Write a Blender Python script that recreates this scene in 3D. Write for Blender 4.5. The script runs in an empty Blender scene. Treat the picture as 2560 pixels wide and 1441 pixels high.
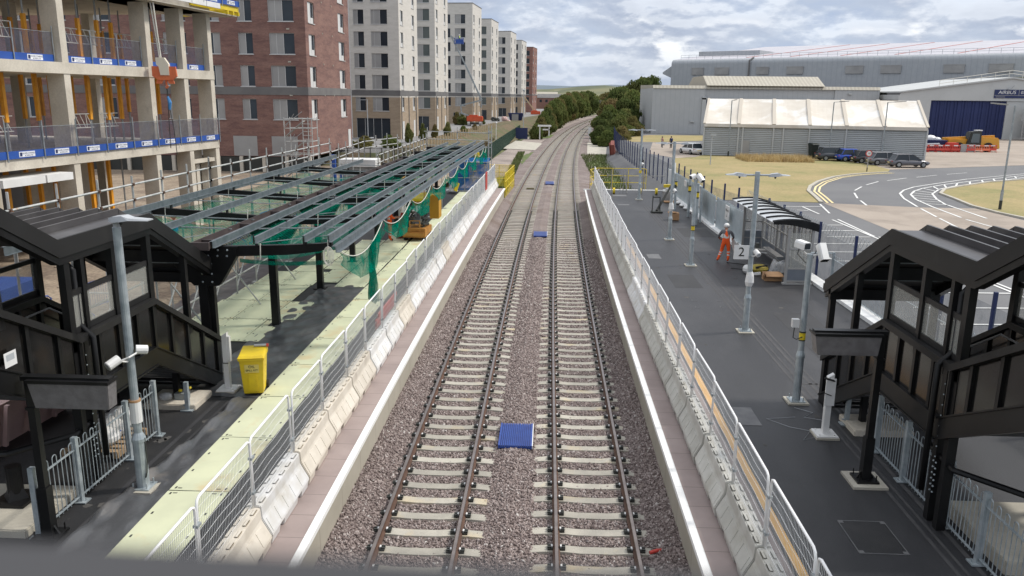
import bpy, bmesh, math, random
import numpy as np
from mathutils import Vector, Matrix, Quaternion
random.seed(7); RNG = np.random.default_rng(7)
S = bpy.context.scene; COL = S.collection
R = math.radians; pi = math.pi
# ---------------------------------------------------------------- camera
cd = bpy.data.cameras.new('camera'); cam = bpy.data.objects.new('camera', cd); COL.objects.link(cam)
cd.sensor_width = 36.0; cd.lens = 36.0 * 2011.6 / 2560; cd.clip_start = 0.01; cd.clip_end = 12000
PT, YW, RL = 0.23405, -0.042613, -0.010376
fw = Vector((math.sin(YW)*math.cos(PT), math.cos(YW)*math.cos(PT), -math.sin(PT)))
r0 = Vector((math.cos(YW), -math.sin(YW), 0)); d0 = fw.cross(r0)
rt = math.cos(RL)*r0 + math.sin(RL)*d0; dn = -math.sin(RL)*r0 + math.cos(RL)*d0
mt = Matrix((rt, -dn, -fw)).transposed().to_4x4(); mt.translation = Vector((0, 0, 8.166)); cam.matrix_world = mt
cd.dof.use_dof = True; cd.dof.focus_distance = 22.0; cd.dof.aperture_fstop = cd.lens / 2.4; cd.dof.aperture_blades = 0
S.camera = cam
# ---------------------------------------------------------------- world and sun
EL, AZ = R(50), R(74)          # sun elevation, azimuth clockwise from +Y
sd = Vector((math.cos(EL)*math.sin(AZ), math.cos(EL)*math.cos(AZ), math.sin(EL)))
ld = bpy.data.lights.new('sun', 'SUN'); ld.energy = 2.3; ld.angle = R(7); ld.color = (1.0, 0.95, 0.87)
sun = bpy.data.objects.new('sun', ld); COL.objects.link(sun); sun.rotation_euler = (-sd).to_track_quat('-Z', 'Y').to_euler()
W = bpy.data.worlds.new('World'); S.world = W; W.use_nodes = True
nt = W.node_tree; nt.nodes.clear()
def nn(t, typ, **kw):
    n = t.nodes.new(typ)
    for k, v in kw.items():
        if k[0] == '_': setattr(n, k[1:], v)
        else:
            try: n.inputs[k].default_value = v
            except KeyError: n.inputs[int(k[1:])].default_value = v
    return n
def mth(t, op, a, b=None, c=None, clamp=False):
    n = t.nodes.new('ShaderNodeMath'); n.operation = op; n.use_clamp = clamp
    for i, x in enumerate((a, b, c)):
        if x is None: continue
        if hasattr(x, 'is_linked'): t.links.new(x, n.inputs[i])
        else: n.inputs[i].default_value = x
    return n.outputs[0]
def ramp(t, fac, stops, interp='LINEAR'):
    n = t.nodes.new('ShaderNodeValToRGB'); n.color_ramp.interpolation = interp
    e = n.color_ramp.elements
    while len(e) < len(stops): e.new(0.5)
    for i, (p, c) in enumerate(stops):
        e[i].position = p; e[i].color = (*c, 1) if len(c) == 3 else c
    t.links.new(fac, n.inputs[0]); return n.outputs[0]
def mixc(t, fac, a, b, bt='MIX'):
    n = t.nodes.new('ShaderNodeMix'); n.data_type = 'RGBA'; n.blend_type = bt; n.clamp_factor = True
    for s, x in ((n.inputs[0], fac), (n.inputs[6], a), (n.inputs[7], b)):
        if hasattr(x, 'is_linked'): t.links.new(x, s)
        elif isinstance(x, (int, float)): s.default_value = x
        else: s.default_value = (*x, 1)
    return n.outputs[2]
def noise(t, vec, scale, detail=5, rough=0.55, dist=0.0):
    n = nn(t, 'ShaderNodeTexNoise', Scale=scale, Detail=detail, Roughness=rough, Distortion=dist)
    if vec is not None: t.links.new(vec, n.inputs['Vector'])
    return n.outputs[0]
def comb(t, x, y, z):
    n = t.nodes.new('ShaderNodeCombineXYZ')
    for i, v in enumerate((x, y, z)):
        if hasattr(v, 'is_linked'): t.links.new(v, n.inputs[i])
        else: n.inputs[i].default_value = v
    return n.outputs[0]
sky = nn(nt, 'ShaderNodeTexSky', _sky_type='NISHITA', _sun_disc=False, _sun_elevation=EL, _sun_rotation=AZ)
tc = nt.nodes.new('ShaderNodeTexCoord'); sp = nt.nodes.new('ShaderNodeSeparateXYZ'); nt.links.new(tc.outputs['Generated'], sp.inputs[0])
x, y, z = sp.outputs
zz = mth(nt, 'ADD', mth(nt, 'MAXIMUM', z, 0.0), 0.09)
vec = comb(nt, mth(nt, 'DIVIDE', x, zz), mth(nt, 'MULTIPLY', mth(nt, 'DIVIDE', y, zz), 0.55), 0.0)
big = noise(nt, vec, 0.42, 7, 0.56, 0.25)
def cloud(dz, sc):
    """cloud noise in azimuth and elevation, sampled dz higher up"""
    v = comb(nt, mth(nt, 'MULTIPLY', x, 5.6*sc), mth(nt, 'MULTIPLY', y, 5.6*sc), mth(nt, 'MULTIPLY', mth(nt, 'ADD', z, dz), 14.5*sc)); return noise(nt, v, 1.0, 8, 0.55, 0.15)
c0 = cloud(0.0, 1.0); c1 = cloud(0.012, 1.0); f0 = cloud(0.0, 3.1); f1 = cloud(0.005, 3.1)
dens = mth(nt, 'ADD', mth(nt, 'MULTIPLY', c0, 0.62), mth(nt, 'ADD', mth(nt, 'MULTIPLY', big, 0.22), mth(nt, 'MULTIPLY', f0, 0.2)))
lit = mth(nt, 'ADD', mth(nt, 'MULTIPLY', mth(nt, 'SUBTRACT', c0, c1), 3.4), mth(nt, 'MULTIPLY', mth(nt, 'SUBTRACT', f0, f1), 1.5))
base = ramp(nt, dens, [(0.40, (3.9, 4.7, 6.3)), (0.47, (4.6, 5.2, 6.3)), (0.52, (3.9, 4.4, 5.5)), (0.58, (2.7, 3.2, 4.3)), (0.66, (2.3, 2.75, 3.7))])
lm = ramp(nt, mth(nt, 'ADD', lit, 0.5), [(0.30, (0, 0, 0)), (0.5, (0.32, 0.32, 0.32)), (0.70, (1, 1, 1))])
cl = mixc(nt, lm, mixc(nt, 0.35, base, (2.3, 2.75, 3.8)), mixc(nt, 0.42, base, (8.0, 8.2, 8.5)))
pk = mth(nt, 'MULTIPLY', ramp(nt, f0, [(0.53, (0, 0, 0)), (0.66, (1, 1, 1))]), ramp(nt, c0, [(0.44, (0, 0, 0)), (0.56, (1, 1, 1))]))
bandz = ramp(nt, z, [(0.01, (0, 0, 0)), (0.045, (1, 1, 1)), (0.085, (1, 1, 1)), (0.13, (0.2, 0.2, 0.2))])
cl2 = mixc(nt, mth(nt, 'MULTIPLY', mth(nt, 'MULTIPLY', pk, bandz), 0.8), cl, (8.6, 8.7, 8.9))
hz = ramp(nt, z, [(0.0, (1, 1, 1)), (0.055, (0, 0, 0))])
cl3 = mixc(nt, mth(nt, 'MULTIPLY', hz, 0.6), cl2, (4.3, 5.0, 6.2))
up = ramp(nt, z, [(0.13, (0, 0, 0)), (0.5, (1, 1, 1))])
cl4 = mixc(nt, mth(nt, 'MULTIPLY', up, 0.85), cl3, (8.8, 9.1, 9.6))
fin = mixc(nt, 0.93, sky.outputs[0], cl4)
bg = nn(nt, 'ShaderNodeBackground', Strength=0.1); nt.links.new(fin, bg.inputs[0])
wo = nt.nodes.new('ShaderNodeOutputWorld'); nt.links.new(bg.outputs[0], wo.inputs[0])
S.view_settings.view_transform = 'Standard'; S.view_settings.look = 'None'; S.view_settings.exposure = 0.45; S.view_settings.gamma = 1.0
S.cycles.max_bounces = 6; S.cycles.transparent_max_bounces = 24; S.cycles.caustics_reflective = False; S.cycles.caustics_refractive = False
# ---------------------------------------------------------------- helpers
ORG = {}
def kids(o): return [c for c in o.children]
def tag(o, label, cat, group=None):
    o['label'] = label; o['category'] = cat
    if group: o['group'] = group
    return o
def thing(name, label, cat, loc=(0, 0, 0), group=None):
    o = bpy.data.objects.new(name, None); COL.objects.link(o); o.location = loc; o.empty_display_size = 0.2
    ORG[o] = Vector(loc); return tag(o, label, cat, group)
class MB:
    def __init__(s): s.v = []; s.f = []; s.m = []
    def add(s, vs, fs, mi=0):
        k = len(s.v); s.v += [tuple(p) for p in vs]; s.f += [tuple(i+k for i in f) for f in fs]; s.m += [mi]*len(fs); return s
    def quad(s, a, b, c, d, mi=0): return s.add((a, b, c, d), ((0, 1, 2, 3),), mi)
    def hexa(s, p, mi=0):   # 8 points: bottom 4 then top 4
        return s.add(p, ((3, 2, 1, 0), (4, 5, 6, 7), (0, 1, 5, 4), (1, 2, 6, 5), (2, 3, 7, 6), (3, 0, 4, 7)), mi)
    def b(s, x0, x1, y0, y1, z0, z1, mi=0):
        return s.hexa(((x0, y0, z0), (x1, y0, z0), (x1, y1, z0), (x0, y1, z0), (x0, y0, z1), (x1, y0, z1), (x1, y1, z1), (x0, y1, z1)), mi)
    def c(s, cx, cy, cz, sx, sy, sz, mi=0): return s.b(cx-sx/2, cx+sx/2, cy-sy/2, cy+sy/2, cz-sz/2, cz+sz/2, mi)
    def bar(s, p, q, w, h=None, mi=0, up=(0, 0, 1)):
        p, q = Vector(p), Vector(q); h = h or w; d = (q-p).normalized(); u = Vector(up)
        if abs(d.dot(u)) > 0.99: u = Vector((0, 1, 0))
        a = d.cross(u).normalized()*w/2; u = a.cross(d).normalized()*h/2
        return s.hexa((p-a-u, p+a-u, q+a-u, q-a-u, p-a+u, p+a+u, q+a+u, q-a+u), mi)
    def tube(s, pts, r, n=8, mi=0, cap=True):
        pts = [Vector(p) for p in pts]; rs = r if isinstance(r, (list, tuple)) else [r]*len(pts); k = len(s.v); prev = None
        for i, p in enumerate(pts):
            d = (pts[min(i+1, len(pts)-1)] - pts[max(i-1, 0)]).normalized()
            if prev is None:
                u = Vector((0, 0, 1)) if abs(d.z) < 0.9 else Vector((1, 0, 0)); a = d.cross(u).normalized()
            else: a = (prev - d*prev.dot(d)).normalized()
            prev = a; b2 = d.cross(a)
            for j in range(n):
                t = 2*pi*j/n; s.v.append(tuple(p + (a*math.cos(t)+b2*math.sin(t))*rs[i]))
        for i in range(len(pts)-1):
            for j in range(n):
                s.f.append((k+i*n+j, k+i*n+(j+1) % n, k+(i+1)*n+(j+1) % n, k+(i+1)*n+j)); s.m.append(mi)
        if cap:
            s.f.append(tuple(k+j for j in range(n))[::-1]); s.m.append(mi)
            s.f.append(tuple(k+(len(pts)-1)*n+j for j in range(n))); s.m.append(mi)
        return s
    def prism(s, poly, axis, a, b2, mi=0):  # poly of 2d points; axis 'x': (y,z), 'y': (x,z), 'z': (x,y)
        f = {'x': lambda p, t: (t, p[0], p[1]), 'y': lambda p, t: (p[0], t, p[1]), 'z': lambda p, t: (p[0], p[1], t)}[axis]
        n = len(poly); vs = [f(p, a) for p in poly]+[f(p, b2) for p in poly]
        return s.add(vs, [tuple(range(n))[::-1], tuple(range(n, 2*n))]+[(i, (i+1) % n, n+(i+1) % n, n+i) for i in range(n)], mi)
    def ball(s, c, r, n=10, m=6, mi=0):
        r = r if isinstance(r, (tuple, list)) else (r, r, r); k = len(s.v)
        for i in range(m+1):
            th = pi*i/m
            for j in range(n):
                ph = 2*pi*j/n; s.v.append((c[0]+r[0]*math.sin(th)*math.cos(ph), c[1]+r[1]*math.sin(th)*math.sin(ph), c[2]+r[2]*math.cos(th)))
        for i in range(m):
            for j in range(n): s.f.append((k+i*n+j, k+(i+1)*n+j, k+(i+1)*n+(j+1) % n, k+i*n+(j+1) % n)); s.m.append(mi)
        return s
    def xf(s, M, k=0):
        s.v[k:] = [tuple(M @ Vector(p)) for p in s.v[k:]]; return s
    def build(s, name, mats, parent=None, smooth=False, loc=None, bevel=0):
        org = Vector((0, 0, 0))
        if parent is not None: org = ORG.get(parent, org)
        elif loc is not None: org = Vector(loc)
        me = bpy.data.meshes.new(name); o = org
        me.from_pydata([(p[0]-o.x, p[1]-o.y, p[2]-o.z) for p in s.v], [], s.f)
        mats = mats if isinstance(mats, (list, tuple)) else [mats]
        for m in mats: me.materials.append(m)
        if len(mats) > 1: me.polygons.foreach_set('material_index', s.m)
        bm = bmesh.new(); bm.from_mesh(me); bmesh.ops.recalc_face_normals(bm, faces=bm.faces)
        if bevel: bmesh.ops.bevel(bm, geom=[e for e in bm.edges if len(e.link_faces) == 2 and e.calc_face_angle(0) > 0.5], offset=bevel, segments=2, affect='EDGES', clamp_overlap=True)
        bm.to_mesh(me); bm.free()
        if smooth: me.polygons.foreach_set('use_smooth', [True]*len(me.polygons))
        me.update(); ob = bpy.data.objects.new(name, me); COL.objects.link(ob)
        if parent is not None: ob.parent = parent; ORG[ob] = org
        else: ob.location = org; ORG[ob] = org
        return ob
def struct(mb, name, mat, kind='structure', **k):
    o = mb.build(name, mat, **k); o['kind'] = kind; return o
def solo(mb, name, mat, label, cat, group=None, loc=(0, 0, 0), **k):
    return tag(mb.build(name, mat, loc=loc, **k), label, cat, group)
def dup(o, loc=None, rz=None, label=None, group=None, parent=None, mats=None):
    c = o.copy(); COL.objects.link(c); c.parent = parent
    if loc is not None: c.location = loc
    if rz is not None: c.rotation_euler = (0, 0, rz)
    if label: c['label'] = label
    if group: c['group'] = group
    for ch in kids(o):
        if ch is not c: dup(ch, parent=c)
    return c
def off(y): return 2.2e-4*(y-20)**2
def offd(y): return 4.4e-4*(y-20)
# ---------------------------------------------------------------- materials
MATS = {}
def pm(name, c1, c2=None, scale=2.0, rough=0.6, metal=0.0, bump=0.0, bscale=None, lo=0.38, hi=0.62, speck=0.0, sscale=60, co='P', stretch=(1, 1, 1), rnd=0.0, spec=0.5, c3=None, s3=0.4, lo3=0.5, hi3=0.65, alpha=None, trans=0.0, detail=6):
    m = bpy.data.materials.new(name); m.use_nodes = True; t = m.node_tree; p = t.nodes['Principled BSDF']
    p.inputs['Roughness'].default_value = rough; p.inputs['Metallic'].default_value = metal; p.inputs['Specular IOR Level'].default_value = spec
    if co == 'P': vec = t.nodes.new('ShaderNodeNewGeometry').outputs['Position']
    else: vec = t.nodes.new('ShaderNodeTexCoord').outputs['Object']
    if stretch != (1, 1, 1):
        n = t.nodes.new('ShaderNodeVectorMath'); n.operation = 'MULTIPLY'; t.links.new(vec, n.inputs[0]); n.inputs[1].default_value = stretch; vec = n.outputs[0]
    oi = None
    if rnd:
        oi = t.nodes.new('ShaderNodeObjectInfo').outputs['Random']
        n = t.nodes.new('ShaderNodeVectorMath'); n.operation = 'ADD'; t.links.new(vec, n.inputs[0]); t.links.new(mth(t, 'MULTIPLY', oi, 50.0), n.inputs[1]); vec = n.outputs[0]
    col = None
    if c2 is not None:
        f = ramp(t, noise(t, vec, scale, detail), [(lo, (0, 0, 0)), (hi, (1, 1, 1))]); col = mixc(t, f, c1, c2)
    if c3 is not None:
        f = ramp(t, noise(t, vec, s3, 6, 0.6, 0.3), [(lo3, (0, 0, 0)), (hi3, (1, 1, 1))]); col = mixc(t, f, col if col is not None else c1, c3)
    if speck:
        s = ramp(t, noise(t, vec, sscale, 2, 0.7), [(0.3, (1-speck,)*3), (0.7, (1+speck,)*3)])
        col = mixc(t, 1.0, col if col is not None else c1, s, 'MULTIPLY')
    if rnd:
        s = ramp(t, oi, [(0, (1-rnd,)*3), (1, (1+rnd,)*3)]); col = mixc(t, 1.0, col if col is not None else c1, s, 'MULTIPLY')
    if col is not None: t.links.new(col, p.inputs['Base Color'])
    else: p.inputs['Base Color'].default_value = (*c1, 1)
    if bump:
        bn = nn(t, 'ShaderNodeBump', Strength=bump, Distance=0.02); t.links.new(noise(t, vec, bscale or scale*6, 5), bn.inputs['Height']); t.links.new(bn.outputs[0], p.inputs['Normal'])
    if trans: p.inputs['Transmission Weight'].default_value = trans
    if alpha is not None: p.inputs['Alpha'].default_value = alpha
    MATS[name] = m; return m
def stripes(name, c1, c2, axis, period, duty=0.12, rough=0.6, soft=0.02, c3=None, vec2=None, bump=0.0, wear=0.0):
    """bands across a direction (axis = vector) with a duty of c2"""
    m = bpy.data.materials.new(name); m.use_nodes = True; t = m.node_tree; p = t.nodes['Principled BSDF']; p.inputs['Roughness'].default_value = rough
    pos = t.nodes.new('ShaderNodeNewGeometry').outputs['Position']
    n = t.nodes.new('ShaderNodeVectorMath'); n.operation = 'DOT_PRODUCT'; t.links.new(pos, n.inputs[0]); n.inputs[1].default_value = axis
    fr = mth(t, 'FRACT', mth(t, 'DIVIDE', n.outputs['Value'], period))
    f = ramp(t, fr, [(0, (1, 1, 1)), (duty, (1, 1, 1)), (min(duty+soft, 0.99), (0, 0, 0)), (1-soft/2, (0, 0, 0))])
    base = c1
    if c3 is not None: base = mixc(t, ramp(t, noise(t, pos, 0.9, 7, 0.6), [(0.35, (0, 0, 0)), (0.65, (1, 1, 1))]), c1, c3)
    col = mixc(t, f, base, c2)
    t.links.new(col, p.inputs['Base Color'])
    if bump:
        bn = nn(t, 'ShaderNodeBump', Strength=bump, Distance=0.03); t.links.new(f, bn.inputs['Height']); t.links.new(bn.outputs[0], p.inputs['Normal'])
    MATS[name] = m; return m
def netmat(name, col, opac, cell=0.0, wire=0.2):
    m = bpy.data.materials.new(name); m.use_nodes = True; t = m.node_tree; t.nodes.clear()
    d = nn(t, 'ShaderNodeBsdfDiffuse'); d.inputs[0].default_value = (*col, 1); tl = nn(t, 'ShaderNodeBsdfTranslucent'); tl.inputs[0].default_value = (*col, 1)
    a = nn(t, 'ShaderNodeMixShader'); a.inputs[0].default_value = 0.35; t.links.new(d.outputs[0], a.inputs[1]); t.links.new(tl.outputs[0], a.inputs[2])
    tr = nn(t, 'ShaderNodeBsdfTransparent'); mx = nn(t, 'ShaderNodeMixShader'); mx.inputs[0].default_value = opac
    pos = t.nodes.new('ShaderNodeNewGeometry').outputs['Position']
    nz = noise(t, pos, 2.2, 5, 0.6); v = ramp(t, nz, [(0.3, (opac*0.55,)*3), (0.7, (min(1, opac*1.5),)*3)])
    if cell:
        s = t.nodes.new('ShaderNodeSeparateXYZ'); t.links.new(pos, s.inputs[0])
        g = None
        for q in (mth(t, 'ADD', s.outputs[0], s.outputs[1]), mth(t, 'SUBTRACT', s.outputs[1], mth(t, 'ADD', s.outputs[0], mth(t, 'MULTIPLY', s.outputs[2], 0.7)))):
            w = mth(t, 'LESS_THAN', mth(t, 'FRACT', mth(t, 'DIVIDE', q, cell)), wire); g = w if g is None else mth(t, 'MAXIMUM', g, w)
        v = mth(t, 'MAXIMUM', mth(t, 'MULTIPLY', v, 0.75), g)
    t.links.new(v, mx.inputs[0]); t.links.new(tr.outputs[0], mx.inputs[1]); t.links.new(a.outputs[0], mx.inputs[2])
    o = nn(t, 'ShaderNodeOutputMaterial'); t.links.new(mx.outputs[0], o.inputs[0]); MATS[name] = m; return m
def glassmat(name, col, opac, rough=0.08):
    m = bpy.data.materials.new(name); m.use_nodes = True; t = m.node_tree; p = t.nodes['Principled BSDF']
    p.inputs['Base Color'].default_value = (*col, 1); p.inputs['Roughness'].default_value = rough; p.inputs['Alpha'].default_value = opac
    MATS[name] = m; return m
M_BLACK = pm('black_paint', (0.005, 0.005, 0.0055), (0.010, 0.010, 0.0105), 1.5, 0.40, spec=0.3, c3=(0.022, 0.021, 0.02), s3=2.2, lo3=0.62, hi3=0.8)
M_ROOF = pm('dark_sheet_roof', (0.045, 0.042, 0.043), (0.065, 0.061, 0.062), 1.2, 0.42, c3=(0.09, 0.086, 0.085), s3=0.8, lo3=0.55, hi3=0.75)
M_FASC = pm('dark_fascia', (0.011, 0.0105, 0.0105), (0.016, 0.0155, 0.0155), 0.8, 0.5, spec=0.35, c3=(0.026, 0.025, 0.024), s3=1.1, lo3=0.55, hi3=0.75)
M_PANEL = pm('dark_gloss_panel', (0.006, 0.006, 0.006), (0.010, 0.0095, 0.009), 0.7, 0.16, spec=0.4, c3=(0.020, 0.013, 0.007), s3=0.9, lo3=0.56, hi3=0.72, bump=0.03, bscale=1.2)
M_GALV = pm('galvanised_steel', (0.30, 0.345, 0.37), (0.43, 0.475, 0.495), 5, 0.42, 0.35, bump=0.03, bscale=25)
M_PURL = pm('purlin_steel', (0.115, 0.14, 0.155), (0.17, 0.195, 0.21), 4, 0.42, 0.35)
M_PALE = pm('palisade_steel', (0.40, 0.46, 0.49), (0.48, 0.54, 0.57), 2, 0.45, 0.2)
M_GALV2 = pm('dull_galvanised', (0.24, 0.27, 0.285), (0.36, 0.39, 0.40), 3, 0.5, 0.3)
M_SCAF = pm('scaffold_tube', (0.36, 0.37, 0.36), (0.5, 0.5, 0.48), 3, 0.5, 0.25, c3=(0.35, 0.23, 0.14), s3=1.7, lo3=0.62, hi3=0.72)
M_WHITE = pm('white_paint', (0.74, 0.74, 0.73), (0.66, 0.655, 0.64), 1.3, 0.5)
M_COPE = pm('white_coping', (0.80, 0.80, 0.79), (0.68, 0.67, 0.65), 2.2, 0.7, lo=0.5, hi=0.75)
M_BARW = pm('white_plastic', (0.70, 0.70, 0.70), (0.60, 0.585, 0.55), 2.5, 0.5, rnd=0.08, c3=(0.5, 0.47, 0.41), s3=1.6, lo3=0.55, hi3=0.78)
M_BARC = pm('cream_plastic', (0.62, 0.57, 0.49), (0.55, 0.50, 0.42), 2.5, 0.5, rnd=0.08, c3=(0.45, 0.40, 0.33), s3=1.6, lo3=0.55, hi3=0.75)
M_BARG = pm('shaded_white_plastic', (0.50, 0.49, 0.45), (0.42, 0.41, 0.37), 2.0, 0.5, rnd=0.1, c3=(0.34, 0.32, 0.27), s3=1.4, lo3=0.52, hi3=0.75)  # white plastic, with the grey of its shaded track face put into the colour
M_CONC = pm('concrete', (0.60, 0.55, 0.465), (0.50, 0.455, 0.38), 0.9, 0.85, bump=0.05, bscale=10, speck=0.08, sscale=14, c3=(0.38, 0.335, 0.275), s3=0.6, lo3=0.58, hi3=0.74)
M_CONCP = pm('pale_concrete', (0.46, 0.43, 0.36), (0.38, 0.355, 0.30), 1.3, 0.85, bump=0.05, speck=0.08, sscale=40)
M_SLEEP = pm('sleeper_concrete', (0.40, 0.375, 0.32), (0.34, 0.32, 0.275), 2.5, 0.85, rnd=0.16, c3=(0.45, 0.375, 0.25), s3=0.9, lo3=0.56, hi3=0.7, speck=0.14, sscale=60)
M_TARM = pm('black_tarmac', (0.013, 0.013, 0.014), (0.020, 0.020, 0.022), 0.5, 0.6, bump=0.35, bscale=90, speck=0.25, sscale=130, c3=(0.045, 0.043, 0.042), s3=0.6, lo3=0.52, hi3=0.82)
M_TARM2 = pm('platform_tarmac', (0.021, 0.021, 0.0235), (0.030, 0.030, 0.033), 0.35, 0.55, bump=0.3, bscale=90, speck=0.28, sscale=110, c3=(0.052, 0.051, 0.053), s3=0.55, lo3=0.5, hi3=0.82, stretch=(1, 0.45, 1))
M_ROAD = pm('grey_road', (0.105, 0.105, 0.112), (0.13, 0.13, 0.135), 0.15, 0.85, speck=0.12, sscale=20, c3=(0.155, 0.155, 0.155), s3=0.08, lo3=0.45, hi3=0.7)
M_TANC = pm('tan_concrete', (0.30, 0.25, 0.205), (0.35, 0.295, 0.245), 0.2, 0.9, speck=0.1, sscale=15, c3=(0.24, 0.20, 0.165), s3=0.25, lo3=0.5, hi3=0.7)
M_LINE = pm('white_line', (0.72, 0.72, 0.70), (0.60, 0.60, 0.58), 0.8, 0.8)
M_YLINE = pm('yellow_line', (0.75, 0.62, 0.33), (0.65, 0.53, 0.28), 0.8, 0.8)
M_ORLINE = pm('orange_line', (0.80, 0.46, 0.13), (0.72, 0.40, 0.11), 1.2, 0.75)
M_YEL = pm('yellow_paint', (0.72, 0.55, 0.02), (0.62, 0.46, 0.02), 1.5, 0.45)
M_YBIN = pm('yellow_plastic', (0.80, 0.58, 0.015), (0.70, 0.50, 0.02), 3, 0.42, co='O')
M_DIRT = pm('dirt', (0.22, 0.17, 0.125), (0.30, 0.24, 0.175), 0.7, 0.95, bump=0.7, bscale=5, speck=0.35, sscale=7, c3=(0.16, 0.12, 0.09), s3=0.3)
M_GRAV = pm('gravel_verge', (0.27, 0.225, 0.20), (0.34, 0.285, 0.25), 0.5, 0.95, bump=0.4, bscale=25, speck=0.3, sscale=18, c3=(0.20, 0.165, 0.15), s3=0.15)
M_BAL = pm('ballast_bed', (0.165, 0.13, 0.12), (0.225, 0.185, 0.17), 0.6, 0.95, bump=0.9, bscale=22, speck=0.5, sscale=24, c3=(0.15, 0.11, 0.09), s3=0.35, lo3=0.52, hi3=0.72)
M_GRASS = pm('dry_grass', (0.33, 0.255, 0.12), (0.27, 0.225, 0.095), 0.25, 0.95, speck=0.16, sscale=5, c3=(0.175, 0.18, 0.06), s3=0.11, lo3=0.5, hi3=0.7, bump=0.25, bscale=8)
M_WEED = pm('weeds', (0.075, 0.11, 0.03), (0.13, 0.15, 0.05), 0.8, 0.95, speck=0.3, sscale=6, bump=0.5, bscale=6)
M_FIELD = pm('fields', (0.14, 0.14, 0.055), (0.09, 0.11, 0.045), 0.01, 0.95, speck=0.2, sscale=0.1)
M_BROWN = pm('bank_soil', (0.135, 0.095, 0.055), (0.10, 0.09, 0.042), 0.5, 0.95, speck=0.35, sscale=3, c3=(0.075, 0.09, 0.03), s3=0.25)
M_PALEP = pm('pale_paving', (0.20, 0.195, 0.195), (0.24, 0.235, 0.23), 0.5, 0.9)
M_GLASS = pm('dark_glass', (0.02, 0.027, 0.036), (0.035, 0.045, 0.055), 0.25, 0.09, spec=0.35)
M_GLASSB = pm('green_glass', (0.055, 0.075, 0.08), (0.085, 0.105, 0.105), 0.2, 0.1, spec=0.8)
M_WPAN = pm('grey_window_panel', (0.27, 0.265, 0.26), (0.33, 0.325, 0.315), 0.4, 0.6)
M_WFRM = pm('pale_window_frame', (0.50, 0.50, 0.49), rough=0.5)
M_WPAN2 = pm('white_window_panel', (0.60, 0.60, 0.59), rough=0.5)
M_BRICK = pm('red_brick', (0.205, 0.112, 0.092), (0.15, 0.082, 0.073), 1.1, 0.9, stretch=(1, 1, 4.5), lo=0.42, hi=0.6, speck=0.22, sscale=4.5, c3=(0.25, 0.145, 0.118), s3=0.3, lo3=0.45, hi3=0.7)
M_BRICK2 = pm('far_red_brick', (0.27, 0.14, 0.11), (0.22, 0.115, 0.095), 0.8, 0.9, stretch=(1, 1, 4))
M_WBRK = pm('white_brick', (0.60, 0.57, 0.525), (0.54, 0.515, 0.47), 0.8, 0.9, stretch=(1, 1, 4), speck=0.06, sscale=4)
M_BBRK = pm('buff_brick', (0.365, 0.285, 0.205), (0.31, 0.24, 0.17), 1.0, 0.9, stretch=(1, 1, 4), speck=0.12, sscale=4)
M_BAND = pm('dark_stone_band', (0.13, 0.125, 0.125), (0.16, 0.155, 0.15), 0.6, 0.8)
M_ORNG = pm('orange_prop', (0.80, 0.36, 0.03), (0.70, 0.28, 0.02), 2.5, 0.55, c3=(0.50, 0.2, 0.03), s3=1.2, lo3=0.6, hi3=0.74)
M_PROPG = pm('grey_prop', (0.24, 0.25, 0.255), (0.33, 0.34, 0.34), 3, 0.5, 0.3)
M_BLUE = pm('blue_board', (0.018, 0.068, 0.30), (0.022, 0.085, 0.35), 1.2, 0.5)
M_NAVY = pm('navy_paint', (0.012, 0.022, 0.085), (0.016, 0.028, 0.10), 0.5, 0.6)
M_GRATE = pm('blue_grating', (0.012, 0.045, 0.24), (0.016, 0.06, 0.29), 3, 0.45)
M_HIVIS = pm('orange_hivis', (0.95, 0.13, 0.018), (0.85, 0.10, 0.015), 5, 0.75, co='O')
M_REFL = pm('reflective_tape', (0.62, 0.60, 0.57), rough=0.5)
M_SKIN = pm('skin', (0.42, 0.22, 0.15), rough=0.6)
M_GREYC = pm('grey_cloth', (0.12, 0.12, 0.13), rough=0.85)
M_BOOT = pm('dark_boot', (0.02, 0.017, 0.015), rough=0.7)
M_GRP = pm('pale_board', (0.66, 0.68, 0.47), (0.58, 0.60, 0.42), 1.0, 0.6, rnd=0.07, c3=(0.60, 0.50, 0.29), s3=0.9, lo3=0.56, hi3=0.72)
M_SHEET = pm('black_plastic_sheet', (0.060, 0.062, 0.066), (0.085, 0.087, 0.092), 2, 0.28, bump=1.0, bscale=3.5, stretch=(1, 0.5, 1), c3=(0.20, 0.18, 0.16), s3=1.1, lo3=0.55, hi3=0.78)
M_CARD = pm('cardboard', (0.42, 0.25, 0.13), (0.36, 0.21, 0.11), 2, 0.85)
M_WOOD = pm('timber', (0.42, 0.30, 0.18), (0.34, 0.235, 0.14), 3, 0.8)
M_PLYW = pm('pale_timber', (0.55, 0.42, 0.26), (0.48, 0.36, 0.22), 2, 0.8)
M_RAILT = pm('polished_rail', (0.20, 0.165, 0.15), (0.26, 0.22, 0.20), 4, 0.28, 0.75)
M_RUST = pm('rusty_rail', (0.115, 0.06, 0.038), (0.085, 0.045, 0.03), 3, 0.75, 0.1)
M_CLIP = pm('dark_clip', (0.03, 0.032, 0.028), rough=0.6)
M_RUBB = pm('black_rubber', (0.015, 0.015, 0.015), rough=0.8)
M_ROPE = pm('white_rope', (0.62, 0.60, 0.54), rough=0.9)
M_RED = pm('red_paint', (0.55, 0.05, 0.035), (0.45, 0.04, 0.03), 2, 0.5)
M_ORRED = pm('orange_red_paint', (0.62, 0.10, 0.035), (0.54, 0.085, 0.03), 2, 0.5)
M_HOOK = pm('orange_hook', (0.66, 0.16, 0.05), (0.56, 0.12, 0.04), 2, 0.5)
M_LAMPH = pm('lamp_grey', (0.40, 0.42, 0.44), rough=0.45)
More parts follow.
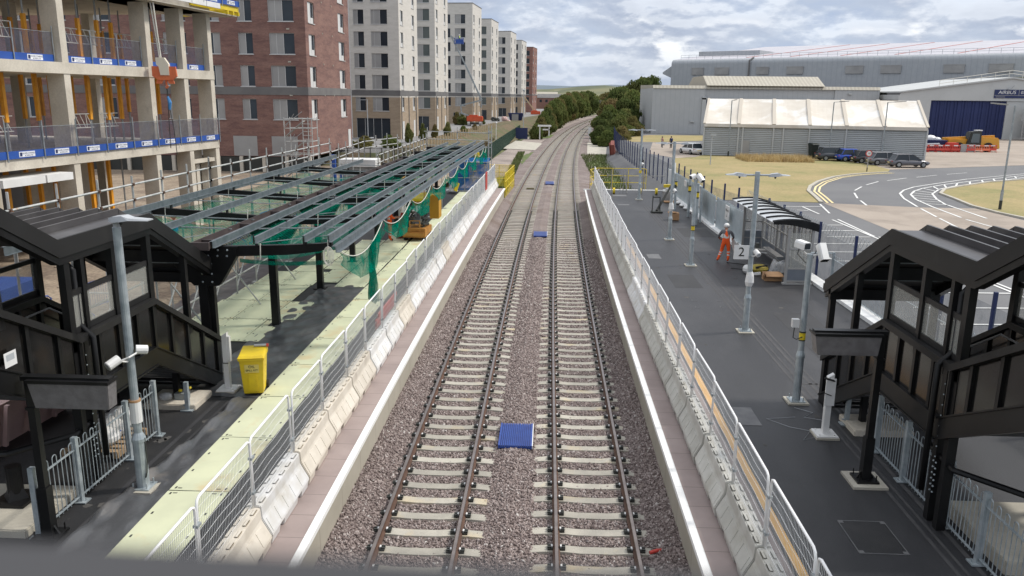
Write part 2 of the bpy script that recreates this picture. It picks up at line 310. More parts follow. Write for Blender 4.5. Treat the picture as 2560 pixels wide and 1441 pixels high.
M_CLAD = stripes('grey_cladding', (0.33, 0.35, 0.37), (0.30, 0.32, 0.34), (1, 0, 0), 1.1, 0.08, 0.55, 0.05, (0.37, 0.385, 0.40))
M_CLADM = stripes('hangar_cladding', (0.40, 0.415, 0.42), (0.37, 0.385, 0.39), (1, 0, 0), 1.0, 0.08, 0.55, 0.05, (0.43, 0.44, 0.445))
M_CLADL = pm('pale_cladding', (0.47, 0.48, 0.475), (0.43, 0.44, 0.435), 0.3, 0.6)
M_CORR = stripes('shade_striped_roof', (0.46, 0.43, 0.36), (0.36, 0.33, 0.275), (1, 0, 0), 0.75, 0.4, 0.8, 0.25, (0.40, 0.37, 0.30))  # flat sheet, shading of the corrugations put into colour stripes
M_TENT = pm('tent_fabric', (0.62, 0.575, 0.505), (0.55, 0.50, 0.43), 0.35, 0.7, c3=(0.70, 0.685, 0.65), s3=0.22, lo3=0.5, hi3=0.62, bump=0.5, bscale=0.6)
M_TENTW = pm('tent_wall', (0.36, 0.375, 0.375), (0.33, 0.345, 0.345), 0.6, 0.5)
M_SOLAR = pm('roof_panels', (0.42, 0.40, 0.43), (0.47, 0.455, 0.48), 0.2, 0.4)
M_PINK = pm('faded_red_plastic', (0.58, 0.40, 0.37), (0.50, 0.33, 0.31), 1.5, 0.6)
M_WRAP = pm('grey_wrap', (0.125, 0.118, 0.12), (0.165, 0.157, 0.16), 6, 0.45, bump=0.5, bscale=12, co='O')
M_CLEARP = glassmat('clear_plastic', (0.8, 0.82, 0.84), 0.35, 0.3)
M_PANE = glassmat('dirty_pane', (0.5, 0.5, 0.46), 0.30, 0.2)
M_NET = netmat('green_net', (0.0, 0.17, 0.11), 0.66)
M_NETG = netmat('green_net_fine', (0.0, 0.17, 0.11), 0.42, 0.16, 0.14)
M_EDGE = netmat('edge_mesh', (0.13, 0.14, 0.20), 0.42)
M_BMESH = netmat('blue_sheet', (0.02, 0.14, 0.42), 0.85)
M_WELD = netmat('weld_mesh', (0.10, 0.12, 0.15), 0.34)
M_LEAFS = [pm('leaf_%s' % n, a, b2, 0.5, 0.85, rnd=0.12, c3=c, s3=0.2, co='P') for n, a, b2, c in (('dark', (0.075, 0.1, 0.032), (0.105, 0.135, 0.042), (0.135, 0.145, 0.05)), ('mid', (0.1, 0.135, 0.04), (0.145, 0.17, 0.05), (0.18, 0.18, 0.065)), ('olive', (0.155, 0.145, 0.05), (0.19, 0.17, 0.065), (0.22, 0.155, 0.075)))]
for m_ in M_LEAFS:
    t_ = m_.node_tree; p_ = t_.nodes['Principled BSDF']; p_.inputs['Specular IOR Level'].default_value = 0.15; tl_ = nn(t_, 'ShaderNodeBsdfTranslucent'); mx_ = nn(t_, 'ShaderNodeMixShader'); mx_.inputs[0].default_value = 0.4
    t_.links.new(p_.inputs['Base Color'].links[0].from_socket, tl_.inputs[0]); t_.links.new(p_.outputs[0], mx_.inputs[1]); t_.links.new(tl_.outputs[0], mx_.inputs[2]); t_.links.new(mx_.outputs[0], t_.nodes['Material Output'].inputs[0])
M_BARK = pm('bark', (0.10, 0.075, 0.055), (0.07, 0.055, 0.04), 3, 0.95)
# ================================================================ SETTING: ground, track, platforms
def strip(mb, x0, x1, z0, z1, ya, yb, dy=3.0, mi=0, f=1.0):
    n = max(1, int(math.ceil((yb-ya)/dy))); k = len(mb.v)
    for i in range(n+1):
        yy = ya+(yb-ya)*i/n; o = off(yy)*f
        mb.v += [(x0+o, yy, z0), (x1+o, yy, z1)]
    for i in range(n):
        mb.f.append((k+2*i, k+2*i+1, k+2*i+3, k+2*i+2)); mb.m.append(mi)
    return mb
def poly(pts, z): return MB().add([(p[0], p[1], z) for p in pts], [tuple(range(len(pts)))])
g = MB(); g.quad((-5000, -60, -0.5), (5000, -60, -0.5), (5000, 9000, -0.5), (-5000, 9000, -0.5)); struct(g, 'ground', M_FIELD)
# railway corridor gravel beyond the platforms, ballast bed under the tracks
g = MB(); strip(g, -9.5, 7.5, -0.30, -0.30, 60, 470, 6); struct(g, 'track_verge', M_GRAV)
prof = [(-4.05, 0.14), (-3.80, 0.09), (-3.35, -0.14), (-3.1, -0.225), (-1.2, -0.225), (-0.65, -0.13), (-0.1, -0.225), (2.0, -0.215), (2.35, -0.08), (2.75, 0.05)]
g = MB()
for (xa, za), (xb, zb) in zip(prof[:-1], prof[1:]): strip(g, xa, xb, za, zb, 4, 65, 2)
prof2 = [(-5.3, -0.30), (-4.5, -0.2), (-1.2, -0.21), (-0.65, -0.15), (-0.1, -0.21), (2.6, -0.2), (3.6, -0.30)]
for (xa, za), (xb, zb) in zip(prof2[:-1], prof2[1:]): strip(g, xa, xb, za, zb, 65, 470, 4)
struct(g, 'ballast_bed', M_BAL)
def stones(name, n, xr, yr, size, zf, reject):
    """loose ballast: irregular angular stones, one mesh"""
    xs = RNG.uniform(*xr, n); ys = RNG.uniform(*yr, n); keep = ~reject(xs, ys); xs = xs[keep]; ys = ys[keep]; n = len(xs)
    base = np.array([(1, 0, 0), (-1, 0, 0), (0, 1, 0), (0, -1, 0), (0, 0, 1), (0, 0, -1)], float)
    fc = np.array([(0, 2, 4), (2, 1, 4), (1, 3, 4), (3, 0, 4), (2, 0, 5), (1, 2, 5), (3, 1, 5), (0, 3, 5)])
    V = base[None]*RNG.uniform(0.55, 1.25, (n, 6, 1)) + RNG.normal(0, 0.18, (n, 6, 3))
    V *= (RNG.uniform(0.7, 1.3, (n, 1, 3))*np.array([1.15, 0.9, 0.75]))*(size*RNG.uniform(0.6, 1.25, (n, 1, 1)))
    q = RNG.normal(size=(n, 4)); q /= np.linalg.norm(q, axis=1, keepdims=True); w, x, y, z = q.T
    Rm = np.stack([1-2*(y*y+z*z), 2*(x*y-z*w), 2*(x*z+y*w), 2*(x*y+z*w), 1-2*(x*x+z*z), 2*(y*z-x*w), 2*(x*z-y*w), 2*(y*z+x*w), 1-2*(x*x+y*y)], 1).reshape(n, 3, 3)
    V = np.einsum('nij,nkj->nki', Rm, V)
    V[:, :, 0] += (xs+2.2e-4*(ys-20)**2)[:, None]; V[:, :, 1] += ys[:, None]; V[:, :, 2] += (zf(xs)+RNG.uniform(-0.012, 0.022, n))[:, None]
    F = (fc[None]+6*np.arange(n)[:, None, None]).reshape(-1, 3); V = V.reshape(-1, 3)
    me = bpy.data.meshes.new(name); me.vertices.add(len(V)); me.vertices.foreach_set('co', V.astype(np.float32).ravel())
    me.loops.add(F.size); me.loops.foreach_set('vertex_index', F.astype(np.int32).ravel())
    me.polygons.add(len(F)); me.polygons.foreach_set('loop_start', np.arange(0, F.size, 3, dtype=np.int32)); me.polygons.foreach_set('loop_total', np.full(len(F), 3, np.int32))
    me.materials.append(M_STONE); me.update(calc_edges=True); me.validate()
    o = bpy.data.objects.new(name, me); COL.objects.link(o); o['kind'] = 'stuff'
    o['label'] = 'loose pinkish grey ballast stones between and beside the rails'; return o
M_STONE = bpy.data.materials.new('ballast_stone'); M_STONE.use_nodes = True; t_ = M_STONE.node_tree
rp = t_.nodes.new('ShaderNodeNewGeometry').outputs['Random Per Island']
t_.links.new(ramp(t_, rp, [(0, (0.125, 0.095, 0.088)), (0.3, (0.20, 0.155, 0.145)), (0.6, (0.265, 0.215, 0.20)), (0.85, (0.34, 0.28, 0.262)), (0.97, (0.41, 0.36, 0.34)), (1, (0.56, 0.53, 0.50))]), t_.nodes['Principled BSDF'].inputs['Base Color'])
t_.nodes['Principled BSDF'].inputs['Roughness'].default_value = 0.9
TL, TR = -2.35, 1.05; PH = 19.58
px_ = np.array([p[0] for p in prof]); pz_ = np.array([p[1] for p in prof])
def zf(x): return np.interp(x, px_, pz_)
def rej(xs, ys):
    r = np.zeros(len(xs), bool); u = RNG.uniform(0, 1, len(xs))
    for tx, phs in ((TL, PH-0.22), (TR, PH)):
        dx = xs-tx; fy = np.abs(((ys-phs)/0.65+0.5) % 1-0.5)*0.65; on = fy < 0.15
        ends = 0.25 if tx < 0 else 0.72
        r |= on & (np.abs(dx) < 0.70) & (u < 0.997); r |= on & (dx >= 0.70) & (dx < 1.22) & (u < 0.82 if tx < 0 else u < ends+0.1)
        r |= on & (dx <= -0.70) & (dx > -1.22) & (u < (0.35 if tx < 0 else 0.85))
        r |= (np.abs(np.abs(dx)-0.7525) < 0.075)
    return r
stones('ballast_stones', 135000, (-3.95, 2.7), (10.5, 27), 0.036, zf, rej)
stones('ballast_stones', 75000, (-3.95, 2.7), (27, 48), 0.046, zf, rej)
# --- rails: one thing each
railp = [(-0.07, -0.165), (0.07, -0.165), (0.07, -0.150), (0.012, -0.130), (0.012, -0.045), (0.036, -0.035), (0.036, -0.008), (0.028, 0.0), (-0.028, 0.0), (-0.036, -0.008), (-0.036, -0.035), (-0.012, -0.045), (-0.012, -0.130), (-0.07, -0.150)]
def rail(xc, label):
    mb = MB(); n = len(railp); ys = list(np.arange(4, 120, 3.0))+list(np.arange(120, 440, 6.0))
    for i, yy in enumerate(ys):
        o = off(yy); mb.v += [(xc+o+p[0], yy, p[1]) for p in railp]
        if i:
            k = (i-1)*n
            for j in range(n):
                mb.f.append((k+j, k+(j+1) % n, k+n+(j+1) % n, k+n+j)); mb.m.append(1 if j in (6, 7, 8) else 0)
    return solo(mb, 'rail', [M_RUST, M_RAILT], label, 'rail', 'running rails of the two tracks')
rail(TL-0.7525, 'rusty steel rail next to the platform with the canopy'); rail(TL+0.7525, 'rusty steel rail of the canopy side track beside the blue gratings')
rail(TR-0.7525, 'rusty steel rail of the tarmac side track beside the blue gratings'); rail(TR+0.7525, 'rusty steel rail next to the black tarmac platform')
def sleeper_mb(mb, ox=0.0, oy=0.0, rz=0.0):
    st = [(-1.25, -0.192), (-0.95, -0.168), (-0.56, -0.168), (-0.3, -0.188), (0.3, -0.188), (0.56, -0.168), (0.95, -0.168), (1.25, -0.192)]; k = len(mb.v)
    for xx, zt in st:
        for yy, z_ in ((-0.142, -0.36), (0.142, -0.36), (0.118, zt), (-0.118, zt)):
            mb.v.append((ox+xx*math.cos(rz)-yy*math.sin(rz), oy+xx*math.sin(rz)+yy*math.cos(rz), z_))
    for i in range(len(st)-1):
        for j in range(4): mb.f.append((k+4*i+j, k+4*i+(j+1) % 4, k+4*i+4+(j+1) % 4, k+4*i+4+j)); mb.m.append(0)
    e = k+4*(len(st)-1); mb.f += [(k, k+1, k+2, k+3), (e+3, e+2, e+1, e)]; mb.m += [0, 0]; return mb
LBL = {TL: ('pale concrete sleeper under the track beside the canopy platform', 'sleepers of the canopy side track'), TR: ('pale concrete sleeper under the track beside the tarmac platform', 'sleepers of the tarmac side track')}
slp = sleeper_mb(MB()).build('sleeper', M_SLEEP); ORG[slp] = Vector((0, 0, 0))
cl_ = []
for sx in (-1, 1):
    for s in (-1, 1):
        c = MB(); c.c(sx*0.7525+s*0.118, 0, -0.147, 0.10, 0.15, 0.04, 0); c.c(sx*0.7525+s*0.135, -0.035, -0.118, 0.07, 0.04, 0.028, 0); c.c(sx*0.7525+s*0.135, 0.04, -0.12, 0.07, 0.03, 0.024, 0); c.c(sx*0.7525+s*0.086, 0, -0.112, 0.032, 0.07, 0.026, 1)
        cl_.append(c.build('rail_clip', [M_CLIP, M_WHITE], slp))
slp_plain = bpy.data.objects.new('sleeper', slp.data); COL.objects.link(slp_plain)
far_ = MB(); first = True; used_plain = False
for tx, phs in ((TL, PH-0.22), (TR, PH)):
    for i in range(-16, 480):
        yy = phs+0.65*i
        if yy > 330: break
        if i < 134:
            if yy < 60: o = slp if first else dup(slp); first = False
            else: o = dup(slp_plain) if used_plain else slp_plain; used_plain = True
            o.location = (tx+off(yy), yy, random.uniform(-0.008, 0.004)); o.rotation_euler = (0, 0, -offd(yy)+random.uniform(-0.004, 0.004)); tag(o, LBL[tx][0], 'railway sleeper', LBL[tx][1])
        else: sleeper_mb(far_, tx+off(yy), yy, -offd(yy))
struct(far_, 'distant_sleepers', M_SLEEP, 'stuff')['label'] = 'far concrete sleepers merging together along the curving tracks'
# blue gratings between the tracks
for yy, ln, lab in ((18.72, 1.36, 'nearest of the three blue gratings between the tracks'), (49.1, 1.65, 'middle one of the three blue gratings between the tracks'), (79.5, 2.4, 'farthest of the three blue gratings between the tracks')):
    xc = -0.66+off(yy)+(0.1 if yy > 40 else 0); mb = MB(); w = 0.79
    mb.b(xc-w/2, xc+w/2, yy-ln/2, yy+ln/2, -0.13, -0.085)
    for i in range(17):
        xx = xc-w/2+0.02+i*(w-0.04)/16; mb.b(xx-0.013, xx+0.013, yy-ln/2, yy+ln/2, -0.0848, -0.055)
    for s in (-1, 1): mb.b(xc+s*w/2-0.015, xc+s*w/2+0.015, yy-ln/2-0.01, yy+ln/2+0.01, -0.14, -0.05)
    o = thing('track_grating', lab, 'grating', (xc, yy, -0.13), 'blue gratings between the tracks'); mb.build('grating_panel', M_GRATE, o)
    e = MB(); e.b(xc+w/2+0.016, xc+w/2+0.036, yy-ln/2, yy+ln/2, -0.14, -0.05); e.build('edge_strip', M_WHITE, o)
# cable troughs and small things on the ballast
mb = MB(); mb.tube([(2.05, 13.6, -0.12), (2.2, 13.66, -0.1), (2.3, 13.7, -0.12)], 0.035, 8); solo(mb, 'drink_can', M_RED, 'small red and white can lying beside the rail along the tarmac platform', 'can')
mb = MB(); mb.b(-2.6+off(75), -1.9+off(75), 74.4, 75.0, -0.2, -0.1); solo(mb, 'track_box', M_BROWN, 'small brown box between the rails of the canopy side track', 'box')
# --- platforms
M_PAVER = stripes('mauve_paver', (0.335, 0.27, 0.25), (0.17, 0.135, 0.125), (0, 1, 0), 0.75, 0.016, 0.85, 0.006, (0.27, 0.215, 0.20))
M_COPEJ = stripes('coping_stone', (0.82, 0.815, 0.80), (0.55, 0.54, 0.52), (0, 1, 0), 0.75, 0.012, 0.7, 0.004, (0.76, 0.755, 0.74))
M_WALLJ = stripes('platform_wall', (0.42, 0.385, 0.32), (0.24, 0.21, 0.18), (0, 1, 0), 1.6, 0.012, 0.85, 0.004, (0.36, 0.33, 0.27))
def platform(side, name):
    e = -3.85 if side < 0 else 2.55; s = side
    P = lambda d: e+s*d
    mb = MB(); strip(mb, P(0.14), P(1.42), 0.915, 0.915, 5, 65, 1.5); struct(mb, 'platform_paving_'+name, M_PAVER)
    mb = MB()
    strip(mb, P(0.0), P(0.135), 0.919, 0.919, 5, 65, 1.5); strip(mb, P(0.0), P(0.0), 0.825, 0.919, 5, 65, 1.5); strip(mb, P(0.0), P(0.3), 0.825, 0.825, 5, 65, 1.5)
    xo = off(65); mb.quad((P(0)+xo, 65, 0.825), (P(0.135)+xo, 65, 0.825), (P(0.135)+xo, 65, 0.919), (P(0)+xo, 65, 0.919)); struct(mb, 'platform_coping_'+name, M_COPEJ)
    mb = MB(); strip(mb, P(0.10), P(0.10), -0.25, 0.825, 5, 65, 1.5); mb.quad((P(0.1)+xo, 65, -0.3), (P(6)+xo, 65, -0.3), (P(6)+xo, 65, 0.912), (P(0.1)+xo, 65, 0.912))
    struct(mb, 'platform_wall_'+name, M_WALLJ)
platform(-1, 'left'); platform(1, 'right')
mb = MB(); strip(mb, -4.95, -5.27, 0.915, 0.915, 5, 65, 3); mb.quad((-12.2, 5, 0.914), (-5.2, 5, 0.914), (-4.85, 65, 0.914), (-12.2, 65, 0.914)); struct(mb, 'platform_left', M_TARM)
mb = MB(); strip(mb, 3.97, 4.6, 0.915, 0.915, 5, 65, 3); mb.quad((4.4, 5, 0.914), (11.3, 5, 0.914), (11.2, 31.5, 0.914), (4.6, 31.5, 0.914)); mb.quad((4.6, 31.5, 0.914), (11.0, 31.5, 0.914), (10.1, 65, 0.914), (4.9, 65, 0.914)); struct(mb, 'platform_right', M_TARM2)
mb = MB(); strip(mb, 4.03, 4.19, 0.919, 0.919, 5, 62, 2); struct(mb, 'platform_line', M_ORLINE)
mb = MB(); mb.b(4.3, 10.0, 64.75, 65.02, 0.80, 0.97); mb.b(2.9, 4.2, 64.75, 65.02, 0.80, 0.97); struct(mb, 'platform_end_kerb', M_COPE)
# drain joint along the right platform, patches of worn tarmac
M_DRAIN = pm('worn_joint', (0.065, 0.063, 0.064), (0.045, 0.044, 0.046), 3, 0.75)
M_DRAIN2 = pm('drain_channel', (0.030, 0.030, 0.033), (0.04, 0.04, 0.043), 1.5, 0.7)
mb = MB()
for xx, w in ((6.58, 0.035), (6.74, 0.03), (6.98, 0.045), (7.14, 0.03)): mb.quad((xx-w, 6, 0.918), (xx+w, 6, 0.918), (xx+w, 55, 0.918), (xx-w, 55, 0.918))
mb.quad((6.6, 20.2, 0.918), (7.6, 20.2, 0.918), (7.6, 20.28, 0.918), (6.6, 20.28, 0.918)); struct(mb, 'platform_joint', M_DRAIN)
mb = MB()
for xx, w in ((-7.85, 0.05), (-7.6, 0.03)): mb.quad((xx-w, 6, 0.918), (xx+w, 6, 0.918), (xx+w, 18, 0.918), (xx-w, 18, 0.918))
struct(mb, 'platform_joint', M_DRAIN2)
def cover(x0, x1, y0, y1, label, mat, rim=None):
    o = thing('service_cover', label, 'service cover', ((x0+x1)/2, (y0+y1)/2, 0.915)); mb = MB(); mb.b(x0, x1, y0, y1, 0.905, 0.922); mb.build('cover_plate', mat, o)
    if rim:
        r_ = MB(); w = 0.008
        for a in ((x0-w, x1+w, y0-w, y0+w), (x0-w, x1+w, y1-w, y1+w), (x0-w, x0+w, y0, y1), (x1-w, x1+w, y0, y1)): r_.b(*a, 0.905, 0.925)
        for xx in (x0, x1):
            for yy in (y0, y1): r_.c(xx+(0.04 if xx == x0 else -0.04), yy+(0.04 if yy == y0 else -0.04), 0.915, 0.08, 0.08, 0.022)
        r_.build('cover_rim', rim, o)
M_COVG = pm('grey_cover', (0.10, 0.10, 0.105), (0.14, 0.14, 0.14), 3, 0.6)
cover(4.45, 5.0, 17.35, 18.45, 'pale grey service cover beside the orange line', M_COVG); cover(5.25, 6.05, 12.1, 13.15, 'black recessed manhole cover with thin metal rim', M_TARM, M_COVG)
cover(4.75, 5.35, 36.8, 37.9, 'pale grey cover near the mesh fence beyond the worker', M_COVG); cover(4.9, 5.7, 55.6, 56.2, 'small pale plate near the far end of the tarmac platform', M_COVG)
cover(4.95, 6.0, 60.8, 61.8, 'farthest pale plate by the cable barrier', M_COVG)
mb = MB()
for x0, y0 in ((5.35, 27.9), (5.4, 28.9), (6.25, 28.0), (6.3, 28.9)):
    mb.b(x0, x0+0.2, y0, y0+0.018, 0.915, 0.92); mb.b(x0, x0+0.018, y0, y0+0.2, 0.915, 0.92)
solo(mb, 'corner_marks', M_COVG, 'four pale chalk corner marks on the tarmac platform', 'marking')
M_PATCH = pm('tarmac_patch', (0.024, 0.024, 0.026), (0.032, 0.032, 0.034), 1.5, 0.7, speck=0.3, sscale=90)
M_DUST = pm('dust_mark', (0.085, 0.08, 0.075), (0.05, 0.048, 0.046), 5, 0.9)
mb = MB(); random.seed(5)
for k_ in range(46):
    xx, yy = random.uniform(4.6, 9.2), random.uniform(11, 60); r_ = random.uniform(0.02, 0.09); mb.add([(xx+r_*random.uniform(0.5, 1.4)*math.cos(u), yy+r_*1.6*random.uniform(0.5, 1.3)*math.sin(u), 0.9175) for u in np.arange(0, 2*pi, 0.8)], [tuple(range(8))])
for k_ in range(30):
    xx, yy = random.uniform(-8.3, -7.2), random.uniform(11, 20); r_ = random.uniform(0.02, 0.1); mb.add([(xx+r_*random.uniform(0.5, 1.4)*math.cos(u), yy+r_*1.5*random.uniform(0.5, 1.3)*math.sin(u), 0.9168) for u in np.arange(0, 2*pi, 0.8)], [tuple(range(8))])
struct(mb, 'platform_dust', M_DUST, 'stuff')['label'] = 'small pale dust marks on the dark platforms'
mb = MB(); mb.quad((7.9, 22.5, 0.9165), (9.2, 22.5, 0.9165), (9.2, 27.5, 0.9165), (7.9, 27.5, 0.9165)); mb.quad((5.1, 31, 0.9165), (6.2, 31, 0.9165), (6.2, 33.4, 0.9165), (5.1, 33.4, 0.9165)); mb.quad((7.4, 43, 0.9165), (9.1, 43, 0.9165), (9.1, 46, 0.9165), (7.4, 46, 0.9165)); struct(mb, 'platform_patch', M_PATCH)
# --- left building site, podium, banks
mb = MB(); mb.quad((-75, 4, 0.9), (-12.15, 4, 0.9), (-12.15, 66, 0.9), (-75, 66, 0.9)); mb.quad((-75, 66, 0.9), (-8.6, 66, 0.9), (-8.6, 92, 0.9), (-75, 92, 0.9)); struct(mb, 'site_ground', M_DIRT)
pod = [(-70, 88), (-15.0, 88), (-14.2, 120), (-11.5, 160), (-8.5, 200), (-3.5, 250), (2.5, 300), (8, 345), (8, 420), (-70, 420)]
struct(poly(pod, 2.0), 'paved_terrace', M_PALEP)
mb = MB(); ed = pod[1:8]
for (xa, ya), (xb, yb) in zip(ed[:-1], ed[1:]): mb.quad((xa, ya, 2.0), (xb, yb, 2.0), (xb+5.2, yb, -0.25), (xa+5.2, ya, -0.25))
mb.quad((-15, 88, 2.0), (-9.8, 88, -0.25), (-9.8, 84, -0.3), (-15, 84, 0.9)); mb.quad((-40, 88, 2.0), (-15, 88, 2.0), (-15, 84, 0.9), (-40, 84, 0.9)); struct(mb, 'planted_bank', M_BROWN)
mb = MB()
for (xa, ya), (xb, yb) in zip(ed[:-1], ed[1:]): mb.quad((xa-3.5, ya, 2.02), (xa, ya, 2.02), (xb, yb, 2.02), (xb-3.5, yb, 2.02))
struct(mb, 'planting_bed', M_BROWN)
# --- right yard
Yz = 0.85
mb = MB(); mb.quad((9.95, 5, Yz), (260, 5, Yz), (260, 330, Yz), (9.95, 66, Yz)); mb.quad((9.95, 66, Yz), (260, 330, Yz), (30, 330, Yz), (10.2, 110, Yz)); mb.quad((10.2, 110, Yz), (30, 330, Yz), (26, 330, Yz), (9.6, 112, Yz))
mb.quad((9.95, 66, Yz), (10.2, 110, Yz), (7.6, 110, -0.3), (7.6, 66, -0.3)); mb.quad((10.2, 110, Yz), (26, 330, Yz), (24, 330, -0.3), (7.6, 110, -0.3)); struct(mb, 'yard_road', M_ROAD)
grass = [(19.9, 59.3), (20.6, 62.9), (21.3, 66.8), (22.6, 70.5), (24.6, 74.7), (27.6, 79.5), (30.1, 82.2), (32.6, 84.1), (35.2, 85.6), (36.9, 89.2), (37.3, 94.5), (36.6, 101.5), (35.8, 104.4), (20.4, 108.3), (18.7, 104.4), (15.6, 101.8), (13.6, 90), (12.2, 78.7), (11.7, 60.1), (15.6, 59.8)]
struct(poly(grass, Yz+0.02), 'dry_grass', M_GRASS)
mb = MB()
kp = [(19.9, 59.3), (20.6, 62.9), (21.3, 66.8), (22.6, 70.5), (24.6, 74.7), (27.6, 79.5), (30.1, 82.2), (32.6, 84.1), (35.2, 85.6)]
for a, b_ in zip(kp[:-1], kp[1:]): mb.bar((*a, Yz+0.04), (*b_, Yz+0.04), 0.28, 0.12)
struct(mb, 'kerb', M_CONCP)
struct(poly([(20.0, 165), (31.5, 166), (28, 146), (18.6, 139), (14, 139), (13, 150)], Yz+0.02), 'dry_grass', M_GRASS)
conc = [(20.0, 59.2), (26.1, 57.5), (29.9, 57.4), (30.2, 51.3), (36, 40), (30, 34), (20.6, 34.9), (19.7, 41.4), (19.8, 47.5)]
struct(poly(conc, Yz+0.008), 'concrete_yard', M_TANC)
struct(poly([(36.9, 89.2), (60, 100), (120, 115), (120, 170), (46, 170), (46.6, 101.6), (42.0, 96), (37.4, 94.6)], Yz+0.012), 'concrete_apron', M_TANC)
struct(poly([(16, 102.2), (19.5, 106), (20.2, 109), (24, 140), (17.5, 138), (13.5, 110)], Yz+0.012), 'concrete_apron', M_TANC)
isl = [(31.0, 62.5), (31.6, 66.2), (33.4, 69.4), (35.8, 71.9), (40.6, 76.3), (46, 79.7), (60, 88), (80, 88), (80, 45), (34, 44), (30.8, 50.5), (30.2, 54.8), (30.2, 58.4)]
struct(poly(isl, Yz+0.03), 'dry_grass', M_GRASS)
mb = MB(); kl = isl[:7]+isl[9:]+isl[:1]
for a, b_ in list(zip(isl[:7][:-1], isl[:7][1:]))+list(zip(isl[9:], isl[10:]+isl[:1])): mb.bar((*a, Yz+0.05), (*b_, Yz+0.05), 0.25, 0.14)
struct(mb, 'kerb', M_CONCP)
def lines(segs, w, name, mat, z=Yz+0.022):
    mb = MB()
    for p in segs:
        for a, b_ in zip(p[:-1], p[1:]):
            a = Vector((*a, z)); b2 = Vector((*b_, z)); d = (b2-a).normalized(); n = Vector((-d.y, d.x, 0))*w/2; mb.quad(a-n, a+n, b2+n, b2-n)
    struct(mb, name, mat)
pairs = lambda L: [L[i:i+2] for i in range(0, len(L), 2)]
A_ = [(52, 88.2), (49.3, 86.2), (40.1, 79.3), (35.2, 74.7), (31.7, 71.3), (29.7, 68.6), (28.3, 66.0), (27.2, 62.6), (26.1, 57.8)]
B_ = [(52, 86.8), (48.7, 84.6), (41.2, 78.7), (35.4, 73.8), (32.0, 70.3), (30.3, 68.0), (28.9, 65.4), (27.9, 62.2), (27.2, 58.0), (26.6, 52.6)]
C_ = [(47.1, 82.1), (41.0, 76.8), (35.7, 72.5), (33.1, 69.7), (30.9, 66.1), (29.6, 62.5), (28.8, 59.5), (28.1, 52.4)]
lines([A_, B_, C_]+[[a, b_] for a, b_ in zip([(46.5, 82.8), (44.8, 81.5), (43, 80.1), (41.2, 78.7), (39.3, 77.1), (37.4, 75.5), (35.4, 73.8), (33.6, 72), (32, 70.3), (30.6, 68.4), (29.6, 66.6), (28.8, 64.9), (28.2, 63.2), (27.8, 61.4), (27.5, 59.6)], [(45.7, 80.9), (43.8, 79.2), (41.9, 77.6), (40, 76), (38, 74.4), (36, 72.8), (34.4, 71.2), (33, 69.5), (32.1, 68), (31.3, 66.7), (30.6, 65.3), (30, 63.8), (29.5, 62.1), (29.1, 60.6), (28.8, 59)])], 0.16, 'road_marking', M_LINE)
lines(pairs([(27.1, 70.9), (25.4, 67.8), (24.7, 66.0), (23.6, 62.3), (23.3, 60.9), (22.7, 58.1), (28.1, 72.5), (30.4, 75.7), (31.6, 76.7), (34.6, 79.6), (35.9, 80.5), (39.1, 83.2), (40.6, 84.3), (43.7, 86.5), (25.9, 56.8), (25.1, 52.7), (25.0, 52.1), (24.2, 47.7), (26.5, 51.8), (26.6, 47.6)]), 0.14, 'road_marking', M_LINE)
lines(pairs([(16.1, 56.7), (19.4, 57.1), (17.8, 56.9), (17.8, 53.2), (19.5, 58.3), (18.6, 53.6), (16.9, 55.0), (17.6, 54.8), (17.8, 50.7), (17.9, 44.3), (18.2, 50.9), (18.0, 44.5), (17.9, 44.3), (18.5, 26), (18.2, 44.4), (18.8, 26), (16.7, 48.4), (17.7, 48.5), (14.8, 46.2), (17.8, 46.4), (15.3, 44.1), (17.7, 44.3), (13.6, 41.9), (17.8, 42.1), (13.5, 39.6), (17.9, 39.8), (13.4, 37.3), (17.9, 37.5), (13.4, 34.8), (18, 35), (13.4, 31.2), (18.7, 31.4), (13.3, 28.8), (18.6, 29.1), (13.2, 26.6), (18.6, 26.9), (13.4, 38.9), (13.4, 37.7)]), 0.13, 'parking_line', M_LINE)
def offs(p, d):
    o = []
    for i, a in enumerate(p):
        q = Vector(p[min(i+1, len(p)-1)])-Vector(p[max(i-1, 0)]); q.normalize(); o.append((a[0]+q.y*d, a[1]-q.x*d))
    return o
lines([offs(kp, 0.45), offs(kp, 0.8)], 0.17, 'road_marking', M_YLINE)
# concrete pads and weeds beyond the platform ends
for i, pts in enumerate(([(-7.7, 134), (-1.4, 130.5), (-1.2, 151), (-6.3, 159)], [(5.9, 124.0), (10.2, 123.2), (11.0, 152.5), (7.4, 155)], [(11.4, 123), (13.0, 123), (12.6, 150), (11.9, 150)])): struct(poly(pts, -0.24), 'concrete_pad', M_CONCP)
mb = MB()
for x0, x1, y0, y1 in ((4.4, 8.6, 66, 70), (4.6, 8.0, 80, 122), (-5.4, -4.2, 66, 96), (-4.8, -3.5, 105, 124), (-8.2, -5.2, 165, 185)):
    n = 14
    for k_ in range(n):
        a = random.uniform(x0, x1); b_ = random.uniform(y0, y1); rx = random.uniform(0.5, 1.4); ry = random.uniform(2, 6)
        mb.add([(a+off(b_)+rx*math.cos(u)*random.uniform(0.7, 1.2), b_+ry*math.sin(u)*random.uniform(0.7, 1.2), -0.28+0.001*len(mb.f)) for u in np.arange(0, 2*pi, 0.5)], [tuple(range(13))])
struct(mb, 'weed_patches', M_WEED)
